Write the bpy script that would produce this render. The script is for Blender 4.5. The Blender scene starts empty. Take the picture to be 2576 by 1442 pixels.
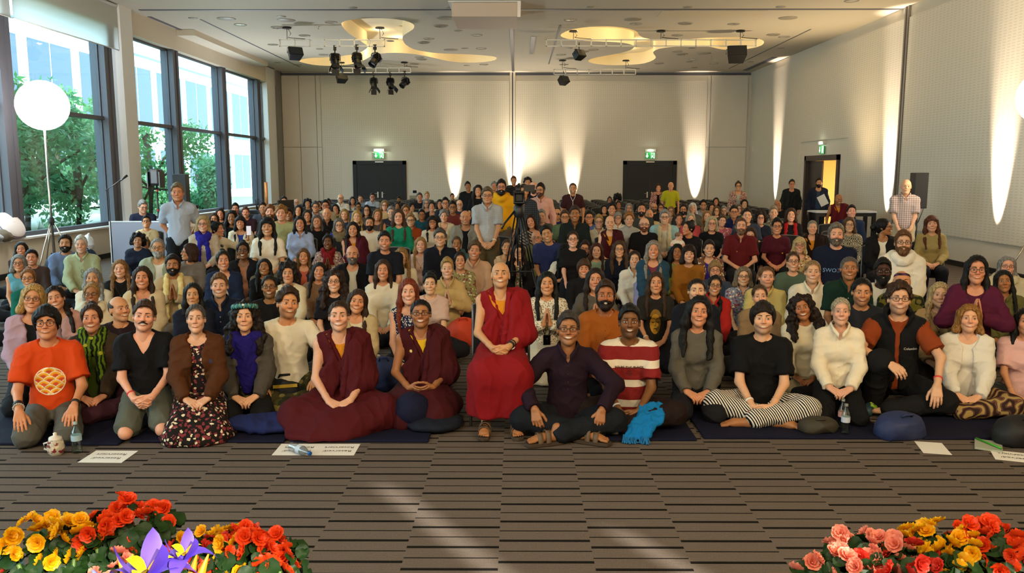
import bpy, math, random
import numpy as np
from mathutils import Vector, Matrix
from mathutils.geometry import tessellate_polygon
S = bpy.context.scene
COL = S.collection
rnd = random.Random(7)
PI = math.pi
# ------------------------------------------------------------------ camera: photographer on the low stage, looking slightly down the hall
cd = bpy.data.cameras.new('camera'); cam = bpy.data.objects.new('camera', cd); COL.objects.link(cam)
cd.sensor_width = 36; cd.lens = 36 * 2085 / 2576; cd.clip_start = .05; cd.clip_end = 300
cam.location = (0, 0, 2.02)
cam.rotation_euler = (PI / 2 - math.atan(291 / 2085), 0, math.atan(12 / 2085))
S.camera = cam
# ------------------------------------------------------------------ daylight, sun, exposure
S.view_settings.view_transform = 'Standard'; S.view_settings.look = 'None'; S.view_settings.gamma = 1; S.view_settings.use_curve_mapping = False
S.view_settings.exposure = 0.18
S.cycles.max_bounces = 6; S.cycles.diffuse_bounces = 3; S.cycles.glossy_bounces = 2; S.cycles.transmission_bounces = 4; S.cycles.transparent_max_bounces = 10
S.cycles.caustics_reflective = False; S.cycles.caustics_refractive = False; S.cycles.sample_clamp_indirect = 4
W = bpy.data.worlds.new('sky'); S.world = W; W.use_nodes = True
bg = W.node_tree.nodes['Background']; bg.inputs['Color'].default_value = (.72, .86, 1, 1); bg.inputs['Strength'].default_value = 8.5
def light(name, kind, loc, energy, color, target=None, **kw):
    l = bpy.data.lights.new(name, kind); l.energy = energy; l.color = color
    for k, v in kw.items(): setattr(l, k, v)
    o = bpy.data.objects.new(name, l); COL.objects.link(o); o.location = loc
    if target is not None: o.rotation_euler = (Vector(target) - Vector(loc)).to_track_quat('-Z', 'Y').to_euler()
    return o
SUN_DIR = Vector((-.52, .80, -.50))
sun = light('sun', 'SUN', (20, -30, 25), 9.0, (1, .94, .84), angle=.012)
sun.rotation_euler = SUN_DIR.to_track_quat('-Z', 'Y').to_euler()
FRONT_FILL = .50     # added warm fill behind and above the photographer, for the faces
for x, e, c in ((-5.5, 420, (1, .87, .68)), (-1.5, 420, (1, .80, .54)), (2.5, 420, (1, .76, .45)), (6.5, 480, (1, .74, .40))):
    light('front_fill', 'AREA', (x, -1.6, 5.4), e * FRONT_FILL, c, (x * .75, 11, .9), shape='DISK', size=.7)
CEILING_FILL = .48         # added spots aimed up, brightening the ceiling and softening the room
for x, y, z, e, c in ((-8.6, 13.6, 1.6, 1500, (.78, .90, 1)), (8.3, 13.0, 2.0, 1500, (1, .74, .40)), (-5.5, .5, 2.4, 1000, (.84, .92, 1)), (5.5, .5, 2.4, 1000, (1, .80, .50)), (8.6, 23, 1.2, 1900, (1, .76, .44)), (-8.6, 27, 1.2, 1700, (.9, .94, 1)), (.3, 33.2, 1.2, 1300, (1, .88, .7))):
    light('ceiling_fill', 'SPOT', (x, y, z), e * CEILING_FILL, c, (x * .6, y + (2.5 if y < 20 else -1.5), 6.5), spot_size=2.4, spot_blend=.7, shadow_soft_size=.3)
# ------------------------------------------------------------------ shapes as distance fields, meshed into smooth surfaces
f32 = np.float32
def V3(*a): return np.array(a, f32)
def cap(a, b, ra, rb=None, k=.03, fy=1.0, op=0):
    return ('c', V3(*a), V3(*b), float(ra), float(ra if rb is None else rb), float(k), float(fy), op)
def ell(c, r, k=.03, op=0, R=None):
    return ('e', V3(*c), V3(*r), R, 0., float(k), 1., op)
def fun(fn, lo=None, hi=None, op=2, k=.004): return ('f', fn, lo, hi, 0., float(k), 1., op)
def field(prims, P):
    d = None
    for t, a, b, ra, rb, k, fy, op in prims:
        if t == 'c':
            if fy != 1.0:
                s = V3(1, 1 / fy, 1); p = P * s; a_, b_ = a * s, b * s
            else: p, a_, b_ = P, a, b
            ba = b_ - a_; l2 = float(ba @ ba) + 1e-12
            pa = p - a_
            h = np.clip((pa @ ba) / l2, 0, 1)
            q = pa - h[:, None] * ba
            q = np.sqrt(np.einsum('ij,ij->i', q, q)) - (ra + (rb - ra) * h)
            if fy < 1.0: q *= fy
        elif t == 'e':
            p = P - a
            if ra is not None: p = p @ ra
            p0 = p / b; k0 = np.sqrt(np.einsum('ij,ij->i', p0, p0)); p1 = p0 / b
            k1 = np.sqrt(np.einsum('ij,ij->i', p1, p1)) + 1e-9
            q = k0 * (k0 - 1) / k1
        else: q = a(P)
        if d is None: d = q; continue
        if op == 0:
            h = np.clip(.5 + .5 * (d - q) / k, 0, 1); d = d * (1 - h) + q * h - k * h * (1 - h)
        elif op == 1:
            h = np.clip(.5 - .5 * (d + q) / k, 0, 1); d = d * (1 - h) - q * h + k * h * (1 - h)
        else:
            h = np.clip(.5 - .5 * (d - q) / k, 0, 1); d = d * (1 - h) + q * h + k * h * (1 - h)
    return d
def bounds(prims, pad):
    lo, hi = [], []
    for t, a, b, ra, rb, k, fy, op in prims:
        if op != 0: continue
        if t == 'c':
            r = max(ra, rb) * max(1, fy); lo.append(np.minimum(a, b) - r); hi.append(np.maximum(a, b) + r)
        elif t == 'e':
            r = b if ra is None else np.full(3, b.max(), f32); lo.append(a - r); hi.append(a + r)
    return np.min(lo, 0) - pad, np.max(hi, 0) + pad
_ED = [(0,1),(2,3),(4,5),(6,7),(0,2),(1,3),(4,6),(5,7),(0,4),(1,5),(2,6),(3,7)]
_CO = np.array([[i, j, k] for i in (0, 1) for j in (0, 1) for k in (0, 1)])
def nets(prims, h, off=0., pad=.03, box=None):
    """surface of the field at distance off, as vertices and quads"""
    lo, hi = box if box else bounds(prims, pad + off)
    n = np.ceil((hi - lo) / h).astype(int) + 2
    B = 5
    nb = -(-n // B)
    g = [lo[i] + (np.arange(nb[i]) + .5) * B * h for i in range(3)]
    C = np.stack(np.meshgrid(*g, indexing='ij'), -1).reshape(-1, 3).astype(f32)
    dc = (field(prims, C) - off).reshape(nb)
    m = np.abs(dc) < B * h * 1.5 + .012
    def up(x):
        for ax in range(3): x = np.repeat(x, B, axis=ax)
        return x
    M = up(m); S = up(dc).astype(f32)
    for ax in range(3):
        r = np.roll(M, 1, ax); M = M | r
    idx = np.argwhere(M)
    P = (lo + idx * h).astype(f32)
    S[M] = field(prims, P) - off
    s = S < 0
    c = [s[i:s.shape[0]-1+i, j:s.shape[1]-1+j, k:s.shape[2]-1+k] for i, j, k in _CO]
    tot = sum(x.astype(np.int8) for x in c)
    act = (tot > 0) & (tot < 8)
    cells = np.argwhere(act)
    if len(cells) == 0: return np.zeros((0, 3), f32), np.zeros((0, 4), np.int32)
    vals = np.stack([S[cells[:, 0] + i, cells[:, 1] + j, cells[:, 2] + k] for i, j, k in _CO], 1)
    sv = vals < 0
    acc = np.zeros((len(cells), 3)); cn = np.zeros(len(cells))
    for a, b in _ED:
        x = sv[:, a] != sv[:, b]
        t = vals[x, a] / (vals[x, a] - vals[x, b])
        acc[x] += _CO[a] + t[:, None] * (_CO[b] - _CO[a]); cn[x] += 1
    verts = lo + (cells + acc / cn[:, None]) * h
    vid = np.full(act.shape, -1, np.int32); vid[act] = np.arange(len(cells))
    F = []
    for ax in range(3):
        o1, o2 = (ax + 1) % 3, (ax + 2) % 3
        sl0 = [slice(None)] * 3; sl1 = [slice(None)] * 3
        sl0[ax] = slice(0, -1); sl1[ax] = slice(1, None)
        e = np.argwhere(s[tuple(sl0)] != s[tuple(sl1)])
        e = e[(e[:, o1] > 0) & (e[:, o2] > 0) & (e[:, o1] < act.shape[o1]) & (e[:, o2] < act.shape[o2])]
        fl = s[e[:, 0], e[:, 1], e[:, 2]]
        q = []
        for d1, d2 in ((-1, -1), (0, -1), (0, 0), (-1, 0)):
            x = e.copy(); x[:, o1] += d1; x[:, o2] += d2
            q.append(vid[x[:, 0], x[:, 1], x[:, 2]])
        q = np.stack(q, 1)
        q[~fl] = q[~fl][:, ::-1]
        F.append(q)
    F = np.concatenate(F)
    return verts.astype(f32), F[(F >= 0).all(1)]
_rs = np.random.RandomState(5)
_KS = [(_rs.normal(size=(6, 3)), _rs.uniform(0, 6.28, 6)) for _ in range(6)]
def noise(P, f, o=0):
    K, ph = _KS[o % 6]
    K = K / np.linalg.norm(K, axis=1)[:, None] * f
    Q = P + .35 / f * np.sin(P[:, [1, 2, 0]] * f * 1.3 + ph[:3])
    return np.sin(Q @ K.T + ph).mean(1)
def vnormals(v, F):
    a = v[F[:, 2]] - v[F[:, 0]]; b = v[F[:, 3]] - v[F[:, 1]]
    n = np.cross(a, b); N = np.zeros_like(v, dtype=np.float64)
    for i in range(4): np.add.at(N, F[:, i], n)
    return N / (np.linalg.norm(N, axis=1)[:, None] + 1e-12)
def wrinkle(v, F, amp, f=26., o=0, aniso=(1, 1, 1.5)):
    """cloth folds: ridged noise pushed along the normals, broad and fine"""
    N = vnormals(v, F); q = v * V3(*aniso)
    a = np.abs(noise(q, f, o)) * 2.2; b = np.abs(noise(q * V3(1, 1, .8) + 3.7, f * 2.1, o + 1)) * 2.2
    r = (1 - np.clip(a, 0, 1)) ** 2 - .33 + .5 * ((1 - np.clip(b, 0, 1)) ** 2 - .33) + .5 * noise(v, f * .4, o + 2)
    return (v + N * (amp * r)[:, None]).astype(f32)
def tube(pts, rad, n=6, flat=1.0):
    """closed tube along a polyline: verts and quads"""
    pts = np.array(pts, float); m = len(pts); rad = np.broadcast_to(rad, (m,))
    T = np.gradient(pts, axis=0); T /= np.linalg.norm(T, axis=1)[:, None] + 1e-9
    U = np.cross(T, [0.03, .02, 1.]); U /= np.linalg.norm(U, axis=1)[:, None] + 1e-9
    W = np.cross(T, U)
    a = np.arange(n) * 2 * np.pi / n
    v = (pts[:, None] + rad[:, None, None] * (np.cos(a)[None, :, None] * U[:, None] + flat * np.sin(a)[None, :, None] * W[:, None])).reshape(-1, 3)
    f = []
    for i in range(m - 1):
        for j in range(n):
            f.append((i * n + j, i * n + (j + 1) % n, (i + 1) * n + (j + 1) % n, (i + 1) * n + j))
    for base in (0, (m - 1) * n):
        for j in range(1, n - 2, 2): f.append((base, base + j, base + j + 1, base + j + 2) if base else (base, base + j + 2, base + j + 1, base + j))
    return v.astype(f32), np.array(f, np.int32)
def ball(c, r, nu=10, nv=8):
    c = np.array(c, float); r = np.broadcast_to(r, (3,))
    th = np.linspace(.02, np.pi - .02, nv); ph = np.arange(nu) * 2 * np.pi / nu
    v = np.stack([np.outer(np.sin(th), np.cos(ph)), np.outer(np.sin(th), np.sin(ph)), np.outer(np.cos(th), np.ones(nu))], -1).reshape(-1, 3) * r + c
    f = [(i * nu + j, (i + 1) * nu + j, (i + 1) * nu + (j + 1) % nu, i * nu + (j + 1) % nu) for i in range(nv - 1) for j in range(nu)]
    return v.astype(f32), np.array(f, np.int32)
def merge(parts):
    v, f, c, o = [], [], [], 0
    for p in parts:
        v.append(p[0]); f.append(p[1] + o); o += len(p[0])
        if len(p) > 2: c.append(p[2])
    return np.concatenate(v), np.concatenate(f), (np.concatenate(c) if c else None)
def to_mesh(name, v, F, mats=(), col=None):
    me = bpy.data.meshes.new(name)
    me.vertices.add(len(v)); me.vertices.foreach_set('co', np.ascontiguousarray(v, f32).ravel())
    me.loops.add(F.size); me.loops.foreach_set('vertex_index', np.ascontiguousarray(F, np.int32).ravel())
    me.polygons.add(len(F)); me.polygons.foreach_set('loop_start', np.arange(0, F.size, F.shape[1], dtype=np.int32))
    me.polygons.foreach_set('use_smooth', np.ones(len(F), bool))
    if col is not None:
        at = me.color_attributes.new('Col', 'FLOAT_COLOR', 'POINT')
        at.data.foreach_set('color', np.concatenate([col, np.ones((len(col), 1))], 1).astype(f32).ravel())
    for m in mats: me.materials.append(m)
    me.update()
    return me
# ------------------------------------------------------------------ heads
def head_prims(sex, smile):
    w = 1.0 if sex == 'm' else .95
    L = [ell((0, .012, .026), (.077 * w, .097, .092)), ell((0, -.022, -.035), (.060 * w, .066, .080), k=.03),
         cap((-.043 * w, -.005, -.062), (-.014, -.066, -.098), .017, .014, k=.03), cap((.043 * w, -.005, -.062), (.014, -.066, -.098), .017, .014, k=.03),
         ell((0, -.074, -.098), (.020 if sex == 'm' else .015, .015, .016), k=.022)]
    ck = .021 + .004 * smile
    for s in (-1, 1):
        L += [ell((s * .038, -.066, -.026), (ck, ck * .9, ck), k=.022), cap((s * .010, -.088, .022), (s * .046, -.070, .022), .0095 if sex == 'm' else .007, k=.014),
              ell((s * .0315, -.100, .002), (.0165, .019, .0115), k=.012, op=1)]
    L += [cap((0, -.087, .012), (0, -.107, -.026), .0075, .0115, k=.012), ell((.0115, -.097, -.031), (.0085, .010, .007), k=.007), ell((-.0115, -.097, -.031), (.0085, .010, .007), k=.007),
          ell((0, -.084, -.060), (.027 + .004 * smile, .012, .012), k=.010)]
    for s in (-1, 1):
        L += [ell((s * .077 * w, .012, -.006), (.009, .020, .031), k=.008), ell((s * .087 * w, .006, -.003), (.005, .010, .018), k=.005, op=1)]
    r = .053 if sex == 'm' else .045
    L.append(cap((0, .018, -.085), (0, .046, -.200), r, r * 1.06, k=.025))
    return L
def srgb(h):
    h = h.lstrip('#'); c = np.array([int(h[i:i + 2], 16) / 255 for i in (0, 2, 4)])
    return np.where(c <= .04045, c / 12.92, ((c + .055) / 1.055) ** 2.4)
SKIN = ['#d6a17f', '#c78a62', '#c58a62', '#a06a41', '#774a2b', '#44271a']
def face_paint(v, skin, haircol, ex, sex, hair='short'):
    """skin, lips, cheeks and stubble colours by place on the head"""
    c = np.tile(skin, (len(v), 1))
    x, y, z = np.abs(v[:, 0]), v[:, 1], v[:, 2]
    red = np.exp(-((x - .04) ** 2 + (z + .03) ** 2) / .0006) * (y < -.03)
    c *= 1 + red[:, None] * np.array([.05, -.06, -.06])
    tip = np.exp(-(x ** 2 + (z + .027) ** 2) / .0003) * (y < -.09)
    c *= 1 + tip[:, None] * np.array([.06, -.12, -.12])
    if hair not in ('bald', 'rim'):          # thinning hair at the hairline and temples
        rx, rz = (.066, .108) if sex == 'm' else (.062, .106)
        q = ((x / rx) ** 3.2 + (np.abs(z + .03) / rz) ** 3.2) ** (1 / 3.2) - 1
        m = np.clip((q + .13 + .10 * noise(v * V3(1, 1, .3), 160, 2)) / .13, 0, 1) * (z > -.005) * .8
        if hair == 'buzz': m = np.maximum(m, .9 * (q > -.02) * (z > .0))
        c = c * (1 - m[:, None]) + haircol * .7 * m[:, None]
    if 'T' in ex or 'M' in ex or 'B' in ex or sex == 'm':
        k = .42 if 'T' in ex else .10
        jaw = np.clip((-.040 - z) / .02, 0, 1) * np.clip((.02 - y) / .02, 0, 1) * np.clip((z + .125) / .01, 0, 1)
        lip = np.exp(-(x / .02) ** 2 - ((z + .06) / .008) ** 2)
        m = jaw * (1 - lip) * k
        c = c * (1 - m[:, None]) + (haircol * .8 + .004) * m[:, None]
    return c
def face_islands(skin, haircol, smile, sex, lod, browcol):
    P = []
    nu, nv = ((20, 15), (14, 11), (10, 8))[lod]
    for s in (-1, 1):
        c = np.array((s * .0315, -.0795, .002)); v, f = ball(c, (.0135, .0125, .0125), nu, nv)
        d = (v - c) / .0128
        col = np.tile(np.array([.50, .46, .42]), (len(v), 1))
        r = np.hypot(d[:, 0], d[:, 2] + .02); fr = d[:, 1] < 0
        col[(r < .43) & fr] = (.05, .028, .016); col[(r < .2) & fr] = (.008, .007, .007)
        lidz = .40 - .12 * smile
        low = -.42 + .12 * smile
        col[(d[:, 2] > lidz) | (d[:, 2] < low) | (d[:, 1] > -.15)] = skin * np.array([.86, .80, .78])
        edge = (d[:, 2] > lidz) & (d[:, 2] < lidz + .2) & (d[:, 1] < -.3)
        col[edge] = (.03, .018, .014) if sex == 'f' else skin * .35
        P.append((v, f, col))
        t = np.linspace(0, 1, 6)
        pts = np.stack([s * (.013 + .036 * t), -.0985 + .020 * t ** 1.6, .0235 + .007 * np.sin(t * 2.4) - .003 * t], 1)
        v, f = tube(pts, (.0042 if sex == 'm' else .003) * (1.05 - .75 * t), 5, 1.0)
        P.append((v, f, np.tile(browcol, (len(v), 1))))
    lipc = skin * (np.array([.95, .52, .50]) if sex == 'f' else np.array([.86, .58, .54]))
    w = .0225 + .0095 * smile; t = np.linspace(-1, 1, 9)
    cz = -.0610 + .0125 * smile * t ** 2; cy = -.0945 + .016 * t ** 2
    op = .0018 + .0066 * smile
    for sg in (1, -1):
        zz = cz + sg * op * (1 - t ** 2) - (0.002 * smile if sg < 0 else 0)
        pts = np.stack([w * t, cy - .001, zz], 1)
        v, f = tube(pts, (.0032 if sg > 0 else .0042) * (1.05 - .8 * t ** 2), 6)
        P.append((v, f, np.tile(lipc, (len(v), 1))))
    if smile > .3:
        pts = np.stack([w * .92 * t, cy + .0022, cz + .0002], 1)
        v, f = tube(pts, op * 1.15 * (1.02 - .95 * t ** 2) + .0006, 6, 1.0)
        P.append((v, f, np.tile(np.array([.62, .56, .47]), (len(v), 1))))
    return P
VOX = dict(head=(.0042, .0062, .0085), hair=(.0055, .008, .0105), body=(.011, .016, .022), hand=(.0042, .0062, .009), cloth=(.0095, .0135, .019), beard=(.0045, .006, .009))
_cache = {}
def cached(key, fn):
    if key not in _cache: _cache[key] = fn()
    return _cache[key]
# ------------------------------------------------------------------ hair, beards, glasses (head frame)
def hair_prims(style, sex):
    w = 1.0 if sex == 'm' else .97
    def opening(rx, rz, cz, k=.010, side=1., rough=.16):        # the face stays free below the hairline
        def fn(P):
            a = np.abs(P[:, 0]) / rx; b = np.abs(P[:, 2] - cz) / rz
            q = (a ** 3.2 + b ** 3.2 + 1e-6) ** (1 / 3.2) - 1 + rough * noise(P * V3(1, .3, 1), 75, 4)
            ear = np.clip((.03 - P[:, 2]) / .03, 0, 1) * .022          # the opening runs back to the ears below the temples
            return -np.maximum(q * min(rx, rz), P[:, 1] + .030 - ear * side)
        return fun(fn, op=2, k=k)
    def below(z0, k=.01): return fun(lambda P: z0 - P[:, 2], op=2, k=k)
    def skull(t): return ell((0, .014, .028), (.079 * w + t, .099 + t, .094 + t))
    def back(t, z): return cap((0, .060, .02), (0, .062, z), .058 + t, .05 + t, k=.03)
    def falls(z, r=.026, out=.0, fr=.0):
        L = []
        for s in (-1, 1):
            L += [cap((s * .072, .012, .045), (s * (.086 + out), .004, -.10), .020, r, k=.03), cap((s * (.086 + out), .004, -.10), (s * (.094 + out * 1.3), -.012 - fr, z), r, r * .72, k=.03)]
        return L
    def veil(z, r=.05): return [cap((-.045, .07, .0), (-.06, .082, z), r, r * .7, k=.05), cap((.045, .07, .0), (.06, .082, z), r, r * .7, k=.05), cap((0, .08, .0), (0, .09, z - .02), r, r * .7, k=.05)]
    ears = fun(lambda P: -np.maximum(P[:, 2] - .014, P[:, 1] - .034), op=2, k=.006)
    o_m, o_f = opening(.066, .108, -.030), opening(.062, .106, -.030, side=0.)
    fr = lambda z0: [ell((0, -.072, .058), (.052, .024, .024), k=.02), ]
    if style == 'buzz': return [skull(.003), back(-.012, -.05), opening(.068, .100, -.026, .006), ears, below(-.06)], .0006, 90
    if style == 'rim': return [skull(.004), back(-.012, -.05), opening(.066, .13, .0, .008), ears, fun(lambda P: P[:, 2] - .052 - np.clip(P[:, 1] * .5, -.03, .04), op=2, k=.01), below(-.055)], .002, 70
    if style in ('short', 'floppy', 'wavys', 'curlys', 'bowl'):
        t = dict(short=.005, floppy=.017, wavys=.016, curlys=.018, bowl=.016)[style]
        L = [skull(t), ell((0, .008, .076), (.070, .088, .058), k=.02), cap((0, -.05, .100), (0, .02, .108), .030, .036, k=.04), back(-.006, -.055)]
        if style in ('floppy', 'bowl'): L += [cap((-.05, -.075, .055), (.05, -.075, .058), .022, .022, k=.02)]
        L.append(opening(.067, .082 if style in ('floppy', 'bowl') else .110, -.030, .008)); L.append(below(-.062 if style != 'bowl' else -.075))
        if style in ('short', 'curlys', 'wavys'): L.append(ears)
        return L, dict(short=.0025, floppy=.004, wavys=.006, curlys=.010, bowl=.002)[style], dict(curlys=95).get(style, 60)
    if style == 'back': return [skull(.006), back(-.004, -.06), ell((0, .108, -.02), (.03, .03, .035), k=.02), opening(.066, .104, -.026, .008), ears, below(-.08)], .002, 60
    if style == 'bun': return [skull(.009), back(-.010, -.05), ell((0, .075, .115), (.04, .038, .034), k=.012), o_f, below(-.07)], .003, 60
    if style == 'pony': return [skull(.009), back(-.006, -.05), cap((0, .11, .05), (0, .15, .0), .026, .034, k=.02), cap((0, .15, .0), (.05, .12, -.24), .034, .016, k=.03), o_f, below(-.27)], .003, 60
    if style == 'braid': return [skull(.009), back(-.004, -.06), cap((.05, .05, -.08), (.09, -.03, -.18), .026, k=.02), cap((.09, -.03, -.18), (.095, -.075, -.36), .022, .014, k=.02), o_f, below(-.4)], .005, 80
    if style == 'braidl': return [skull(.009), back(-.004, -.06), cap((.05, .05, -.08), (.085, -.04, -.18), .028, k=.02), cap((.085, -.04, -.18), (.085, -.10, -.42), .024, .015, k=.02), o_f, below(-.46)], .006, 80
    if style in ('bob', 'bobf'):
        L = [skull(.014), back(.006, -.09)] + falls(-.125, .030, .004) + veil(-.10, .045)
        if style == 'bobf': L += [cap((-.05, -.075, .052), (.05, -.075, .052), .022, k=.02)]
        return L + [opening(.060, .074 if style == 'bobf' else .100, -.032, side=0.), below(-.135, .02)], .0035, 50
    if style == 'longs': return [skull(.011), back(.004, -.10)] + falls(-.20, .026, .002) + veil(-.19, .046) + [o_f, below(-.22, .02)], .003, 50
    if style in ('long', 'longf'):
        L = [skull(.011), back(.004, -.10)] + falls(-.22, .027, .002) + veil(-.30, .046)
        for s in (-1, 1): L.append(cap((s * .096, -.012, -.21), (s * .090, -.112, -.36), .022, .016, k=.03))
        if style == 'longf': L += [cap((-.05, -.075, .050), (.05, -.075, .050), .021, k=.02)]
        return L + [opening(.060, .074 if style == 'longf' else .100, -.032, side=0.)], .003, 50
    if style == 'wavy':
        L = [skull(.015), back(.01, -.10)] + falls(-.22, .034, .010) + veil(-.30, .055)
        for s in (-1, 1): L.append(cap((s * .105, -.012, -.21), (s * .10, -.115, -.36), .030, .020, k=.03))
        return L + [o_f], .008, 42
    if style == 'curly': return [ell((0, .025, .045), (.118, .118, .108)), ell((-.075, .03, -.03), (.05, .07, .06), k=.03), ell((.075, .03, -.03), (.05, .07, .06), k=.03), opening(.060, .092, -.030, side=0.), below(-.09, .02)], .013, 85
    if style == 'curlyl':
        L = [ell((0, .02, .036), (.108, .112, .100))] + falls(-.18, .045, .018) + veil(-.24, .06)
        for s in (-1, 1): L.append(cap((s * .125, -.02, -.18), (s * .115, -.075, -.28), .042, .026, k=.03))
        return L + [opening(.060, .094, -.030, side=0.)], .014, 75
    return None
def hair_mesh(style, sex, lod):
    def mk():
        r = hair_prims(style, sex)
        prims, amp, fq = r
        v, F = nets(prims, VOX['hair'][lod])
        N = vnormals(v, F)
        ang = np.arctan2(v[:, 0], -v[:, 1] + .02)
        top = np.clip((v[:, 2] - .05) / .04, 0, 1); u = ang * (1 - top) + v[:, 0] * 14 * top
        strand = np.sin(u * 19 + 3 * np.sin(v[:, 2] * 18)) * .6 + np.sin(u * 37 + v[:, 2] * 30 + v[:, 1] * 20) * .5
        curl = noise(v, fq, 1) * 2.2 + noise(v, fq * 1.9, 3)
        k = .0024 * strand + amp * curl
        return (v + N * k[:, None]).astype(f32), F
    return cached(('hair', style, sex, lod), mk)
def beard_mesh(kind, sex, lod):
    def mk():
        L = list(head_prims('m', .5)[:5])
        L = [(t, a, b, ra, rb, k, fy, op) for (t, a, b, ra, rb, k, fy, op) in L]
        L += [ell((0, -.082, -.052), (.036, .014, .012), k=.012), ell((0, -.074, -.10), (.03, .022, .026 if kind != 'big' else .05), k=.02)]
        def cut(P):
            x, y, z = np.abs(P[:, 0]), P[:, 1], P[:, 2]
            top = -.046 - np.clip((.045 - x) / .045, 0, 1) * .0 + np.clip((x - .04) / .03, 0, 1) * .05
            q = np.maximum(z - top, y - (.012 if kind != 'goatee' else -.055))
            mouth = .010 - np.sqrt((x * .42) ** 2 + (z + .060) ** 2 + 1e-9)
            return np.maximum(q, mouth)
        L.append(fun(cut, op=2, k=.006))
        L.append(fun(lambda P: -.135 - P[:, 2] if kind != 'big' else -.17 - P[:, 2], op=2, k=.01))
        if kind == 'mous':
            L = [cap((-.004, -.100, -.0465), (-.03, -.086, -.058), .0085, .006), cap((.004, -.100, -.0465), (.03, -.086, -.058), .0085, .006, k=.008)]
            off = .0
        else: off = .0065
        v, F = nets(L, VOX['beard'][lod], off)
        N = vnormals(v, F)
        return (v + N * (noise(v, 230, 2) * .0022)[:, None]).astype(f32), F
    return cached(('beard', kind, lod), mk)
def glasses_mesh(lod, big=False):
    def mk():
        P = []; rx, rz = (.0245, .0205) if big else (.0235, .0165)
        n = (18, 14, 10)[lod]; th = (.0019, .0021, .0026)[lod]
        a = np.linspace(0, 2 * np.pi, n + 1)
        for s in (-1, 1):
            x = s * .0325 + rx * np.sign(np.cos(a)) * np.abs(np.cos(a)) ** .8; z = .001 + rz * np.sign(np.sin(a)) * np.abs(np.sin(a)) ** .8
            y = -.106 + (np.abs(x) - .01).clip(0) * .22
            P.append(tube(np.stack([x, y, z], 1), th, 5))
            P.append(tube([(s * .057, -.095, .006), (s * .072, -.06, .007), (s * .0815, .0, .008), (s * .083, .025, -.004)], th * .9, 5))
        P.append(tube([(-.009, -.107, .004), (0, -.111, .006), (.009, -.107, .004)], th, 5))
        v, F, _ = merge(P); return v, F
    return cached(('glasses', lod, big), mk)
def lens_mesh():
    def mk():
        P = []
        for s in (-1, 1): P.append(ball((s * .0325, -.1015, .001), (.021, .0012, .015), 12, 6))
        v, F, _ = merge(P); return v, F
    return cached(('lens',), mk)
# ------------------------------------------------------------------ bodies
def nrm(a): a = np.array(a, float); return a / (np.linalg.norm(a) + 1e-9)
def ik(s, w, l1, l2, pole):
    s, w, pole = np.array(s, float), np.array(w, float), nrm(pole)
    d = w - s; L = min(np.linalg.norm(d), (l1 + l2) * .995); d = nrm(d)
    a = (l1 * l1 - l2 * l2 + L * L) / (2 * L); h = math.sqrt(max(l1 * l1 - a * a, 0))
    p = pole - d * (pole @ d); p = nrm(p)
    return s + d * a + p * h, s + d * L
def hand_prims(w, d, n, thumb, curl=.5, sc=1., spread=.12):
    """palm, four jointed fingers of unequal length and a thumb; d runs to the fingers, n is where the palm looks, thumb is +1/-1"""
    w = np.array(w, float); d = nrm(d); n = np.array(n, float); n = nrm(n - d * (n @ d)); s = np.cross(d, n) * thumb
    L = []
    ks = [w + s * (.030 - .020 * i) * sc + d * (.088 - .004 * abs(i - 1)) * sc for i in range(4)]
    for i, kpt in enumerate(ks):
        L.append(cap(w + s * (.016 - .0105 * i) * sc + d * .012 * sc, kpt, .0145 * sc, .0115 * sc, k=.012))
    for i, kpt in enumerate(ks):
        ln = np.array([(.040, .024, .020), (.044, .028, .021), (.041, .026, .020), (.032, .020, .018)][i]) * sc
        dd = nrm(d + s * spread * (1.2 - .9 * i) * .5); a = 0; p = kpt
        r = (.0098, .0100, .0096, .0085)[i] * sc
        for j in range(3):
            a += curl * (.55, .95, .7)[j] * (1 + .10 * i)
            q = p + (dd * math.cos(a) + n * math.sin(a)) * ln[j]
            L.append(cap(p, q, r * (1 - .07 * j), r * (.94 - .08 * j), k=.0035)); p = q
    b = w + s * .018 * sc + d * .022 * sc + n * .008 * sc
    m = b + (s * .030 + d * .036 + n * .016) * sc
    e = m + (s * .010 + d * .030 + n * (.006 + .012 * curl)) * sc
    t = e + (s * .001 + d * .024 + n * .010 * curl) * sc
    L += [cap(b, m, .0155 * sc, .0120 * sc, k=.012), cap(m, e, .0118 * sc, .0105 * sc, k=.004), cap(e, t, .0105 * sc, .0085 * sc, k=.004)]
    return L
HZ = dict(c=.535, f=.175, k=.265, s=.945, hk=.505)
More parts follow.
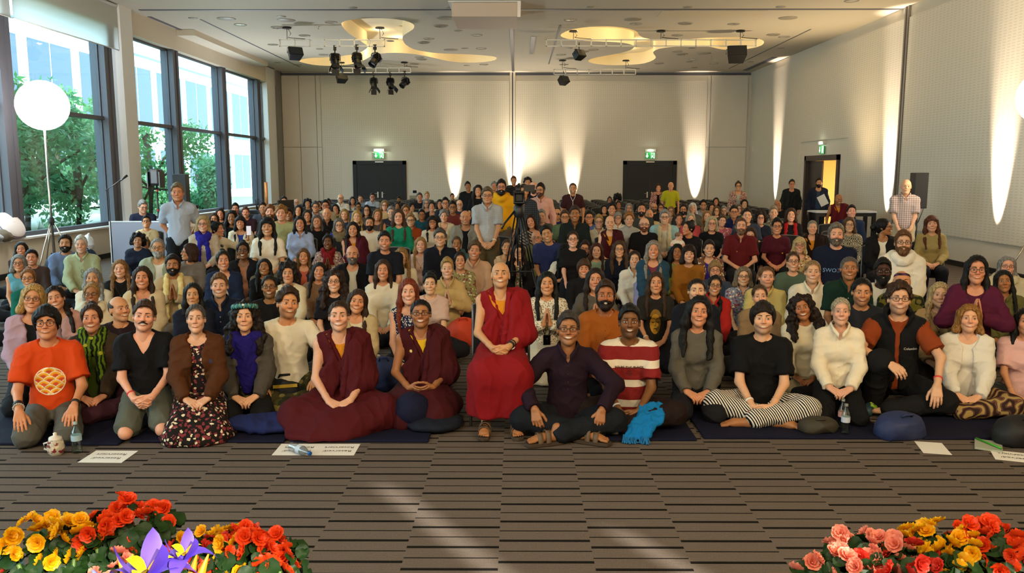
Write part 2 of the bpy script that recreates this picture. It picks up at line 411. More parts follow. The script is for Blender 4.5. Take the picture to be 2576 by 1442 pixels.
def skeleton(pose, arms, sex, hz=None):
    m = sex == 'm'; hz = hz or HZ[pose]
    ly = dict(c=.0, f=-.05, k=-.03, s=.0, hk=-.02)[pose]
    sw = .160 if m else .140
    J = dict(hz=hz, ly=ly, hip=V3(0, 0, hz), nb=V3(0, ly, hz + .50), hc=V3(0, ly - .022, hz + .665), sex=sex, pose=pose)
    J['sh'] = {s: np.array((s * sw, ly + .012, hz + .445)) for s in (-1, 1)}
    wr, pole, hd = {}, {}, {}
    for s in (-1, 1):
        pole[s] = (s * .55, .45, -.6)
        z0 = hz + dict(c=.10, f=.05, k=.06, s=-.06, hk=-.02)[pose]; y0 = ly + dict(c=-.26, f=-.27, k=-.26, s=-.16, hk=-.18)[pose]
        a = arms
        if a == 'lap': wr[s] = (s * .085, y0, z0); hd[s] = ((-s * .75, -.55, -.30), (-s * .1, .35, -.8), .65)
        elif a == 'lapc': wr[s] = (s * .070, y0 - .03, z0 + .005 * s); hd[s] = ((-s * .70, -.45, -.55), (-s * .75, .55, -.1), 1.0)
        elif a == 'lapd': wr[s] = (s * .10, y0 - .01, z0 + .035); hd[s] = ((-s * .85, -.40, -.10), (0, .6, .5), .35)
        elif a == 'clasp': wr[s] = (s * .085, y0 - .02, z0 + .02); hd[s] = ((-s * .85, -.25, -.45), (0, .9, -.2), .6)
        elif a == 'pray': wr[s] = (s * .032, ly - .215, hz + .285); hd[s] = ((-s * .12, -.22, 1.), (-s * 1., .0, .0), .06); pole[s] = (s * 1, .1, -.8)
        elif a == 'down': wr[s] = (s * (sw + .075), -.03, hz - .06); hd[s] = ((0, -.12, -1), (-s, .1, 0), .45); pole[s] = (s * .4, 1, 0)
        elif a == 'back': wr[s] = (s * .10, .17, hz + .0); hd[s] = ((-s * .8, .1, -.5), (0, .9, .1), .5); pole[s] = (s * 1, .6, 0)
        elif a == 'knees': wr[s] = (s * .175, ly - .335, .262); hd[s] = ((-s * .12, -.80, -.60), (0, .55, -.85), .30); pole[s] = (s * .35, 1, -.2)
        elif a == 'kneesout': wr[s] = (s * .245, ly - .29, hz + .13); hd[s] = ((-s * .2, -.45, -.85), (-s * .2, .9, -.3), .7); pole[s] = (s * 1, .2, -.1)
        elif a == 'knee': wr[s] = ((.235, ly - .30, hz + .13) if s > 0 else (-.2, ly - .25, hz + .08)); hd[s] = ((-s * .15, -.75, -.6), (0, .5, -.85), .4); pole[s] = (s * 1, .3, -.2)
        elif a == 'knee2': wr[s] = ((.26, ly - .33, hz + .08) if s > 0 else (-.09, ly - .37, hz + .235)); hd[s] = ((-.05, -.5, -.85), (0, .85, -.5), .35) if s > 0 else ((.75, -.45, -.5), (.2, .5, -.8), .5); pole[s] = (s * 1, .2, -.1)
        elif a == 'reach': wr[s] = (.42, -.10, hz + .50) if s > 0 else (-.085, y0, z0); hd[s] = ((.9, -.1, .1), (0, -.3, -.9), .4) if s > 0 else ((.75, -.55, -.3), (.1, .35, -.8), .65)
        elif a == 'phone': wr[s] = (.47, -.12, hz + .50) if s > 0 else (-.085, y0, z0); hd[s] = ((.2, -.1, 1.), (-.9, .1, .2), .9) if s > 0 else ((.75, -.55, -.3), (.1, .35, -.8), .65)
        elif a == 'hold': wr[s] = (-.10, -.25, hz + .30) if s > 0 else (-.20, -.20, hz + .20); hd[s] = ((-.8, -.3, .1), (0, .8, .3), .6) if s > 0 else ((.7, -.5, .1), (0, .5, .8), .5)
    J['el'], J['wr'], J['hd'] = {}, {}, {}
    l1, l2 = (.285, .255) if m else (.265, .238)
    for s in (-1, 1):
        e, w = ik(J['sh'][s], wr[s], l1, l2, pole[s]); J['el'][s], J['wr'][s], J['hd'][s] = e, w, hd[s]
    K, A, T = {}, {}, {}
    for s in (-1, 1):
        if pose == 'c': K[s], A[s], T[s] = (s * .125, -.425, .515), (s * .13, -.39, .085), (s * .15, -.55, .028)
        elif pose == 's': K[s], A[s], T[s] = (s * .10, -.015, .50), (s * .105, .03, .085), (s * .135, -.12, .028)
        elif pose == 'f': K[s], A[s], T[s] = (s * .335, -.27, .145), (-s * .06, -.37 - .04 * s, .075), (-s * .15, -.34 - .04 * s, .055)
        elif pose == 'k': K[s], A[s], T[s] = (s * .135, -.415, .085), (s * .11, .03, .06), (s * .09, .16, .035)
        else: K[s], A[s], T[s] = (s * .115, -.075, .075), (s * .115, .32, .055), (s * .11, .45, .03)
    if arms == 'knee2': K[-1], A[-1], T[-1] = (-.13, -.36, .44), (-.16, -.20, .09), (-.19, -.36, .03)
    J['K'], J['A'], J['T'] = K, A, T
    J['H'] = {s: (s * .085, 0., hz) for s in (-1, 1)}
    return J
def torso(J, slim=False):
    hz, ly = J['hz'], J['ly']; m = J['sex'] == 'm'
    Y = lambda z: ly * z / .5
    L = [ell((0, Y(.36) + .012, hz + .335), (.150 if m else .132, .098 if m else .088, .165)),
         ell((0, Y(.14) - .004, hz + .13), (.138 if m else .120, .098 if m else .088, .16), k=.06),
         ell((0, .005, hz + .01), (.150 if m else .152, .112, .115), k=.07)]
    for s in (-1, 1):
        L.append(cap(J['sh'][s] * [.45, 1, 1] + [0, 0, .015], J['sh'][s], .05 if m else .044, .054 if m else .046, k=.06))
        L.append(cap(J['nb'] + V3(0, .02, .01), J['sh'][s] * [.75, 1, 1] + [0, .012, .02], .040, .036, k=.05))
        if not m: L.append(ell((s * .062, Y(.33) - .070, hz + .315), (.058, .052, .058), k=.05))
    return L
def limb_arm(J, s, g=0., end=1.0, loose=0.):
    r = (.047, .040, .038, .026) if J['sex'] == 'm' else (.040, .035, .033, .023)
    a, e, w = J['sh'][s], J['el'][s], J['wr'][s]
    L = [cap(a, e, r[0] + g + loose * .3, r[1] + g + loose, k=.035)]
    if end > 1.0:
        t = end - 1; q = e + (w - e) * t
        L.append(cap(e, q, r[2] + .002 + g + loose, r[3] + (r[2] - r[3]) * (1 - t) + g + loose * .8, k=.02))
    return L
def half_arm(J, s, g, t, loose):
    r = (.047, .040) if J['sex'] == 'm' else (.040, .035)
    a, e = J['sh'][s], J['el'][s]; q = a + (e - a) * t
    d = nrm(e - a); R = r[0] * (1 - t) + r[1] * t + g + loose
    return [cap(a, q, r[0] + g, R, k=.035)]
def cuffs(J, kind):
    """cuts that open the sleeve ends"""
    out = []
    for s in (-1, 1):
        a, e, w = J['sh'][s], J['el'][s], J['wr'][s]
        if kind in ('ts', 'ss', 'vt', 'rg'): q = a + (e - a) * .74; d = nrm(e - a); R = .0465 if J['sex'] == 'm' else .0415
        elif kind in ('ls', 'sh', 'hd', 'tn', 'jk'): q = e + (w - e) * .93; d = nrm(w - e); R = .032 if J['sex'] == 'm' else .029
        else: out.append([]); continue
        def cut(P, q=q.astype(f32), d=d.astype(f32)): return -np.maximum(-((P - q) @ d) - .004, np.linalg.norm(P - q, axis=1) - .10)
        out.append([fun(cut, op=2, k=.003), cap(q - d * .02, q + d * .05, R, k=.003, op=1)])
    return out
def legs(J, g=0., full=1.0, loose=0., feet=False, toes=True):
    L = []
    for s in (-1, 1):
        h, kn, an, to = (np.array(J[q][s]) for q in 'HKAT')
        L.append(cap(h, kn if full >= 1 else h + (kn - h) * full, .082 + g, (.060 if full >= 1 else .066) + g + loose, k=.045))
        if full > 1:
            t = full - 1; q = kn + (an - kn) * min(t, 1)
            L.append(cap(kn, q, .056 + g + loose, .040 + g + loose, k=.035))
        if feet:
            L.append(cap(kn, an, .050, .034, k=.03))
            if toes: L.append(cap(an, to, .034, .026, k=.025, fy=1.0))
    return L
def body_mesh(J, lod, key, toes=True):
    """neckless skin of trunk, arms, legs and feet; the head and its neck, and the hands, are fused in at the collar and wrists"""
    def mk():
        L = torso(J)
        for s in (-1, 1): L += limb_arm(J, s, 0., 1.94)
        L += legs(J, -.006, 1, 0, True, toes)
        P = [nets(L, VOX['body'][lod], -.004)]
        for s in (-1, 1):
            d, n, c = J['hd'][s]; sc = 1.0 if J['sex'] == 'm' else .92
            hp = hand_prims(J['wr'][s], d, n, -s if True else s, c, sc)
            hp.append(cap(J['wr'][s] + (J['el'][s] - J['wr'][s]) * .25, J['wr'][s], .029 * sc, .0245 * sc, k=.018))
            P.append(nets(hp, VOX['hand'][lod], 0, .012))
        v, F, _ = merge(P); return v, F
    return cached(('body', lod, toes) + key, mk)
def rot(rx, ry, rz):
    cx, sx, cy, sy, cz, sz = math.cos(rx), math.sin(rx), math.cos(ry), math.sin(ry), math.cos(rz), math.sin(rz)
    X = np.array([[1, 0, 0], [0, cx, -sx], [0, sx, cx]]); Y = np.array([[cy, 0, sy], [0, 1, 0], [-sy, 0, cy]]); Z = np.array([[cz, -sz, 0], [sz, cz, 0], [0, 0, 1]])
    return Z @ Y @ X
# ------------------------------------------------------------------ clothes
def neck_cut(J, kind):
    nb = J['nb']; m = J['sex'] == 'm'
    if kind == 'crew': return [ell(nb + V3(0, -.008, .055), (.074, .078, .072), k=.006, op=1)]
    if kind == 'scoop': return [ell(nb + V3(0, -.03, .05), (.088, .09, .105), k=.006, op=1)]
    if kind == 'turtle': return []
    zn = {'v': -.14, 'deepv': -.20, 'collar': -.085}[kind]; ww = {'v': .50, 'deepv': .50, 'collar': .42}[kind]
    def wedge(P):
        q = np.abs(P[:, 0]) - np.maximum(P[:, 2] - (nb[2] + zn), 0) * ww
        return -np.maximum(np.maximum(q, P[:, 1] - nb[1] - .01), (nb[2] + zn) - P[:, 2])
    return [ell(nb + V3(0, 0, .060), (.070, .076, .074), k=.006, op=1), fun(wedge, op=2, k=.006)]
def ring(nb, r, pts, k=.02): return [cap(nb + V3(*pts[i]), nb + V3(*pts[i + 1]), r, k=k) for i in range(len(pts) - 1)]
COLL = [(-.012, -.098, -.035), (-.052, -.062, .012), (-.066, .01, .042), (-.04, .068, .056), (.04, .068, .056), (.066, .01, .042), (.052, -.062, .012), (.012, -.098, -.035)]
def zclip(z): return fun(lambda P: z - P[:, 2], op=2, k=.008)
def top_prims(J, kind, layer=0):
    """kinds: ts ls ss sh sl vt hd tn rg jk vs in"""
    hz, nb, pose = J['hz'], J['nb'], J['pose']; g = .009
    L = torso(J); hem = hz - (.09 if pose == 's' else .045); A = []
    if kind in ('ts', 'ss', 'vt', 'rg', 'rgb'):
        for s in (-1, 1): A.append(half_arm(J, s, g, .74, .013))
    elif kind in ('ls', 'sh', 'hd', 'tn', 'jk'):
        for s in (-1, 1): A.append(limb_arm(J, s, g - .002, 1.93, .007 if kind != 'hd' else .012))
    off = {'jk': .022, 'vs': .026, 'hd': .022, 'in': .005}.get(kind, .013)
    post = []
    if kind in ('jk', 'vs'):
        a, b = (.028, .085) if kind == 'jk' else (.012, .02)
        def slot(P):
            w = a + (nb[2] - .02 - P[:, 2]) * b + np.maximum(P[:, 2] - nb[2] + .10, 0) * .5
            return -np.maximum(np.abs(P[:, 0]) - w, P[:, 1] - J['ly'] * (P[:, 2] - hz) / .5 + .02)
        post.append(fun(slot, op=2, k=.006)); L2 = neck_cut(J, 'crew')
        if kind == 'vs': L += ring(nb, .020, [(-.03, -.085, .0), (-.066, -.03, .045), (-.05, .055, .075), (.05, .055, .075), (.066, -.03, .045), (.03, -.085, .0)])
    elif kind == 'hd':
        L += ring(nb, .026, [(-.02, -.105, -.03), (-.075, -.05, .02), (-.09, .03, .035), (-.05, .095, .025), (.05, .095, .025), (.09, .03, .035), (.075, -.05, .02), (.02, -.105, -.03)], .025)
        L2 = [ell(nb + V3(0, -.03, .055), (.062, .075, .085), k=.01, op=1)]
    else:
        L2 = neck_cut(J, {'ts': 'crew', 'ls': 'crew', 'sl': 'scoop', 'vt': 'v', 'tn': 'turtle', 'rg': 'crew', 'rgb': 'crew', 'sh': 'collar', 'ss': 'collar', 'in': 'scoop'}[kind])
        if kind == 'tn': L.append(cap(nb + V3(0, .02, -.02), nb + V3(0, .012, .045), .056, .054, k=.02))
    if kind in ('sl', 'in', 'vs'):
        for s in (-1, 1): post.append(ell(J['sh'][s] + np.array([s * .035, 0, -.03]), (.048, .09, .09), k=.01, op=1))
    if kind == 'rgb':        # the dark body panel of a raglan tee
        post.append(fun(lambda P: np.abs(P[:, 0]) - (.085 + np.maximum(nb[2] - P[:, 2], 0) * .42), op=2, k=.006)); off += .004
    return L, A, cuffs(J, kind), L2 + post + [zclip(hem)], off
def cloth_eval(L, post, off, A=(), cuts=()):
    def both(P):
        d = field(L, P)
        for arm, cut in zip(A, cuts):
            q = field(arm + cut, P); h = np.clip(.5 + .5 * (d - q) / .035, 0, 1); d = d * (1 - h) + q * h - .035 * h * (1 - h)
        return d - off
    return [fun(both, op=0)] + list(post)
def top_mesh(J, kind, lod, key):
    def mk():
        L, A, cuts, post, off = top_prims(J, kind)
        v, F = nets(cloth_eval(L, post, off, A, cuts), VOX['cloth'][lod], box=bounds(L + sum(A, []), off + .035))
        return wrinkle(v, F, {'jk': .010, 'hd': .010, 'vs': .006, 'in': .003}.get(kind, .0085), 25, J['sex'] == 'm'), F
    return cached(('top', kind, lod) + key, mk)
def collar_mesh(J, lod, key):
    def mk():
        nb = J['nb']; p = np.array(COLL, float); t = np.linspace(0, len(p) - 1, 29); p = np.stack([np.interp(t, range(len(p)), p[:, i]) for i in range(3)], 1); n = len(p)
        o = p * [1, 1, 0] - [0, .012, 0]; o /= np.linalg.norm(o, axis=1)[:, None]; up = np.array([0, 0, 1.]); e = np.abs(np.linspace(-1, 1, n)) ** 3
        rows = [p + o * .004 - up * .004, p + o * .002 + up * .026, p + o * .008 + up * .030, p + o * .022 + up * (.008 - .022 * e)[:, None] - np.array([0, .010, 0]) * e[:, None], p + o * .016 + up * (.006 - .022 * e)[:, None] - np.array([0, .010, 0]) * e[:, None]]
        v = np.stack(rows, 1).reshape(-1, 3) + nb; f = []
        for i in range(n - 1):
            for j in range(5): f.append((i * 5 + j, i * 5 + (j + 1) % 5, (i + 1) * 5 + (j + 1) % 5, (i + 1) * 5 + j))
        f += [(0, 1, 2, 3), ((n - 1) * 5 + 3, (n - 1) * 5 + 2, (n - 1) * 5 + 1, (n - 1) * 5)]
        return v.astype(f32), np.array(f)
    return cached(('collar', lod) + key, mk)
def scarf_mesh(J, kind, lod, key):
    def mk():
        nb, ly, hz = J['nb'], J['ly'], J['hz']
        if kind == 'S':      # wound round the neck, ends falling
            L = ring(nb, .036, [(-.01, -.085, -.02), (-.07, -.045, .02), (-.075, .03, .045), (0, .075, .055), (.075, .03, .045), (.07, -.045, .02), (.01, -.085, -.02)], .03)
            L += ring(nb, .030, [(-.07, -.06, -.04), (0, -.11, -.075), (.07, -.06, -.04)], .03)
            L += [cap(nb + V3(-.045, -.115, -.06), nb + V3(-.075, -.145, -.36), .032, .040, k=.03, fy=.55), cap(nb + V3(.045, -.115, -.06), nb + V3(.07, -.145, -.33), .032, .040, k=.03, fy=.55)]
        elif kind == 'SK':   # an open stole
            L = ring(nb, .024, [(-.075, -.06, -.01), (-.078, .02, .035), (0, .07, .05), (.078, .02, .035), (.075, -.06, -.01)], .03)
            L += [cap(nb + V3(-.08, -.06, -.01), nb + V3(-.085, -.135, -.22), .032, .038, k=.03, fy=.6), cap(nb + V3(-.085, -.135, -.22), nb + V3(-.09, -.15, -.46), .038, .04, k=.03, fy=.6),
                  cap(nb + V3(.08, -.06, -.01), nb + V3(.085, -.135, -.22), .032, .038, k=.03, fy=.6), cap(nb + V3(.085, -.135, -.22), nb + V3(.09, -.15, -.46), .038, .04, k=.03, fy=.6)]
        else:                # a broad triangle with its point on the chest
            L = ring(nb, .040, [(-.02, -.095, -.02), (-.085, -.05, .01), (-.085, .03, .04), (0, .08, .05), (.085, .03, .04), (.085, -.05, .01), (.02, -.095, -.02)], .03)
            L += [cap(nb + V3(-.11, -.08, -.05), nb + V3(.0, -.14, -.40), .035, .018, k=.05, fy=.6), cap(nb + V3(.11, -.08, -.05), nb + V3(.01, -.14, -.40), .035, .018, k=.05, fy=.6), cap(nb + V3(0, -.12, -.10), nb + V3(0, -.145, -.38), .06, .02, k=.05, fy=.6)]
        v, F = nets(L, VOX['cloth'][lod] * .85)
        return wrinkle(v, F, .011, 40, 2), F
    return cached(('scarf', kind, lod) + key, mk)
def bottom_mesh(J, kind, lod, key):
    def mk():
        hz, pose = J['hz'], J['pose']
        pel = [ell((0, .005, hz - .01), (.147, .108, .10)), ]
        if kind == 'skirt':
            L = pel + legs(J, .02, 2, .02)
            if pose == 'k': L += [cap((-.14, -.40, .07), (.14, -.40, .07), .075, k=.08), cap((0, -.2, .16), (0, -.44, .06), .16, .10, k=.08), cap((-.18, .06, .06), (.18, .06, .06), .06, k=.08), ell((0, -.30, .035), (.30, .26, .05), k=.06)]
            elif pose == 'f': L += [ell((0, -.22, .08), (.38, .26, .10), k=.08)]
            else: L += [cap((0, -.02, hz - .1), (0, -.02, .3), .15, .17, k=.08)]
        elif kind == 'shorts': L = pel + legs(J, .016, .80, .012)
        else: L = pel + legs(J, .012, 1.97, .010 if pose != 'f' else .016)
        top = hz + .09
        pr = [fun(lambda P: field(L, P) - .004, op=0), fun(lambda P: np.minimum(P[:, 2] - top, P[:, 1] + .15), op=2, k=.01), fun(lambda P: .006 - P[:, 2], op=2, k=.004)]
        v, F = nets(pr, VOX['cloth'][lod] * 1.1, box=bounds(L, .04))
        return wrinkle(v, F, .010, 22, 3), F
    return cached(('bot', kind, lod) + key, mk)
def shoes_mesh(J, lod, key):
    def mk():
        P = []
        for s in (-1, 1):
            a, t = np.array(J['A'][s]), np.array(J['T'][s])
            d = t - a
            P.append(nets([cap(a - d * .12 + [0, 0, -.01], t, .043, .036, k=.02), cap(a, a + [0, 0, .03], .042, k=.02), fun(lambda Q: .004 - Q[:, 2], op=2, k=.003)], VOX['cloth'][lod] * .8))
        v, F, _ = merge(P); return v, F
    return cached(('shoes', lod) + key, mk)
# ------------------------------------------------------------------ helpers
def tag(o, label=None, cat=None, group=None, kind=None):
    if label: o['label'] = label
    if cat: o['category'] = cat
    if group: o['group'] = group
    if kind: o['kind'] = kind
    return o
def empty(name, loc=(0, 0, 0), rz=0, label=None, cat=None, group=None, kind=None):
    o = bpy.data.objects.new(name, None); COL.objects.link(o); o.location = loc; o.rotation_euler = (0, 0, rz); o.empty_display_size = .1
    return tag(o, label, cat, group, kind)
def link(name, me, parent=None):
    o = bpy.data.objects.new(name, me); COL.objects.link(o); o.parent = parent
    return o
def lin(h): return tuple(srgb(h)) + (1,)
_mats = {}
def mat(key, color=None, rough=.6, metal=0., emit=None, estr=0., spec=None, bump=None, build=None, sheen=0.):
    if key in _mats: return _mats[key]
    m = bpy.data.materials.new(key); m.use_nodes = True; nt = m.node_tree; b = nt.nodes['Principled BSDF']
    if color is not None: b.inputs['Base Color'].default_value = lin(color) if isinstance(color, str) else color
    b.inputs['Roughness'].default_value = rough; b.inputs['Metallic'].default_value = metal
    if spec is not None: b.inputs['Specular IOR Level'].default_value = spec
    if emit: b.inputs['Emission Color'].default_value = lin(emit); b.inputs['Emission Strength'].default_value = estr
    if sheen: b.inputs['Sheen Weight'].default_value = sheen
    if bump:
        n = nt.nodes.new('ShaderNodeTexNoise'); n.inputs['Scale'].default_value = bump[0]; n.inputs['Detail'].default_value = 2
        tc = nt.nodes.new('ShaderNodeTexCoord'); nt.links.new(tc.outputs['Object'], n.inputs['Vector'])
        bp = nt.nodes.new('ShaderNodeBump'); bp.inputs['Strength'].default_value = bump[1]; bp.inputs['Distance'].default_value = bump[2] if len(bump) > 2 else .004
        nt.links.new(n.outputs['Fac'], bp.inputs['Height']); nt.links.new(bp.outputs['Normal'], b.inputs['Normal'])
    if build: build(nt, b)
    _mats[key] = m
    return m
class NB:
    """small node builder"""
    def __init__(s, nt): s.nt = nt
    def n(s, t, **kw):
        x = s.nt.nodes.new(t)
        for k, v in kw.items():
            if k.startswith('_'): x.inputs[k[1:].replace('_', ' ')].default_value = v
            else: setattr(x, k, v)
        return x
    def l(s, a, b): s.nt.links.new(a, b)
    def math(s, op, a, b=None, c=None):
        x = s.nt.nodes.new('ShaderNodeMath'); x.operation = op
        for i, v in enumerate((a, b, c)):
            if v is None: continue
            if isinstance(v, (int, float)): x.inputs[i].default_value = v
            else: s.nt.links.new(v, x.inputs[i])
        return x.outputs[0]
    def mix(s, f, a, b):
        x = s.nt.nodes.new('ShaderNodeMix'); x.data_type = 'RGBA'
        for i, v in ((0, f), (6, a), (7, b)):
            if isinstance(v, (int, float)) : x.inputs[i].default_value = v
            elif isinstance(v, str): x.inputs[i].default_value = lin(v)
            elif isinstance(v, tuple): x.inputs[i].default_value = v
            else: s.nt.links.new(v, x.inputs[i])
        return x.outputs[2]
class MB:
    """collects boxes, tubes, prisms; build() links them as one mesh object"""
    def __init__(s): s.v, s.f, s.m, s.sm = [], [], [], []
    def add(s, v, f, mi=0, smooth=False):
        o = len(s.v); s.v += [tuple(map(float, p)) for p in v]
        for q in f: s.f.append(tuple(int(i) + o for i in q)); s.m.append(mi); s.sm.append(smooth)
    def box(s, lo, hi, mi=0, M=None):
        (a, b, c), (d, e, g) = lo, hi
        v = [(a, b, c), (d, b, c), (d, e, c), (a, e, c), (a, b, g), (d, b, g), (d, e, g), (a, e, g)]
        if M is not None: v = [M @ Vector(p) for p in v]
        s.add(v, [(0, 3, 2, 1), (4, 5, 6, 7), (0, 1, 5, 4), (1, 2, 6, 5), (2, 3, 7, 6), (3, 0, 4, 7)], mi)
    def tube(s, pts, r, n=8, mi=0): v, f = tube(pts, r, n); s.add(v, f, mi, True)
    def ball(s, c, r, nu=12, nv=9, mi=0): v, f = ball(c, r, nu, nv); s.add(v, f, mi, True)
    def lathe(s, prof, n=16, c=(0, 0, 0), mi=0, M=None):
        v = []
        for r, z in prof:
            for i in range(n):
                a = i * 2 * PI / n; p = Vector((r * math.cos(a), r * math.sin(a), z))
                v.append((M @ p if M is not None else p) + Vector(c))
        f = [(i * n + j, i * n + (j + 1) % n, (i + 1) * n + (j + 1) % n, (i + 1) * n + j) for i in range(len(prof) - 1) for j in range(n)]
        s.add(v, f, mi, True)
        s.add(v[:n], [tuple(range(n))[::-1]], mi); s.add(v[-n:], [tuple(range(n))], mi)
    def prism(s, poly, z0, z1, mi=0, M=None):
        n = len(poly); v = [Vector((x, y, z0)) for x, y in poly] + [Vector((x, y, z1)) for x, y in poly]
        if M is not None: v = [M @ p for p in v]
        s.add(v, [tuple(range(n))[::-1], tuple(range(n, 2 * n))] + [(i, (i + 1) % n, n + (i + 1) % n, n + i) for i in range(n)], mi)
    def mesh(s, name, mats):
        me = bpy.data.meshes.new(name); me.from_pydata(s.v, [], s.f)
        for m in (mats if isinstance(mats, (list, tuple)) else [mats]): me.materials.append(m)
        me.polygons.foreach_set('material_index', s.m); me.polygons.foreach_set('use_smooth', s.sm); me.update()
        return me
    def build(s, name, mats, parent=None, bevel=0):
        o = link(name, s.mesh(name, mats), parent)
        if bevel:
            b = o.modifiers.new('edge', 'BEVEL'); b.width = bevel; b.segments = 2; b.limit_method = 'ANGLE'
        return o
def bx(name, lo, hi, m, parent=None, bevel=0):
    b = MB(); b.box(lo, hi); return b.build(name, m, parent, bevel)
def struct(o, label=None): o['kind'] = 'structure'; return o
def tree_copy(root, loc=None, rz=None, label=None, group=None, parent=None):
    r = root.copy(); COL.objects.link(r)
    if parent: r.parent = parent
    if loc is not None: r.location = loc
    if rz is not None: r.rotation_euler = (0, 0, rz)
    if label: r['label'] = label
    if group: r['group'] = group
    for ch in root.children: tree_copy(ch, parent=r)
    return r
# ------------------------------------------------------------------ the hall: 19 m wide, back wall 34 m away, ceiling at 5.95 m
XL, XR, YB, ZC, YF = -9.6, 9.45, 34.2, 5.95, -4.0
white = mat('wall_paint', '#cfc6b4', .75, bump=(40, .05))
def acoustic(px, pz, ax):
    def b(nt, bs):
        q = NB(nt); tc = q.n('ShaderNodeTexCoord'); sp = q.n('ShaderNodeSeparateXYZ'); q.l(tc.outputs['Object'], sp.inputs[0])
        u = q.math('FRACT', q.math('DIVIDE', sp.outputs[ax], px)); w = q.math('FRACT', q.math('DIVIDE', sp.outputs[2], pz))
        a = q.math('LESS_THAN', q.math('ABSOLUTE', q.math('SUBTRACT', u, .5)), .30); c = q.math('LESS_THAN', q.math('ABSOLUTE', q.math('SUBTRACT', w, .5)), .16)
        h = q.math('MULTIPLY', a, c)
        q.l(q.mix(h, '#d2c9b6', '#c2b9a7'), bs.inputs['Base Color'])
        bp = q.n('ShaderNodeBump', _Strength=.5, _Distance=.006, invert=True); q.l(h, bp.inputs['Height']); q.l(bp.outputs['Normal'], bs.inputs['Normal'])
    return b
panel_back = mat('perforated_panel_back', None, .8, build=acoustic(.088, .068, 0))
panel_side = mat('perforated_panel_side', None, .8, build=acoustic(.16, .055, 1))
def carpet_nodes(nt, bs):
    q = NB(nt); tc = q.n('ShaderNodeTexCoord'); sp = q.n('ShaderNodeSeparateXYZ'); q.l(tc.outputs['Object'], sp.inputs[0])
    col = q.math('FLOOR', q.math('DIVIDE', q.math('ADD', sp.outputs[0], .095), .5))
    odd = q.math('MODULO', q.math('ABSOLUTE', col), 2.0)
    y = q.math('ADD', q.math('SUBTRACT', sp.outputs[1], 5.3408), q.math('MULTIPLY', odd, .080))
    fr = q.math('MULTIPLY', q.math('FRACT', q.math('ADD', q.math('DIVIDE', y, .2525), .5)), .2525)
    thick = q.math('LESS_THAN', q.math('ABSOLUTE', q.math('SUBTRACT', fr, .12625)), .0135)
    thin = q.math('LESS_THAN', q.math('ABSOLUTE', q.math('SUBTRACT', fr, .2525)), .0055)
    thin2 = q.math('LESS_THAN', fr, .0055)
    line = q.math('MINIMUM', q.math('ADD', thick, q.math('ADD', thin, thin2)), 1.0)
    rib = q.math('FRACT', q.math('DIVIDE', y, .0126))
    ribm = q.math('LESS_THAN', rib, .42)
    no = q.n('ShaderNodeTexNoise', _Scale=160., _Detail=2.); mp = q.n('ShaderNodeMapping'); mp.inputs['Scale'].default_value = (1, .35, 1)
    q.l(tc.outputs['Object'], mp.inputs['Vector']); q.l(mp.outputs['Vector'], no.inputs['Vector'])
    hue = q.n('ShaderNodeTexNoise', _Scale=38., _Detail=1.); mp2 = q.n('ShaderNodeMapping'); mp2.inputs['Scale'].default_value = (.3, 2.2, 1)
    q.l(tc.outputs['Object'], mp2.inputs['Vector']); q.l(mp2.outputs['Vector'], hue.inputs['Vector'])
    base = q.mix(hue.outputs['Fac'], '#5c5246', '#5f5254')
    base = q.mix(q.math('MULTIPLY', ribm, .72), base, '#3a342e')
    base = q.mix(q.math('MULTIPLY', no.outputs['Fac'], .35), base, '#8f8474')
    q.l(q.mix(line, base, '#14120f'), bs.inputs['Base Color'])
    h = q.math('SUBTRACT', q.math('ADD', q.math('MULTIPLY', no.outputs['Fac'], .6), 1.), q.math('ADD', line, ribm))
    bp = q.n('ShaderNodeBump', _Strength=.5, _Distance=.004); q.l(h, bp.inputs['Height']); q.l(bp.outputs['Normal'], bs.inputs['Normal'])
carpet = mat('striped_carpet', None, .95, spec=.1, build=carpet_nodes)
dark_frame = mat('window_frame_anthracite', '#4a4b55', .5)
black_door = mat('door_black', '#07070a', .6)
ceil_m = mat('ceiling_paint', '#bfb6a5', .8)
struct(bx('floor', (XL - .6, YF, -.2), (XR + .4, YB + .4, 0), carpet))
# ---- ceiling with two organic light coves cut out
COVE_A = [(-4.74,23.11),(-4.6,22.75),(-4.39,22.51),(-4.06,22.33),(-3.67,22.27),(-3.31,22.34),(-2.97,22.62),(-2.82,23.05),(-2.81,23.42),(-2.91,23.96),(-3.16,24.61),(-3.36,25.21),(-3.46,25.93),(-3.49,26.89),(-3.36,27.83),(-3.05,28.37),(-2.67,28.74),(-2.2,28.9),(-1.56,29.07),(-1.08,29.31),(-.79,29.6),(-.71,29.94),(-.81,30.55),(-1.21,31.03),(-1.74,31.21),(-2.35,30.94),(-2.8,30.16),(-3.21,29.3),(-3.65,28.82),(-4.1,28.64),(-4.62,28.82),(-5.01,29.41),(-5.44,30.4),(-6.04,31.49),(-6.57,31.96),(-7.14,32.1),(-7.61,31.81),(-7.84,31.18),(-7.88,30.78),(-7.64,30.26),(-7.24,29.88),(-6.78,29.76),(-6.22,29.52),(-5.75,29.16),(-5.34,28.7),(-5.02,28.03),(-4.83,27.5),(-4.74,26.98),(-4.77,26.3),(-4.81,25.46),(-4.85,24.68),(-4.82,23.87)]
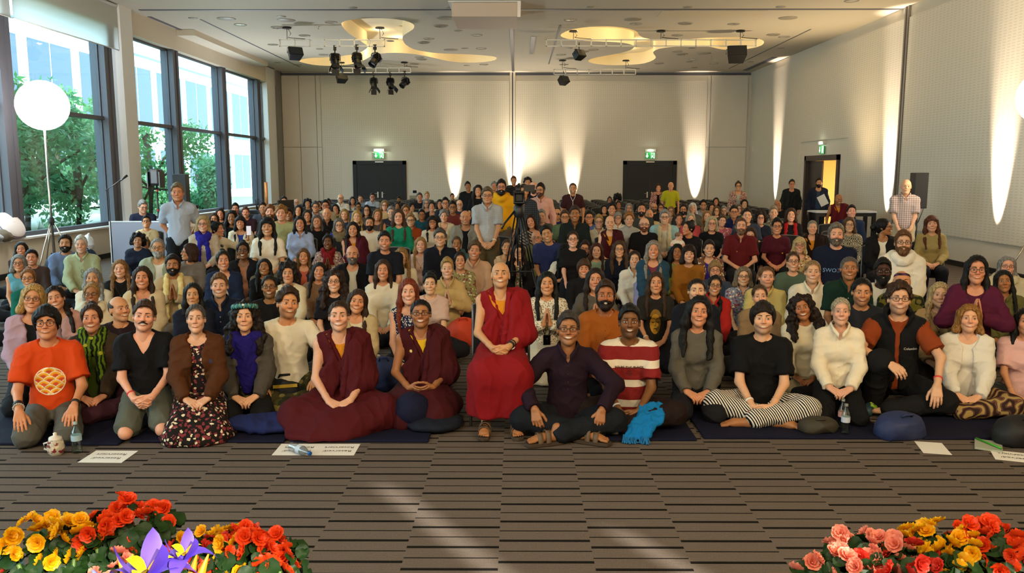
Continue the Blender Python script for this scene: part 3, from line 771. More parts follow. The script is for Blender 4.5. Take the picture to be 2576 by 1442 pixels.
COVE_B = [(1.28,25.09),(1.31,24.69),(1.49,24.12),(1.78,23.76),(2.22,23.54),(2.68,23.58),(3.12,23.91),(3.41,24.41),(3.54,24.9),(3.78,25.51),(4.19,25.87),(4.68,25.98),(5.12,25.83),(5.56,25.56),(5.88,25.48),(6.52,25.42),(6.98,25.53),(7.37,25.85),(7.62,26.39),(7.73,27.08),(7.58,27.68),(7.21,28.05),(6.7,27.92),(6.36,27.55),(6.05,27.26),(5.4,27.18),(4.9,27.4),(4.62,27.78),(4.54,28.42),(4.67,29.08),(4.85,29.78),(4.88,30.51),(4.7,31.44),(4.27,31.85),(3.66,32.02),(3.01,31.68),(2.67,31.17),(2.58,30.8),(2.63,30.2),(2.99,29.49),(3.47,28.75),(3.72,28.08),(3.76,27.49),(3.63,26.94),(3.29,26.48),(2.75,26.25),(2.13,26.1),(1.63,25.81),(1.38,25.45)]
def smooth_loop(p):      # Catmull-Rom through the outline
    n = len(p); out = []
    for i in range(n):
        a, b, c, d = (np.array(p[(i + k - 1) % n]) for k in range(4))
        for t in (0, .5): out.append(tuple(.5 * (2 * b + (c - a) * t + (2 * a - 5 * b + 4 * c - d) * t * t + (3 * b - a - 3 * c + d) * t ** 3)))
    return out
CA, CB = smooth_loop(COVE_A), smooth_loop(COVE_B)
outer = [(XL - .4, YF), (XR + .2, YF), (XR + .2, YB + .2), (XL - .4, YB + .2)]
loops = [[Vector((x, y, 0)) for x, y in L] for L in (outer, CA, CB)]
flat = [p for L in loops for p in L]
b = MB(); b.add([(p.x, p.y, ZC) for p in flat], tessellate_polygon(loops))
RD = .42
cove_m = mat('cove_plaster', '#efe0bd', .8)
for L in (CA, CB):
    n = len(L); b.add([(x, y, ZC) for x, y in L] + [(x, y, ZC + RD) for x, y in L], [(i, (i + 1) % n, n + (i + 1) % n, n + i) for i in range(n)], 1, True)
    b.add([(x, y, ZC + RD) for x, y in L], tessellate_polygon([[Vector((x, y, 0)) for x, y in L]]), 1)
b.box((XL - .4, YF, ZC + .7), (XR + .2, YB + .2, ZC + .8))
struct(b.build('ceiling', [ceil_m, cove_m]))
def cove_light(x, y, e): light('cove_light', 'POINT', (x, y, ZC + .26), e, (1, .74, .36), shadow_soft_size=.07)
for x, y, e in ((-4.35, 23.1, 12), (-3.3, 23.0, 10), (-4.3, 26.6, 9), (-3.9, 28.0, 12), (-6.7, 30.9, 20), (-5.6, 30.1, 12), (-1.5, 30.1, 7), (-2.6, 29.4, 8), (2.2, 24.6, 18), (3.1, 25.6, 14), (6.9, 26.6, 22), (5.4, 26.4, 10), (4.2, 26.8, 10), (3.8, 30.6, 22), (4.1, 28.6, 10)): cove_light(x, y, e)
# ---- walls
bk = MB(); bk.box((XL - .4, YB, 0), (XR + .2, YB + .2, ZC + .1)); struct(bk.build('wall_back', white))
# perforated panels and smooth door fields, seams
DOORS = [(-6.69, -4.51), (4.33, 6.51)]
def panel(name, lo, hi, m): o = bx(name, lo, hi, m); o['kind'] = 'structure'; return o
pm = []
segs = [(-7.92, -.30, [(-7.18, -3.94)]), (-.05, 7.66, [(3.86, 6.72)])]
p = MB()
for a, c, gaps in segs:
    g0, g1 = gaps[0]
    p.box((a, YB - .05, 2.98), (c, YB, ZC - .35)); p.box((a, YB - .05, 0), (g0, YB, 2.98)); p.box((g1, YB - .05, 0), (c, YB, 2.98))
struct(p.build('wall_back_panelling', panel_back))
sm = MB()
for a, c, gaps in segs:
    g0, g1 = gaps[0]
    sm.box((g0 + .002, YB - .045, 0), (g1 - .002, YB, 2.978))
for x0, x1 in ((-9.58, -8.80), (-8.78, -8.12), (-8.10, -7.93), (7.68, 7.79), (7.81, 9.28)):
    for z0, z1 in ((0, 2.96), (2.985, ZC - .14)): sm.box((x0, YB - .08, z0), (x1, YB, z1))
sm.box((-.285, YB - .07, 0), (-.20, YB, ZC)); sm.box((-.15, YB - .07, 0), (-.065, YB, ZC))
struct(sm.build('trim_1', white))
dk = MB(); dk.box((-9.6, YB - .02, ZC - .12), (9.4, YB + .01, ZC - .02)); dk.box((-.2, YB - .03, 0), (-.15, YB, ZC))
for x in (-9.585,): dk.box((x - .03, YB - .14, 0), (x + .10, YB, ZC))
struct(dk.build('trim_2', dark_frame))
# right wall with an open doorway at 24.6..27.4 m
DY0, DY1, DZ = 24.62, 27.36, 2.44
rw = MB()
rw.box((XR, YF, 0), (XR + .25, DY0, ZC + .1)); rw.box((XR, DY1, 0), (XR + .25, YB + .2, ZC + .1)); rw.box((XR, DY0, DZ), (XR + .25, DY1, ZC + .1))
struct(rw.build('wall_right', white))
rp = MB()
for y0, y1 in ((YF, 20.62), (20.86, 23.95), (27.95, 33.6)): rp.box((XR - .04, y0, .62 if y0 < 20 else .1), (XR, y1, ZC - .28))
rp.box((XR - .04, 23.95, 2.96), (XR, 27.95, ZC - .28))
struct(rp.build('wall_right_panelling', panel_side))
sd = MB(); sd.box((XR - .06, 20.64, 0), (XR, 20.70, ZC)); sd.box((XR - .06, 20.78, 0), (XR, 20.84, ZC)); struct(sd.build('trim_3', mat('steel_track', '#8a8378', .4, .6)))
sd = MB(); sd.box((XR - .045, 20.70, 0), (XR, 20.78, ZC)); struct(sd.build('trim_4', dark_frame))
bb = MB(); bb.box((XR - .05, YF, 0), (XR + .01, DY0 - .1, .11)); bb.box((XR - .05, DY1 + .1, 0), (XR + .01, YB, .11)); struct(bb.build('baseboard_right', black_door))
bb = MB(); bb.box((XL - .01, YF, 0), (XL + .05, YB, .11)); struct(bb.build('baseboard_left', black_door))
bb = MB()
for x0, x1 in ((XL, -6.75), (-4.45, 4.28), (6.56, XR)): bb.box((x0, YB - .09, 0), (x1, YB, .11))
struct(bb.build('baseboard_back', black_door))
# doorway frame, one leaf swung out, lit corridor beyond
dw = empty('door_3', (XR, 26, 0), kind='structure')
fr = MB()
for lo, hi in (((-.06, -1.46, 0), (.27, -1.30, DZ + .06)), ((-.06, 1.30, 0), (.27, 1.44, DZ + .06)), ((-.06, -1.46, DZ - .10), (.27, 1.44, DZ + .06))): fr.box(lo, hi)
fr.build('door_frame', mat('door_frame_brown', '#33231f', .5), dw)
lf = MB(); lf.box((.05, .12, .01), (.10, 1.30, DZ - .11)); lf.build('door_leaf', mat('door_leaf_brown', '#241a1a', .5), dw)
bx('door_closer', (-.03, -.2, DZ - .02), (0, .35, DZ + .03), mat('brushed_metal', '#b9b4a8', .35, .9), dw)
co = MB(); co.box((XR + 3.6, 23, 0), (XR + 3.7, 29.4, 3.2)); co.box((XR + .25, 29.3, 0), (XR + 3.7, 29.4, 3.2)); co.box((XR + .25, 22.9, 0), (XR + 3.7, 23, 3.2)); co.box((XR + .25, 22.9, 3.1), (XR + 3.7, 29.4, 3.2)); co.box((XR + .25, 22.9, -.1), (XR + 3.7, 29.4, 0))
struct(co.build('wall_corridor', mat('corridor_paint', '#d8b878', .8)))
light('corridor_lamp', 'AREA', (XR + 2.2, 25.5, 3.05), 420, (1, .84, .55), (XR + 2.2, 25.5, 0), size=1.6)
# double doors in the back wall
for i, (x0, x1) in enumerate(DOORS):
    d = empty('door_%d' % (i + 1), ((x0 + x1) / 2, YB - .05, 0), kind='structure'); w = (x1 - x0) / 2
    fr = MB()
    for lo, hi in (((-w, -.06, 0), (-w + .15, .05, 2.43)), ((w - .15, -.06, 0), (w, .05, 2.43)), ((-w, -.06, 2.28), (w, .05, 2.43))): fr.box(lo, hi)
    fr.build('door_frame', black_door, d)
    for s in (-1, 1):
        lo, hi = ((-w + .155, -.03, .01), (-.006, .02, 2.275)) if s < 0 else ((.006, -.03, .01), (w - .155, .02, 2.275))
        lf = bx('door_leaf', lo, hi, black_door, d)
        h = MB(); h.box((s * .09 - .025, -.045, .93), (s * .09 + .025, -.03, 1.17)); h.tube([(s * .09, -.04, 1.10), (s * .09, -.09, 1.10), (s * .09 + s * .12, -.09, 1.10)], .011, 6)
        h.build('door_handle', mat('brushed_metal'), lf)
    bx('door_closer', (-.17, -.09, 2.36), (.17, -.06, 2.40), mat('brushed_metal'), d)
# front wall behind the photographer, slots added to throw sun on carpet and flowers
SLOTS = [(2.4, 3.7, 4.55, 5.0), (5.0, 5.32, 4.5, 5.86), (5.32, 6.0, 4.55, 4.95), (6.0, 6.3, 4.5, 5.45)]
fw = MB(); xs = sorted({XL - .4, XR + .25} | {v for s in SLOTS for v in s[:2]})
for a, c in zip(xs[:-1], xs[1:]):
    s = [q for q in SLOTS if q[0] == a and q[1] == c]
    if s: fw.box((a, YF - .25, 0), (c, YF, s[0][2])); fw.box((a, YF - .25, s[0][3]), (c, YF, ZC + .1))
    else: fw.box((a, YF - .25, 0), (c, YF, ZC + .1))
struct(fw.build('wall_front', white))
# ---- window wall on the garden side
lw = MB(); lw.box((XL - .42, YF, 0), (XL, YB, .70)); struct(lw.build('wall_left', white))
sl = MB(); sl.box((XL - .40, YF, .70), (XL + .06, YB, .735)); struct(sl.build('trim_5', mat('sill_white', '#dad9d6', .4)))
so = MB(); so.box((XL - .42, YF, 5.38), (XL + .04, YB, ZC + .1)); so.box((XL + .04, 24.0, ZC - .16), (XL + .55, 30.9, ZC)); struct(so.build('wall_left_soffit', white))
pil = MB(); pil.box((XL - .40, 20.42, .0), (XL + .12, 21.06, ZC)); pil.box((XL - .40, 32.35, 0), (XL + .06, 33.30, ZC)); pil.box((XL - .4, 33.30, 0), (XL + .02, YB, ZC)); struct(pil.build('trim_6', mat('pilaster_white', '#dcdcda', .6)))
edge = MB(); edge.box((XL, 33.55, 0), (XL + .14, 33.95, ZC)); struct(edge.build('trim_7', mat('pilaster_grey', '#77736c', .6)))
def glass_nodes(nt, bs):
    q = NB(nt); out = [n for n in nt.nodes if n.type == 'OUTPUT_MATERIAL'][0]; nt.nodes.remove(bs)
    t = q.n('ShaderNodeBsdfTransparent'); t.inputs[0].default_value = (.80, .92, .93, 1); g = q.n('ShaderNodeBsdfGlossy'); g.inputs['Roughness'].default_value = .02
    f = q.n('ShaderNodeFresnel', _IOR=1.5); ge = q.n('ShaderNodeNewGeometry'); m = q.n('ShaderNodeMixShader'); q.l(q.math('MULTIPLY', f.outputs[0], q.math('SUBTRACT', 1.0, ge.outputs['Backfacing'])), m.inputs[0]); q.l(t.outputs[0], m.inputs[1]); q.l(g.outputs[0], m.inputs[2]); q.l(m.outputs[0], out.inputs[0])
glass = mat('window_glass', None, build=glass_nodes)
MUL = [(-3.3, .6), (.55, .6), (4.4, .6), (8.25, .6), (12.1, .6), (15.95, .68), (19.98, .84), (23.92, .80), (27.80, .92), (31.50, 1.0)]
LITES = []
for i, (y, w) in enumerate(MUL):
    m = MB(); m.box((XL - .36, y - .17, .72), (XL - .02, y + .17, 5.40)); m.box((XL - .14, y - .19, .72), (XL + .0, y - .06, 5.40)); m.box((XL - .14, y + .06, .72), (XL + .0, y + .19, 5.40))
    struct(m.build('trim_%d' % (10 + i), dark_frame))
wi = 0
bays = [(MUL[i][0] + .17, MUL[i + 1][0] - .17) for i in range(len(MUL) - 1)] + [(31.67, 32.36)]
for y0, y1 in bays:
    if y0 < 20.3 < y1 or abs(y0 - 20.15) < .1: y0 = 21.06
    wi += 1; w = empty('window_%d' % wi, (XL - .2, (y0 + y1) / 2, .735), kind='structure'); hw = (y1 - y0) / 2
    f = MB()
    for z in (0, 2.47, 4.59): f.box((-.09 if z == 2.47 else -.05, -hw, z), (.10 if z == 2.47 else .05, hw, z + .085))
    for s in (-1, 1): f.box((-.05, s * hw - (.05 if s > 0 else 0), 0), (.05, s * hw + (.05 if s < 0 else 0), 4.67))
    f.build('window_frame', dark_frame, w)
    for z0, z1 in ((.085, 2.47), (2.555, 4.59)): bx('pane', (-.006, -hw + .05, z0), (.006, hw - .05, z1), glass, w)
# roller blinds over the two nearer bays
def blind_nodes(nt, bs):
    q = NB(nt); out = [n for n in nt.nodes if n.type == 'OUTPUT_MATERIAL'][0]; t = q.n('ShaderNodeBsdfTranslucent'); t.inputs[0].default_value = lin('#e8eef0'); m = q.n('ShaderNodeMixShader'); m.inputs[0].default_value = .6
    q.l(bs.outputs[0], m.inputs[1]); q.l(t.outputs[0], m.inputs[2]); q.l(m.outputs[0], out.inputs[0])
blind_m = mat('blind_fabric', '#dfe3e2', .8, build=blind_nodes)
for k, (y0, y1, lab) in enumerate(((16.16, 20.36, 'white roller blind drawn a little down beside the white pilaster'), (12.3, 16.08, 'white roller blind on the window bay cut by the picture edge'))):
    e = empty('roller_blind', (XL + .08, (y0 + y1) / 2, 5.9), label=lab, cat='blind', group='roller blinds on the window wall'); h = (y1 - y0) / 2
    b = MB(); b.add([(0, -h, -1.02), (0, h, -1.02), (0, h, 0), (0, -h, 0)], [(0, 1, 2, 3)]); b.build('blind_fabric', blind_m, e)
    b = MB(); b.tube([(0, -h, -.0), (0, h, -.0)], .035, 10); b.tube([(0, -h, -1.02), (0, h, -1.02)], .014, 8); b.build('blind_roller', mat('sill_white'), e)
# ---- ceiling fittings
def ceil_lines():
    b = MB()
    b.box((XL + .3, 21.05, ZC - .012), (XR - .02, 21.17, ZC)); b.box((-.20, 22.1, ZC - .012), (-.10, 33.9, ZC)); b.box((1.16, 23.3, ZC - .01), (1.2, 31.6, ZC)); b.box((8.2, 24.0, ZC - .01), (8.235, 33.0, ZC)); b.box((-8.3, 22.4, ZC - .01), (-8.26, 32.4, ZC)); b.box((.42, 25.2, ZC - .01), (.55, 28.9, ZC)); b.box((-9.5, 22.0, ZC - .01), (-9.4, 33, ZC))
    b.box((8.9, 29.8, ZC - .01), (9.1, 33.6, ZC))
    return struct(b.build('trim_8', dark_frame))
ceil_lines()
gr = MB(); gr.box((3.6, 21.3, ZC - .01), (6.2, 22.1, ZC)); gr.box((.6, 25.2, ZC - .01), (1.0, 28.9, ZC)); struct(gr.build('trim_9', mat('ceiling_hatch', '#c2b69d', .8)))
DL = [(-3.99,20.84,0),(-1.61,20.82,0),(-4.96,22.82,1),(-6.07,22.53,2),(-5.46,23.52,3),(-6.22,25.01,1),(-1.16,22.42,1),(-1.86,22.21,2),(-2.09,23.38,4),(-1.66,24.21,0),(-1.17,24.97,1),(-2.65,25.64,1),(-2.88,26.33,4),(-3.86,26.04,0),(-2.17,27.94,2),(-1.69,27.62,0),(-1.16,27.67,1),(-6.59,29.04,1),(-6.41,27.7,0),(-3.39,29.71,1),(-3.38,30.21,4),(-3.79,31.5,1),(-1.23,31.71,1),(-1.88,31.99,0),(-7.66,26.77,1),(-8.75,31.09,0),(-8.18,31.73,1),(1.74,20.77,0),(4.13,20.82,0),(6.37,20.8,0),(1.4,22.56,1),(3.2,23.12,1),(3.02,22.44,2),(7.02,22.27,2),(5.85,23.17,1),(4.52,23.02,4),(4.69,25.04,1),(7.9,25.33,1),(7.45,24.9,4),(1.5,29.12,1),(2.5,27.97,1),(2.2,28.33,4),(1.68,27.57,0),(5.32,28.37,1),(5.6,28.95,4),(5.64,27.59,0),(6.31,28.82,2),(6.26,30.37,1),(6.27,31.01,0),(5.24,31.44,1),(7.26,31.45,1),(6.81,32.68,0),(8.48,30.99,0),(1.75,31.74,1),(8.51,27.61,0),(-7.57,22.3,2),(-7.5,23.2,1),(-8.4,22.2,0),(-6.05,22.0,0),(-6.6,23.6,4),(7.8,20.1,1)]
chrome = mat('downlight_chrome', '#d8d4c8', .25, .8); ring_m = mat('downlight_ring', '#8f887a', .5); dgrey = mat('lamp_dark', '#1b1a1a', .5)
def fitting(kind):
    e = empty(('blanking_plate', 'downlight', 'ceiling_loudspeaker', 'sprinkler', 'air_outlet')[kind])
    b = MB(); r = (.12, .17, .24, .05, .19)[kind]
    if kind == 1:
        b.lathe([(r, .0), (r, -.014), (r - .025, -.016), (r - .03, -.004)], 20); b.build('ring', ring_m, e); b = MB(); b.lathe([(r - .03, -.006), (.07, -.003), (.03, -.012)], 16); b.build('reflector', chrome, e)
    elif kind == 4:
        b.lathe([(r, 0), (r, -.02), (r - .03, -.03), (r - .04, -.01)], 20); b.build('ring', ring_m, e); b = MB()
        for a in range(8): b.box((.02, -.016, -.02), (r - .03, .016, -.012), 0, Matrix.Rotation(a * PI / 4, 4, 'Z'))
        b.lathe([(r - .04, -.004), (.01, -.006)], 16, mi=1); b.build('swirl_vanes', [ring_m, dgrey], e)
    elif kind == 3: b.lathe([(r, 0), (r, -.01), (.012, -.015), (.012, -.06), (.03, -.065), (.03, -.07)], 12); b.build('sprinkler_head', chrome, e)
    else: b.lathe([(r, 0), (r, -.008), (r - .015, -.016), (.01, -.018)], 20); b.build('grille_cover' if kind == 2 else 'cover', ring_m, e)
    return e
FIT = {}
KN = ('flat round cap', 'round recessed downlight with chrome reflector', 'round grey loudspeaker grille', 'small sprinkler head', 'round swirl air outlet')
GN = ('ceiling caps', 'recessed downlights', 'ceiling loudspeakers', 'sprinkler heads', 'swirl air outlets')
CN = ('cap', 'light', 'loudspeaker', 'sprinkler', 'vent')
for x, y, k in DL:
    if k not in FIT: o = FIT[k] = fitting(k)
    else: o = tree_copy(FIT[k])
    o.location = (x, y, ZC); tag(o, KN[k] + ' set flush in the hall ceiling', CN[k], GN[k])
# projector lift box near the top edge
pb = empty('projector_box', (-.75, 20.6, ZC), label='white projector lift box hanging from the ceiling at the top edge', cat='projector box')
b = MB(); b.box((-.78, -.45, -.34), (.76, 1.3, -.02)); b.build('housing', mat('box_white', '#c2ad98', .6), pb, .01)
b = MB(); b.box((-.86, -.55, -.02), (.84, 1.4, 0)); b.build('ceiling_flange', mat('sill_white'), pb)
# ------------------------------------------------------------------ outside the windows
def gz(nt, bs):
    q = NB(nt); tc = q.n('ShaderNodeTexCoord'); no = q.n('ShaderNodeTexNoise', _Scale=1.2, _Detail=5.); q.l(tc.outputs['Object'], no.inputs['Vector'])
    q.l(q.mix(no.outputs['Fac'], '#3e5a2c', '#8a8f78'), bs.inputs['Base Color'])
struct(bx('ground', (-60, -30, -.3), (XL - .42, 70, -.12), mat('garden_ground', None, .95, build=gz)))
fac_w, fac_g = mat('facade_white', '#e3e5e4', .8), mat('facade_glass', '#2f4458', .35, spec=.3)
fac_f = mat('facade_frame', '#dfe6ea', .5)
fb = empty('office_building', (-24, 25, 0), label='pale office building with slanted dark windows beyond the garden', cat='building')
b = MB(); b.box((-8, -38, 0), (0, 66, 9.2)); b.build('wall', fac_w, fb)
b = MB(); b.box((-8.4, -38.4, 9.2), (.5, 66.4, 9.6)); b.build('roof', mat('facade_roof', '#9aa1a6', .6), fb)
for fl, (z0, z1) in enumerate(((.4, 3.5), (4.6, 8.6))):
    for k in range(13):
        y = -1 + k * 4.9
        w = bx('window', (-.02, y - 2.1, z0), (.06, y + 2.1, z1), fac_f, fb)
        for s in (0, 1): bx('pane', (.05, y - 2.0 + s * 2.05, z0 + .1), (.075, y - .06 + s * 2.05, z1 - .1), fac_g, w)
leaf_m = []
for i, (c1, c2) in enumerate((('#2f6238', '#5f9a5a'), ('#1f5034', '#4f8f60'), ('#3a7048', '#7aa878'))):
    def lf(nt, bs, c1=c1, c2=c2):
        q = NB(nt); g = q.n('ShaderNodeNewGeometry'); q.l(q.mix(g.outputs['Random Per Island'], c1, c2), bs.inputs['Base Color'])
        out = [n for n in nt.nodes if n.type == 'OUTPUT_MATERIAL'][0]; t = q.n('ShaderNodeBsdfTranslucent'); t.inputs[0].default_value = lin(c2); m = q.n('ShaderNodeMixShader'); m.inputs[0].default_value = .4
        q.l(bs.outputs[0], m.inputs[1]); q.l(t.outputs[0], m.inputs[2]); q.l(m.outputs[0], out.inputs[0])
    leaf_m.append(mat('leaves_%d' % i, None, .5, build=lf))
bark = mat('bark', '#4a3d30', .9, bump=(30, .5))
def leaf_cloud(rng, centres, n, size):
    c = np.array([x[:3] for x in centres]); r = np.array([x[3] for x in centres])
    k = rng.choice(len(c), n, p=r ** 2 / (r ** 2).sum()); d = rng.normal(size=(n, 3)); d /= np.linalg.norm(d, axis=1)[:, None]
    p = c[k] + d * (r[k] * rng.uniform(.55, 1.05, n))[:, None]
    a = rng.normal(size=(n, 3)); a /= np.linalg.norm(a, axis=1)[:, None]; b = np.cross(a, d + .01); b /= np.linalg.norm(b, axis=1)[:, None] + 1e-9
    L = (size * rng.uniform(.6, 1.3, n))[:, None]
    v = np.stack([p - a * L, p + b * L * .45, p + a * L, p - b * L * .45], 1).reshape(-1, 3)
    return v, np.arange(4 * n).reshape(n, 4)
TREES = [(-13.3, 22.4, 4.3, 1.6, 'leafy garden tree glowing behind the tripod lamp', 1), (-13.8, 26.0, 4.1, 1.6, 'leafy garden tree before the window mullion near the pilaster', 2), (-13.2, 29.8, 4.4, 1.6, 'tall garden tree seen just past the white pilaster', 0),
         (-13.6, 35.6, 2.6, 1.3, 'loose low garden tree in the middle of the far windows', 1), (-13.2, 18.6, 4.0, 1.6, 'leafy garden tree seen through the window at the picture edge', 0), (-17.5, 41.0, 2.4, 1.4, 'far garden shrub tree near the pale facade', 2), (-17.4, 31.5, 4.8, 1.7, 'garden tree in the second row by the facade', 0), (-17.3, 25.5, 4.6, 1.7, 'garden tree in the second row behind the tripod lamp', 1)]
for i, (x, y, h, r, lab, mi) in enumerate(TREES):
    rng = np.random.RandomState(20 + i); t = empty('garden_tree', (x, y, -.15), label=lab, cat='tree', group='trees in the garden')
    cs = [(rng.uniform(-1, 1) * r * .8, rng.uniform(-1, 1) * r * .9, rng.uniform(.18, 1.0) * h, rng.uniform(.32, .55) * r) for _ in range(13)]
    v, F = leaf_cloud(rng, cs, 4200, .11); me = to_mesh('crown', v, F, [leaf_m[mi]]); me.polygons.foreach_set('use_smooth', np.zeros(len(F), bool)); link('crown', me, t)
    b = MB(); b.tube([(0, 0, 0), (.1, .05, h * .4), (-.05, .1, h * .8)], .12, 8)
    for c in cs[:6]: b.tube([(.05, .05, h * .35), (c[0] * .5, c[1] * .5, h * .35 + (c[2] - h * .35) * .6), c[:3]], .045, 6)
    b.build('trunk', bark, t)
for i, (x, y, r, lab) in enumerate(((-15.5, 30.5, .42, 'small white round garden stone close to the pilaster'), (-15.9, 28.3, .62, 'large white garden stone, biggest of the three outside'), (-16.3, 27.0, .55, 'pale rounded garden stone behind the tripod legs'))):
    b = MB(); b.ball((0, 0, 0), (r, r * 1.15, r * .8), 20, 14); o = b.build('garden_stone', mat('stone_white', '#d5d6d2', .7, bump=(8, .2)))
    o.location = (x, y, r * .6 - .12); tag(o, lab, 'stone', 'white garden stones')
# ------------------------------------------------------------------ stage edge, flowers, monitors
struct(bx('trim_30', (XL + .8, YF + .6, 0), (XR - .8, 2.62, .42), mat('stage_carpet', '#1a1a1c', .9)))
blk = mat('black_plastic', '#0d0e10', .45); blkm = mat('black_metal', '#111114', .4, .3)
wood_m = mat('planter_wood', '#5a4030', .6, bump=(20, .2))
def flower_proto(kind, col, col2):
    """a begonia bloom: three rings of cupped petals round a tight centre"""
    P = []; rng = np.random.RandomState(kind)
    for ring_i, (n, r, tilt, sz) in enumerate(((5, .016, .35, .021), (5, .010, .85, .016), (4, .004, 1.2, .010))):
        for j in range(n):
            a = (j + .5 * ring_i) * 2 * PI / n + rng.uniform(-.2, .2)
            u = np.linspace(-1, 1, 6); w = np.linspace(0, 1, 6); U, Wd = np.meshgrid(u, w, indexing='ij')
            wd = sz * np.sin(np.clip(Wd * 2.5 + .35, 0, PI * .93)) ** .7
            px = U * wd; py = r * .4 + Wd * sz * 1.35 * math.cos(tilt * .8); pz = Wd * sz * 1.3 * math.sin(tilt) + .004 * (U ** 2) * (1 if ring_i < 2 else 2) + .004 * Wd ** 3 * np.sin(U * 4 + j)
            p = np.stack([px, py, pz], -1).reshape(-1, 3) @ np.array([[math.cos(a), math.sin(a), 0], [-math.sin(a), math.cos(a), 0], [0, 0, 1]])
            f = [(i * 6 + k, (i + 1) * 6 + k, (i + 1) * 6 + k + 1, i * 6 + k + 1) for i in range(5) for k in range(5)]
            c = srgb(col)[None] * (1 - .65 * (1 - Wd.reshape(-1, 1)) ** 1.2) + srgb(col2)[None] * (.65 * (1 - Wd.reshape(-1, 1)) ** 1.2)
            P.append((p.astype(f32), np.array(f), c))
    v, F, c = merge(P); return to_mesh('begonia_bloom', v, F, [petal_m], c)
def petal_nodes(nt, bs):
    q = NB(nt); a = q.n('ShaderNodeVertexColor'); a.layer_name = 'Col'; q.l(a.outputs[0], bs.inputs['Base Color']); bs.inputs['Roughness'].default_value = .45
    out = [n for n in nt.nodes if n.type == 'OUTPUT_MATERIAL'][0]; t = q.n('ShaderNodeBsdfTranslucent'); q.l(a.outputs[0], t.inputs[0]); m = q.n('ShaderNodeMixShader'); m.inputs[0].default_value = .45
    q.l(bs.outputs[0], m.inputs[1]); q.l(t.outputs[0], m.inputs[2]); q.l(m.outputs[0], out.inputs[0])
petal_m = mat('petals', None, .45, build=petal_nodes)
dleaf = mat('begonia_leaf', '#16300f', .5, spec=.2, bump=(60, .2))
FC = dict(y=('#f4c010', '#e88a08'), o=('#f0501a', '#d83a10'), p=('#f09a80', '#d84a40'), r=('#e0402c', '#b81c18'))
FP = {k: flower_proto(i, *c) for i, (k, c) in enumerate(FC.items())}
WORDS = dict(y='yellow', o='orange', p='salmon pink', r='red')
def begonia(name_lab, x, y, col, seed, w=.20, top=.90, nb=16, droop=0):
    """one begonia plant: leafy mound with its blooms as parts"""
    rng = np.random.RandomState(seed); e = empty('begonia_plant', (x, y, .42), label=name_lab, cat='flower', group='begonias in the stage planters')
    h = top - .42
    v, f = [], []
    N = 330
    for i in range(N):
        a = rng.uniform(0, 2 * PI); rr = w * math.sqrt(rng.uniform()); z = h * (.45 + .5 * rng.uniform()) - .3 * rr
        c = np.array([rr * math.cos(a), rr * math.sin(a) * .8, z]); s = rng.uniform(.014, .030)
        n = nrm([math.cos(a) * .6 + rng.normal() * .3, math.sin(a) * .6 - .3 + rng.normal() * .3, .8]); t = nrm(np.cross(n, rng.normal(size=3))); bb = np.cross(n, t)
        o = len(v); v.append(c - n * .008)
        for k in range(9):
            q = k * 2 * PI / 9; v.append(c + s * (t * math.cos(q) * 1.15 + bb * math.sin(q)) + n * .006 * math.sin(3 * q))
        f += [(o, o + 1 + k, o + 1 + (k + 1) % 9) for k in range(9)]
    me = bpy.data.meshes.new('leaf_mound'); me.from_pydata([tuple(map(float, p)) for p in v], [], f); me.materials.append(dleaf); me.polygons.foreach_set('use_smooth', [True] * len(f)); link('leaf_mound', me, e)
    b = MB()
    for i in range(9): a = i * 2.4; b.tube([(0, 0, 0), (.05 * math.cos(a), .05 * math.sin(a), h * .4), (.11 * math.cos(a), .10 * math.sin(a), h * .8)], .006, 5)
    b.build('stem', mat('stem_green', '#4a6a28', .5), e)
    for i in range(nb):
        o = link('bloom', FP[col], e); a = rng.uniform(0, 2 * PI); rr = w * .92 * math.sqrt(rng.uniform(.02, 1))
        z = h * 1.0 - .05 + rng.uniform(-.02, .05) - .55 * rr * rr / w
        if droop and i < droop: rr = w * rng.uniform(.75, 1.0); a = -PI / 2 + rng.uniform(-.9, .9); z = h * rng.uniform(.55, .82)
        o.location = (rr * math.cos(a), rr * math.sin(a) * .8, z); s = rng.uniform(.58, .86); o.scale = (s,) * 3
        tl = .35 + rr / w * .75; o.rotation_euler = (-math.sin(a) * tl + (.45 if math.sin(a) < .3 else 0), math.cos(a) * tl, rng.uniform(0, 6))
    return e
def planter(x0, x1, y, lab):
    e = empty('planter_box', ((x0 + x1) / 2, y, .42), label=lab, cat='planter', group='wooden planters on the stage edge'); w = (x1 - x0) / 2
    b = MB()
    for lo, hi in (((-w, -.15, 0), (w, -.13, .34)), ((-w, .13, 0), (w, .15, .34)), ((-w, -.13, 0), (-w + .02, .13, .34)), ((w - .02, -.13, 0), (w, .13, .34))): b.box(lo, hi)
    b.build('box', wood_m, e); bx('soil', (-w + .02, -.13, .02), (w - .02, .13, .31), mat('soil', '#1d1510', .95), e)
planter(-1.75, -.66, 2.33, 'brown wooden planter under the begonias on the window side of the stage')
planter(.80, 1.9, 2.33, 'brown wooden planter under the begonias on the side wall end of the stage')
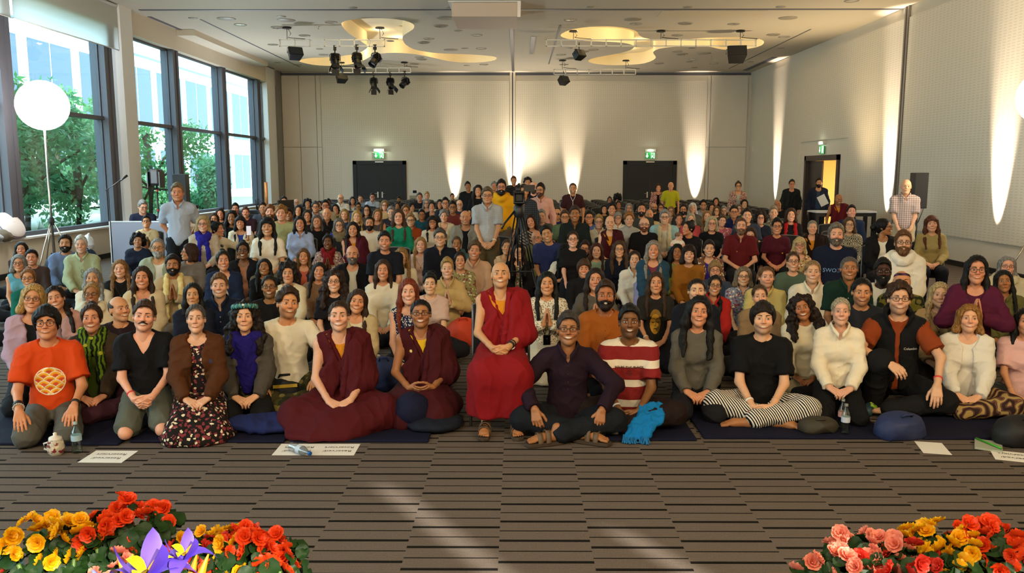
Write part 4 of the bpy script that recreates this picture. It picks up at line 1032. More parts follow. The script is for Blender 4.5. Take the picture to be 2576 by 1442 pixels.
for i, (x, y, c, lab, tp, n, dr) in enumerate((
    (-1.60, 2.30, 'r', 'red begonia cut by the picture edge at the window side', .80, 14, 4), (-1.40, 2.36, 'y', 'yellow begonia mound at the outer end of the window-side planter', .93, 17, 0), (-1.20, 2.42, 'o', 'orange begonia behind the salmon pink one in the window-side planter', .955, 17, 2),
    (-1.07, 2.24, 'p', 'salmon pink begonia beside the purple iris', .885, 17, 5), (-.97, 2.36, 'r', 'red begonia between salmon pink and yellow begonias near the iris', .875, 12, 0), (-.90, 2.36, 'y', 'yellow begonia mound just behind the purple iris', .90, 15, 2), (-.78, 2.32, 'o', 'orange begonia at the inner end of the window-side planter', .91, 20, 6),
    (.94, 2.28, 'p', 'salmon pink begonia at the inner end of the side-wall planter', .86, 19, 8), (1.07, 2.38, 'p', 'second salmon pink begonia beside the inner one in the side-wall planter', .88, 12, 0), (1.14, 2.30, 'r', 'red begonia hanging low in the side-wall planter', .88, 16, 6), (1.27, 2.38, 'y', 'yellow begonia in the middle of the side-wall planter', .90, 17, 4),
    (1.45, 2.40, 'o', 'orange begonia in the side-wall planter behind the iris tips', .90, 18, 2), (1.63, 2.38, 'p', 'salmon pink begonia at the outer end of the side-wall planter', .87, 15, 4))):
    begonia(lab, x, y, c, 40 + i, .155, tp + .07, int(n * 2.7), int(dr * 2.6))
# iris bouquets
ir_p, ir_y = mat('iris_purple', '#5a3fc0', .5), mat('iris_yellow', '#f2c60a', .5)
def petal(b, c, d, up, ln, wd, curl, mi):
    d, up = nrm(d), nrm(up); s = np.cross(d, up); n = 7; v, f = [], []
    for i in range(n):
        t = i / (n - 1); p = np.array(c) + d * ln * t + up * (curl[0] * math.sin(t * PI * .5) + curl[1] * t * t); ww = wd * max(math.sin(min(PI * (t * .92 + .08), PI)), 0.) ** .8
        v += [p - s * ww + up * ww * .25, p, p + s * ww + up * ww * .25]
    for i in range(n - 1):
        for j in range(2): f.append((i * 3 + j, i * 3 + j + 1, (i + 1) * 3 + j + 1, (i + 1) * 3 + j))
    b.add(v, f, mi, True)
def bouquet(x, y, z, lab, tall):
    e = empty('iris_bouquet', (x, y, .42), label=lab, cat='flower bouquet', group='iris bouquets in vases'); h = z - .42
    b = MB(); b.lathe([(.05, 0), (.07, .1), (.06, .2), (.075, h - .22)], 16); b.build('vase', mat('vase_glass', '#3a4a40', .15, spec=.8), e)
    rng = np.random.RandomState(int(abs(x) * 100))
    b = MB()
    for i in range(30):
        a = rng.uniform(0, 6.28); r = rng.uniform(.04, .15); b.tube([(0, 0, h - .3), (r * .5 * math.cos(a), r * .5 * math.sin(a), h - .15), (r * math.cos(a), r * math.sin(a), h - rng.uniform(.02, .12))], .004, 5)
    b.build('stem', mat('stem_green'), e)
    for (dx, dy, dz, s) in ((.0, -.02, .045, 1.55), (.06, .04, .06, 1.0), (-.08, .05, -.02, .9)) if tall else ((.0, 0, -.02, .8), (.08, .02, -.03, .8), (-.10, .04, -.03, .7)):
        b = MB()
        for k in range(3):
            a = k * 2.094 + .6; d = (math.cos(a), math.sin(a), .25); petal(b, (0, 0, 0), d, (0, 0, 1), .075 * s, .021 * s, (.022 * s, -.055 * s), 0); petal(b, (0, 0, .012), d, (0, 0, 1), .040 * s, .010 * s, (.020 * s, -.015 * s), 1)
            a += 1.047; d = (math.cos(a) * .5, math.sin(a) * .5, 1); petal(b, (0, 0, 0), d, (math.cos(a), math.sin(a), 0), .068 * s, .017 * s, (.015 * s, -.008 * s), 0)
        o = b.build('iris_flower', [ir_p, ir_y], e); o.location = (dx, dy, h + dz - .02)
    for i in range(7):
        o = link('marigold', FP['y'], e); a = i * .9; o.location = (.10 * math.cos(a), -.06 + .05 * math.sin(a), h - .10 - .01 * (i % 3)); o.scale = (1.5,) * 3; o.rotation_euler = (.5, 0, a)
    for i in range(22):
        b = MB(); a = rng.uniform(0, 6.28); r = rng.uniform(.10, .19); p = np.array((r * math.cos(a), r * math.sin(a) * .7, h - .06 + rng.uniform(-.06, .05))); b.tube([p, p + [0, .0, .02], p + [math.cos(a) * .008, 0, .035]], [.004, .007, .003], 6)
        b.build('lavender_bud', mat('agapanthus_blue', '#6a74c4', .5), e)
    for i in range(4):
        b = MB(); a = i * 1.7 + .4; b.tube([(.05 * math.cos(a), .05 * math.sin(a), h - .12), (.09 * math.cos(a), .05, h - .02), (.12 * math.cos(a), .05, h + .05)], [.012, .014, .002], 7); b.build('strelitzia_tip', mat('strelitzia_orange', '#f08a10', .5), e)
bouquet(-.80, 1.70, 1.12, 'bouquet with a large purple iris over yellow flowers', True)
bouquet(1.02, 1.72, 1.03, 'bouquet of which only iris tips show near the dark monitor', False)
def stage_monitor(x, y, rz, lab, hgt):
    e = empty('stage_monitor', (x, y, .42), rz, lab, 'monitor', 'stage monitors')
    b = MB(); b.box((-.30, -.02, hgt - .40), (.30, .03, hgt)); b.build('screen_housing', blk, e, .006); bx('screen', (-.28, -.023, hgt - .38), (.28, -.019, hgt - .02), mat('screen_off', '#07080a', .1), e)
    b = MB(); b.tube([(0, 0.02, .02), (0, .02, hgt - .38)], .02, 8); b.build('pole', blkm, e); b = MB(); b.lathe([(.2, 0), (.2, .02), (.03, .03)], 18); b.build('base', blkm, e)
stage_monitor(-1.31, 1.62, -.25, 'black stage monitor at the window-side picture corner', .735)
stage_monitor(1.87, 1.74, .25, 'black stage monitor at the side-wall picture corner', .745)
# ------------------------------------------------------------------ lamps on stands, wall uplights
chrome_leg = mat('stand_chrome', '#b8b0a4', .25, .9)
def lamp_stand(x, y, h, lab, e_w):
    e = empty('lamp_stand', (x, y, 0), label=lab, cat='light stand', group='photo lamps on tripods')
    b = MB(); b.tube([(0, 0, .12), (0, 0, h - .4)], .020, 8); b.build('column', chrome_leg, e)
    for k in range(3):
        a = k * 2.094 + .35; b = MB(); b.tube([(.03 * math.cos(a), .03 * math.sin(a), 1.08), (.52 * math.cos(a), .52 * math.sin(a), .015)], .013, 8); b.build('leg', chrome_leg, e)
    b = MB(); b.lathe([(.035, 1.03), (.05, 1.06), (.05, 1.14), (.03, 1.18)], 10); b.build('leg_hub', blk, e)
    b = MB(); b.tube([(.02, -.02, h - .4), (.035, -.03, 1.6), (.05, -.04, .3), (.12, -.1, .02)], .007, 6); b.build('power_cable', blk, e)
    b = MB(); b.ball((0, 0, h), (.44, .44, .44), 24, 16); b.build('lantern_diffuser', mat('lamp_glow', '#ffffff', emit='#fff3e2', estr=e_w), e)
    b = MB(); b.lathe([(.05, h - .42), (.12, h - .35), (.10, h - .30)], 14); b.build('lamp_head', blk, e)
    light('photo_lamp', 'POINT', (x, y, h), 1500 * STROBE, (1, .90, .76), shadow_soft_size=.36)
STROBE = 2.4
lamp_stand(-8.55, 15.2, 3.19, 'blazing photo lamp on a tripod before the window', 26)
lamp_stand(8.25, 13.2, 3.16, 'blazing photo lamp on a tripod at the side wall edge of the picture', 26)
def uplight(x, y, rz, lab, e_w=1.0):
    e = empty('floor_uplight', (x, y, 0), rz, lab, 'uplight', 'floor uplights along the walls')
    b = MB(); b.lathe([(.09, .08), (.10, .30), (.09, .31), (.06, .20)], 14); b.build('lamp_can', blk, e); b = MB(); b.box((-.12, -.02, 0), (-.10, .02, .22)); b.box((.10, -.02, 0), (.12, .02, .22)); b.box((-.12, -.06, 0), (.12, .06, .02)); b.build('yoke', blkm, e)
    l = light('uplight_beam', 'SPOT', (x, y, .33), 4200 * e_w, (1, .82, .66), spot_size=.44, spot_blend=.9, shadow_soft_size=.05)
    d = Vector((math.sin(rz) * .17, math.cos(rz) * .17, 1)); l.rotation_euler = d.to_track_quat('-Z', 'Y').to_euler()
for x, e_, lab in ((-2.53, .45, 'floor uplight at the back wall between the extinguisher and the camera'), (-.1, .65, 'floor uplight at the back wall behind the video camera'), (2.28, .5, 'floor uplight at the back wall behind the man with earphones'), (7.28, 1., 'floor uplight at the back wall beside the white wall panel')):
    uplight(x, YB - .32, 0, lab, e_)
for y, lab in ((30.4, 'floor uplight at the side wall beyond the open doorway'), (21.2, 'floor uplight at the side wall beside the steel partition track'), (16.3, 'floor uplight at the side wall between loudspeaker and lamp tripod')):
    uplight(XR - .34, y, PI / 2, lab, 1.3)
# ------------------------------------------------------------------ lighting bars and their lamps under the ceiling
truss_m = mat('truss_white', '#d9d4c6', .5)
def light_bar(x0, x1, y, z, drops, lab, h=.20, n=7):
    e = empty('lighting_bar', ((x0 + x1) / 2, y, z), label=lab, cat='lighting bar', group='white lighting bars under the ceiling'); w = (x1 - x0) / 2
    b = MB(); t = .03
    for zz in (-h / 2, h / 2 - t): b.box((-w, -.03, zz), (w, .03, zz + t))
    for i in range(n + 1): x = -w + (2 * w - t) * i / n; b.box((x, -.03, -h / 2), (x + t, .03, h / 2))
    b.build('frame', truss_m, e, .004)
    for d in drops:
        b = MB(); b.tube([(d - (x0 + x1) / 2, 0, h / 2), (d - (x0 + x1) / 2, 0, ZC - z - .03)], .008, 6); b.lathe([(.13, ZC - z - .04), (.12, ZC - z - .005)], 14, (d - (x0 + x1) / 2, 0, 0)); b.build('suspension', blkm, e)
        b = MB(); xx = d - (x0 + x1) / 2; b.tube([(xx + .04, 0, ZC - z - .05), (xx + .10, .02, (ZC - z) * .6), (xx + .03, .0, h / 2 + .05), (xx + .25, .02, h / 2 + .03), (xx + .5, .0, h / 2 + .01)], .010, 6); b.build('power_cable', blk, e)
light_bar(-6.57, -3.65, 23.6, 5.52, (-6.35, -3.78), 'white lighting bar with four black lamps under the larger ceiling cove')
light_bar(-6.85, -3.86, 31.0, 5.655, (-6.4, -4.1), 'white lighting bar with four black lamps near the back wall')
light_bar(.82, 6.77, 24.2, 5.607, (1.6, 4.07, 6.31), 'long white lighting bar under the trefoil ceiling cove', n=14)
light_bar(1.31, 4.27, 30.5, 5.535, (1.63, 3.9), 'white lighting bar with one small loudspeaker near the back wall')
def theatre_lamp(x, y, z, tilt, yaw, lab, doors=True):
    e = empty('theatre_lamp', (x, y, z), yaw, lab, 'stage light', 'black theatre lamps on the lighting bars')
    b = MB(); b.box((-.04, -.03, .20), (.04, .03, .34)); b.tube([(0, 0, .2), (0, 0, .12)], .018, 8); b.build('clamp', blk, e)
    b = MB(); b.tube([(-.14, 0, -.08), (-.14, 0, .08), (-.10, 0, .12), (.10, 0, .12), (.14, 0, .08), (.14, 0, -.08)], .012, 6); b.build('yoke', blk, e)
    R = Matrix.Rotation(tilt, 4, 'X'); b = MB()
    b.lathe([(.05, .24), (.09, .20), (.105, .05), (.11, -.12), (.115, -.20), (.10, -.20), (.09, -.16)], 16, (0, 0, -.08), M=R)
    for k in range(4): b.box((-.115, -.115, .0 + k * .045), (.115, .115, .012 + k * .045), 0, Matrix.Translation((0, 0, -.08)) @ R)
    b.build('lamp_body', blkm, e)
    if doors:
        for k in range(4):
            a = k * PI / 2; M = Matrix.Translation((0, 0, -.08)) @ R @ Matrix.Rotation(a, 4, 'Z') @ Matrix.Translation((0, .115, -.20)) @ Matrix.Rotation(.5, 4, 'X'); b = MB(); b.box((-.10, -.004, -.17), (.10, .004, 0), 0, M); b.build('barn_door', blk, e)
for args in ((-5.04, 23.6, 5.12, -.5, .3, 'theatre lamp with barn doors, nearer the speaker of the front bar', True), (-4.43, 23.6, 5.14, -.45, .5, 'theatre lamp with barn doors, third along the front bar', True), (-3.93, 23.6, 5.14, -.75, -.6, 'long profile spotlight at the end of the front bar', False),
             (-5.23, 31, 5.26, -.4, .3, 'theatre lamp with barn doors on the rear bar beside its speaker', True), (-4.62, 31, 5.26, -.6, .5, 'theatre lamp with barn doors, third along the rear bar', True), (-4.10, 31, 5.29, -.85, -.7, 'long profile spotlight at the end of the rear bar', False)): theatre_lamp(*args)
def hung_speaker(x, y, z, rz, lab, s=1.0, drop=.2):
    e = empty('ceiling_speaker', (x, y, z), rz, lab, 'loudspeaker', 'small black loudspeakers on the lighting bars')
    M = Matrix.Rotation(-.55, 4, 'X'); b = MB(); b.prism([(-.20 * s, -.13 * s), (.20 * s, -.13 * s), (.15 * s, .14 * s), (-.15 * s, .14 * s)], -.13 * s, .13 * s, 0, M); b.build('cabinet', blk, e, .008)
    b = MB(); b.box((-.18 * s, -.140 * s, -.115 * s), (.18 * s, -.131 * s, .115 * s), 0, M); b.build('grille', mat('speaker_grille', '#1c1d20', .6, bump=(180, .6)), e)
    b = MB(); b.tube([(-.21 * s, 0, 0), (-.21 * s, 0, .14), (.21 * s, 0, .14), (.21 * s, 0, 0)], .010, 6); b.tube([(0, 0, .14), (0, 0, .14 + drop)], .014, 6); b.build('bracket', blk, e)
hung_speaker(-6.15, 23.6, 5.24, .55, 'black hung loudspeaker at the outer end of the front bar', 1.0); hung_speaker(-6.41, 31, 5.37, .55, 'black hung loudspeaker at the outer end of the rear bar', 1.0); hung_speaker(1.76, 24.2, 5.28, .75, 'black hung loudspeaker near the outer end of the long bar', .85); hung_speaker(6.22, 24.2, 5.29, -.15, 'wide black loudspeaker under the inner end of the long bar', 1.35, .1); hung_speaker(1.67, 30.5, 5.23, .7, 'black hung loudspeaker on the small rear bar', .95)
# ------------------------------------------------------------------ wall things
grn, wht = mat('exit_green', '#128a3c', .4, emit='#128a3c', estr=.5), mat('exit_white', '#f2fff4', .4, emit='#f2fff4', estr=1.2)
def exit_sign(x, y, z, rz, lab, lit):
    e = empty('exit_sign', (x, y, z), rz, lab, 'exit sign', 'green exit signs over the doors')
    b = MB(); b.box((-.22, -.10, .16), (.22, 0, .27)); b.build('lamp_housing', mat('housing_white', '#d6d2c6', .5), e, .01)
    g = bx('sign_plate', (-.20, -.06, -.12), (.20, -.045, .13), grn, e)
    b = MB(); z0 = -.062
    def fl(poly): b.prism([(p[0], p[1]) for p in poly], 0, .004, 0, Matrix.Translation((0, -.0605, 0)) @ Matrix.Rotation(PI / 2, 4, 'X'))
    fl([(-.15, .10), (-.11, .10), (-.11, -.0), (-.07, -.0), (-.13, -.09), (-.19, -.0), (-.15, -.0)])           # arrow
    fl([(.03, -.11), (.03, .11), (.18, .11), (.18, -.11), (.165, -.11), (.165, .095), (.045, .095), (.045, -.11)])     # door
    fl([(.10, .045), (.13, .045), (.13, .075), (.10, .075)]); fl([(.07, -.02), (.10, .035), (.13, .035), (.12, -.03), (.15, -.10), (.125, -.10), (.10, -.045), (.075, -.07), (.05, -.065), (.085, -.02), (.085, .01)])
    b.build('pictogram', wht, e)
    light('exit_lamp', 'POINT', (x - .0 + math.sin(rz) * .16, y - math.cos(rz) * .16, z + .18), lit, (.8, 1, .8), shadow_soft_size=.04)
exit_sign(-5.6, YB - .05, 2.64, 0, 'lit green exit sign over the double door nearer the windows', 9); exit_sign(5.42, YB - .05, 2.63, 0, 'lit green exit sign over the double door nearer the side wall', 2); exit_sign(XR - .0, 25.95, 2.66, -PI / 2, 'lit green exit sign over the open side doorway', 2)
red = mat('extinguisher_red', '#a3151a', .35)
for x, lab, has in ((-4.17, 'red fire extinguisher in its wall niche beside the double door', 1),):
    struct(bx('trim_31', (-4.40, YB - .052, .35), (-3.98, YB - .03, 1.02), mat('niche', '#8f8672', .8)))
    e = empty('fire_extinguisher', (x, YB - .18, .35), label=lab, cat='fire extinguisher'); b = MB(); b.lathe([(.075, 0), (.085, .03), (.085, .38), (.05, .46), (.025, .48)], 16); b.build('cylinder', red, e)
    b = MB(); b.box((-.03, -.03, .48), (.03, .03, .54)); b.tube([(0, 0, .5), (-.12, 0, .55), (-.2, 0, .40), (-.16, 0, .05)], .014, 6); b.build('valve_and_hose', blk, e); 
    c = bx('wall_display', (-4.30, YB - .07, 1.10), (-4.06, YB - .045, 1.26), mat('housing_white')); tag(c, 'small white wall display above the extinguisher niche', 'wall display'); s = bx('screen', (-4.26, YB - .075, 1.12), (-4.10, YB - .069, 1.23), mat('screen_off'), c)
struct(bx('trim_32', (3.95, YB - .052, .35), (4.30, YB - .03, 1.05), mat('niche')))
o = MB(); o.box((0, -.06, -.08), (.06, .06, .10)); o = o.build('thermostat', mat('housing_white'), None, .01); o.location = (XR - .06, 33.6, 2.85); tag(o, 'small white thermostat on the side wall near the corner', 'thermostat')
# ------------------------------------------------------------------ technician corner: partition, desk, speakers
part_m = mat('partition_grey', '#8b90a0', .7)
e = empty('partition', (-7.43, 16.15, 0), .05, 'grey partition board hiding the technician desk', 'partition')
b = MB(); b.box((-.50, -.02, .02), (.58, .02, 1.03)); b.build('board', part_m, e); b = MB(); b.box((-.50, -.025, 1.03), (.58, .025, 1.05)); b.box((-.51, -.03, 0), (-.49, .03, 1.045)); b.build('edge_trim', mat('partition_edge', '#d8dade', .4), e)
e = empty('mixing_desk_table', (-7.1, 19.4, 0), label='long white technician table behind the partition', cat='table'); b = MB(); b.box((-1.6, -.45, .74), (1.9, .45, .78)); b.build('table_top', mat('table_white', '#d5d8dc', .5), e)
for sx in (-1.5, 1.8):
    for sy in (-.38, .38): b = MB(); b.box((sx - .025, sy - .025, 0), (sx + .025, sy + .025, .74)); b.build('leg', blkm, e)
for i, (x, z0, lab) in enumerate(((-7.85, .78, 'lowest pale equipment case on the technician table'), (-7.87, .93, 'second pale equipment case of the stack on the technician table'), (-7.80, 1.08, 'topmost pale equipment case of the stack behind grey-haired technician'))):
    c = bx('equipment_case', (x - .30, 19.1, z0), (x + .30, 19.6, z0 + .06), mat('case_white', '#cfd4da', .5), None, .008); tag(c, lab, 'equipment case', 'equipment cases on the technician table'); bx('case_body', (x - .29, 19.11, z0 + .06), (x + .29, 19.59, z0 + .145), blk, c)
e = empty('printer', (-6.2, 19.3, .78), label='black printer on the technician table before the window', cat='printer'); b = MB(); b.box((-.42, -.25, 0), (.42, .25, .26)); b.build('body', blk, e, .02); b = MB(); b.box((-.38, -.1, .26), (.38, .22, .34)); b.build('paper_tray', blkm, e, .01); bx('label_plate', (-.08, -.256, .13), (.06, -.25, .18), mat('housing_white'), e)
for i in range(7):
    b = MB(); a = i * .9; b.tube([(0, 0, 0), (.03 * math.cos(a), .03 * math.sin(a), .22 + .02 * (i % 3))], .008, 6); o = b.build('marker_pen', blk); o.location = (-6.0 + .06 * math.cos(a), 19.35 + .05 * math.sin(a), 1.12); tag(o, 'dark pen standing in the holder on the printer', 'pen', 'pens in the holder on the printer')
e = empty('desk_monitor', (-5.45, 19.6, .78), 1.1, 'black desk monitor seen edge-on beside the copper lamp', 'monitor'); b = MB(); b.box((-.27, -.02, .16), (.27, .02, .56)); b.build('screen_housing', blk, e, .008); b = MB(); b.tube([(0, .03, .02), (0, .03, .3)], .03, 8); b.box((-.12, -.08, 0), (.12, .1, .02)); b.build('foot', blk, e)
e = empty('lava_lamp_column', (-7.05, 23.4, .735), label='slim copper lamp tube standing before the narrow window', cat='lamp'); b = MB(); b.lathe([(.045, .3), (.05, .34), (.05, .95), (.045, .97)], 14); b.build('tube', mat('copper', '#c88a5a', .3, .7), e); b = MB(); b.lathe([(.08, -.735), (.08, -.7), (.04, -.66), (.04, .3)], 14); b.build('base', blk, e)
for x, y, zt, zb, lab, rz in ((-8.3, 20.6, 1.94, .98, 'tall black column loudspeaker before the window mullion', .1), (8.12, 16.9, 1.985, 1.27, 'tall black loudspeaker on a stand against the side wall', -.1)):
    e = empty('loudspeaker', (x, y, 0), rz, lab, 'loudspeaker', 'column loudspeakers'); w = .13 if x > 0 else .16
    b = MB(); b.box((-w, -.14, zb), (w, .16, zt)); b.build('cabinet', blk, e, .012); bx('grille', (-w + .012, -.148, zb + .02), (w - .012, -.139, zt - .02), mat('speaker_grille'), e)
    b = MB(); b.tube([(0, 0, .05), (0, 0, zb)], .02, 8); b.build('pole', blkm, e)
    for k in range(3): a = k * 2.094 + .4; b = MB(); b.tube([(0, 0, .55), (.42 * math.cos(a), .42 * math.sin(a), .015)], .012, 6); b.build('leg', blkm, e)
    b = MB(); b.tube([(w * .8, .1, zb + .3), (w + .06, .08, zb + .15), (w - .04, .02, zb - .12), (.02, 0, zb - .3)], .008, 6); b.build('cable', blk, e)
e = empty('floodlight_stand', (-7.35, 17.0, 0), label='black lamp head on a slim stand beside the tall standing man', cat='light stand')
b = MB(); b.tube([(0, 0, .03), (0, 0, 1.75)], .016, 8); b.build('column', blkm, e); b = MB(); b.box((-.11, -.12, 1.72), (.11, .14, 2.06)); b.build('lamp_head', blk, e, .05); b = MB(); b.box((-.13, -.15, 1.68), (-.11, .1, 2.0)); b.box((.11, -.15, 1.68), (.13, .1, 2.0)); b.build('barn_door', blk, e)
b = MB(); b.lathe([(.024, 1.60), (.024, 1.64)], 10); b.lathe([(.024, 1.2), (.024, 1.24)], 10); b.build('red_clamp', red, e)
for k in range(3): a = k * 2.094; b = MB(); b.tube([(0, 0, .5), (.4 * math.cos(a), .4 * math.sin(a), .015)], .012, 6); b.build('leg', blkm, e)
e = empty('microphone_stand', (-7.32, 14.9, 0), label='slim black microphone boom stand before the white pilaster', cat='microphone stand')
b = MB(); b.tube([(0, 0, .02), (0, 0, 1.70)], .010, 6); b.build('pole', blk, e); b = MB(); b.tube([(-.05, 0, 1.67), (.35, 0, 1.93)], .008, 6); b.build('boom', blk, e); b = MB(); b.tube([(.20, 0, 1.83), (.36, 0, 1.94)], [.016, .022], 8); b.build('microphone', blkm, e); b = MB(); b.lathe([(.13, 0), (.13, .02), (.02, .04)], 14); b.build('base', blk, e)
# window sill things
e = empty('round_cushion', (XL - .0, 15.75, .735), .3, 'white and mauve striped round cushion leaning on the sill', 'cushion')
M = Matrix.Translation((-.05, 0, .25)) @ Matrix.Rotation(.9, 4, 'Y') @ Matrix.Rotation(.4, 4, 'X'); b = MB(); v, F = ball((0, 0, 0), (.30, .30, .13), 24, 14); b.add([M @ Vector(p) for p in v], F, 0, True); b.build('cushion_cover', mat('cushion_white', '#d9d4d6', .8, sheen=.3), e); b = MB(); b.lathe([(.284, -.045), (.304, 0), (.284, .045)], 24, M=M); b.build('band', mat('cushion_mauve', '#8c7784', .8), e)
for x, y, s, m, lab in ((XL - .05, 15.05, (.22, .25, .10), '#a9b2ba', 'pale folded cloth on the sill beside the striped cushion'), (XL + .02, 15.35, (.12, .13, .12), '#6b6456', 'grey-brown crumpled cloth hanging over the sill')):
    v, F = nets([ell((0, 0, s[2] * .7), s), ell((.06, .1, s[2] * .5), (s[0] * .6, s[1] * .6, s[2] * .7)), ell((-.05, -.08, s[2] * .6), (s[0] * .6, s[1] * .7, s[2] * .8))], .015); v = wrinkle(v, F, .012, 18, 1); o = link('folded_cloth', to_mesh('folded_cloth', v, F, [mat('cloth_' + m, m, .9)])); o.location = (x, y, .735); tag(o, lab, 'cloth')
def bag(name, x, y, s, col, lab, cat='bag', z=0, seed=0, rz=0, amp=.012):
    v, F = nets([ell((0, 0, s[2] * .9), s, k=.05), cap((-s[0] * .6, 0, s[2] * .5), (s[0] * .6, 0, s[2] * .45), s[1] * .75, k=.06), fun(lambda P: .002 - P[:, 2], op=2, k=.01)], max(min(s) / 9, .008)); v = wrinkle(v, F, amp, 15, seed)
    e = empty(name, (x, y, z), rz, lab, cat); link('bag_body', to_mesh('bag_body', v, F, [mat('bag_' + col, col, .7, bump=(90, .2))]), e)
    b = MB(); b.tube([(-s[0] * .3, -s[1] * .4, s[2] * 1.6), (-s[0] * .2, -s[1] * .7, s[2] * 1.95), (s[0] * .2, -s[1] * .7, s[2] * 1.95), (s[0] * .3, -s[1] * .4, s[2] * 1.6)], .010, 6); b.build('strap', mat('bag_' + col), e); return e
bag('backpack', -8.15, 14.6, (.24, .16, .30), '#141a2c', 'dark navy backpack under the light stand by the sill', 'backpack', seed=1); bag('backpack', -7.75, 14.9, (.17, .14, .33), '#16304c', 'blue backpack beside bearded man under the sill', 'backpack', seed=2)
v, F = nets([ell((0, 0, .10), (.10, .08, .14)), cap((0, 0, .18), (.03, 0, .27), .05, .02, k=.05)], .012); v = wrinkle(v, F, .014, 25, 3); o = link('plastic_bag', to_mesh('plastic_bag', v, F, [mat('white_plastic', '#d4dae4', .4)])); o.location = (-7.75, 14.9, .62); tag(o, 'crumpled white plastic bag on the blue backpack', 'plastic bag')
bag('backpack', -5.25, 10.5, (.20, .15, .17), '#12131c', 'dark bag on the carpet beside grey-haired woman with hidden mouth', 'bag', seed=3)
b = MB(); b.ball((0, 0, 0), .07, 14, 10); o = b.build('beanie_hat', mat('cap_magenta', '#8c2440', .6)); o.location = (-5.25, 10.5, .36); tag(o, 'round magenta hat resting on the dark bag', 'hat')
# back table by the doorway
e = empty('side_table', (8.3, 20.9, 0), .02, 'narrow dark table against the side wall beside bending monk', 'table'); b = MB(); b.box((-.9, -.3, .99), (.6, .3, 1.03)); b.build('table_top', mat('table_white'), e)
for sx in (-.86, .56):
    b = MB(); b.box((sx - .04, -.28, 0), (sx + .04, -.20, .99)); b.build('leg', blk, e); b = MB(); b.box((sx - .04, .20, 0), (sx + .04, .28, .99)); b.build('leg', blk, e)
b = MB(); b.box((-.86, -.28, .90), (.56, -.24, .985)); b.build('apron', blk, e)
c = bx('storage_box', (7.9, 20.75, 1.03), (8.25, 21.05, 1.15), mat('box_taupe', '#7a6a62', .6), None, .01); tag(c, 'flat taupe box lying on the table by the doorway', 'box'); bx('box_lid', (7.89, 20.74, 1.12), (8.26, 21.06, 1.155), mat('box_taupe'), c)
# video camera on tripod
e = empty('video_camera', (.03, 11.2, 1.60), label='black broadcast video camera on its tripod in the crowd', cat='video camera')
b = MB(); b.box((-.075, -.14, -.02), (.075, .25, .15)); b.box((-.05, -.02, .15), (.03, .22, .20)); b.build('camera_body', blk, e, .012); M = Matrix.Translation((0, -.13, .07)) @ Matrix.Rotation(PI / 2, 4, 'X'); b = MB(); b.lathe([(.06, -.02), (.075, .02), (.10, .10), (.105, .16), (.09, .16), (.06, .08)], 4, M=M @ Matrix.Rotation(PI / 4, 4, 'Z')); b.build('lens_hood', blk, e)
b = MB(); b.tube([(-.02, -.08, .22), (0, .02, .245), (0, .2, .22)], .016, 8); b.build('top_handle', blk, e); bx('flip_screen', (.06, -.03, .15), (.21, .0, .235), blk, e); b = MB(); b.tube([(-.10, .0, .15), (-.16, -.03, .17), (-.10, .1, .2)], .03, 8); b.build('microphone', mat('foam_black', '#0a0a0b', .95, bump=(150, .5)), e)
t = empty('camera_tripod', (.03, 11.2, 0), label='black tripod carrying the broadcast video camera', cat='tripod')
b = MB(); b.lathe([(.06, 1.40), (.075, 1.44), (.075, 1.54), (.05, 1.575)], 14); b.build('fluid_head', blk, t); b = MB(); b.tube([(-.03, 0, 1.52), (-.19, -.16, 1.33), (-.23, -.2, 1.26)], .014, 8); b.build('pan_handle', blk, t)
for a in (-2.35, -.6, 1.5):
    b = MB(); d = (math.cos(a), math.sin(a)); 
    for s in (-.03, .03): b.tube([(d[0] * .05 - d[1] * s, d[1] * .05 + d[0] * s, 1.40), (d[0] * .22 - d[1] * s, d[1] * .22 + d[0] * s, .72)], .011, 6)
    b.tube([(d[0] * .20, d[1] * .20, .78), (d[0] * .40, d[1] * .40, .02)], .014, 6); b.build('leg', blkm, t)
b = MB()
for a in (-2.35, -.6, 1.5): b.tube([(0, 0, .66), (math.cos(a) * .235, math.sin(a) * .235, .68)], .012, 6)
b.build('spreader', blk, t)
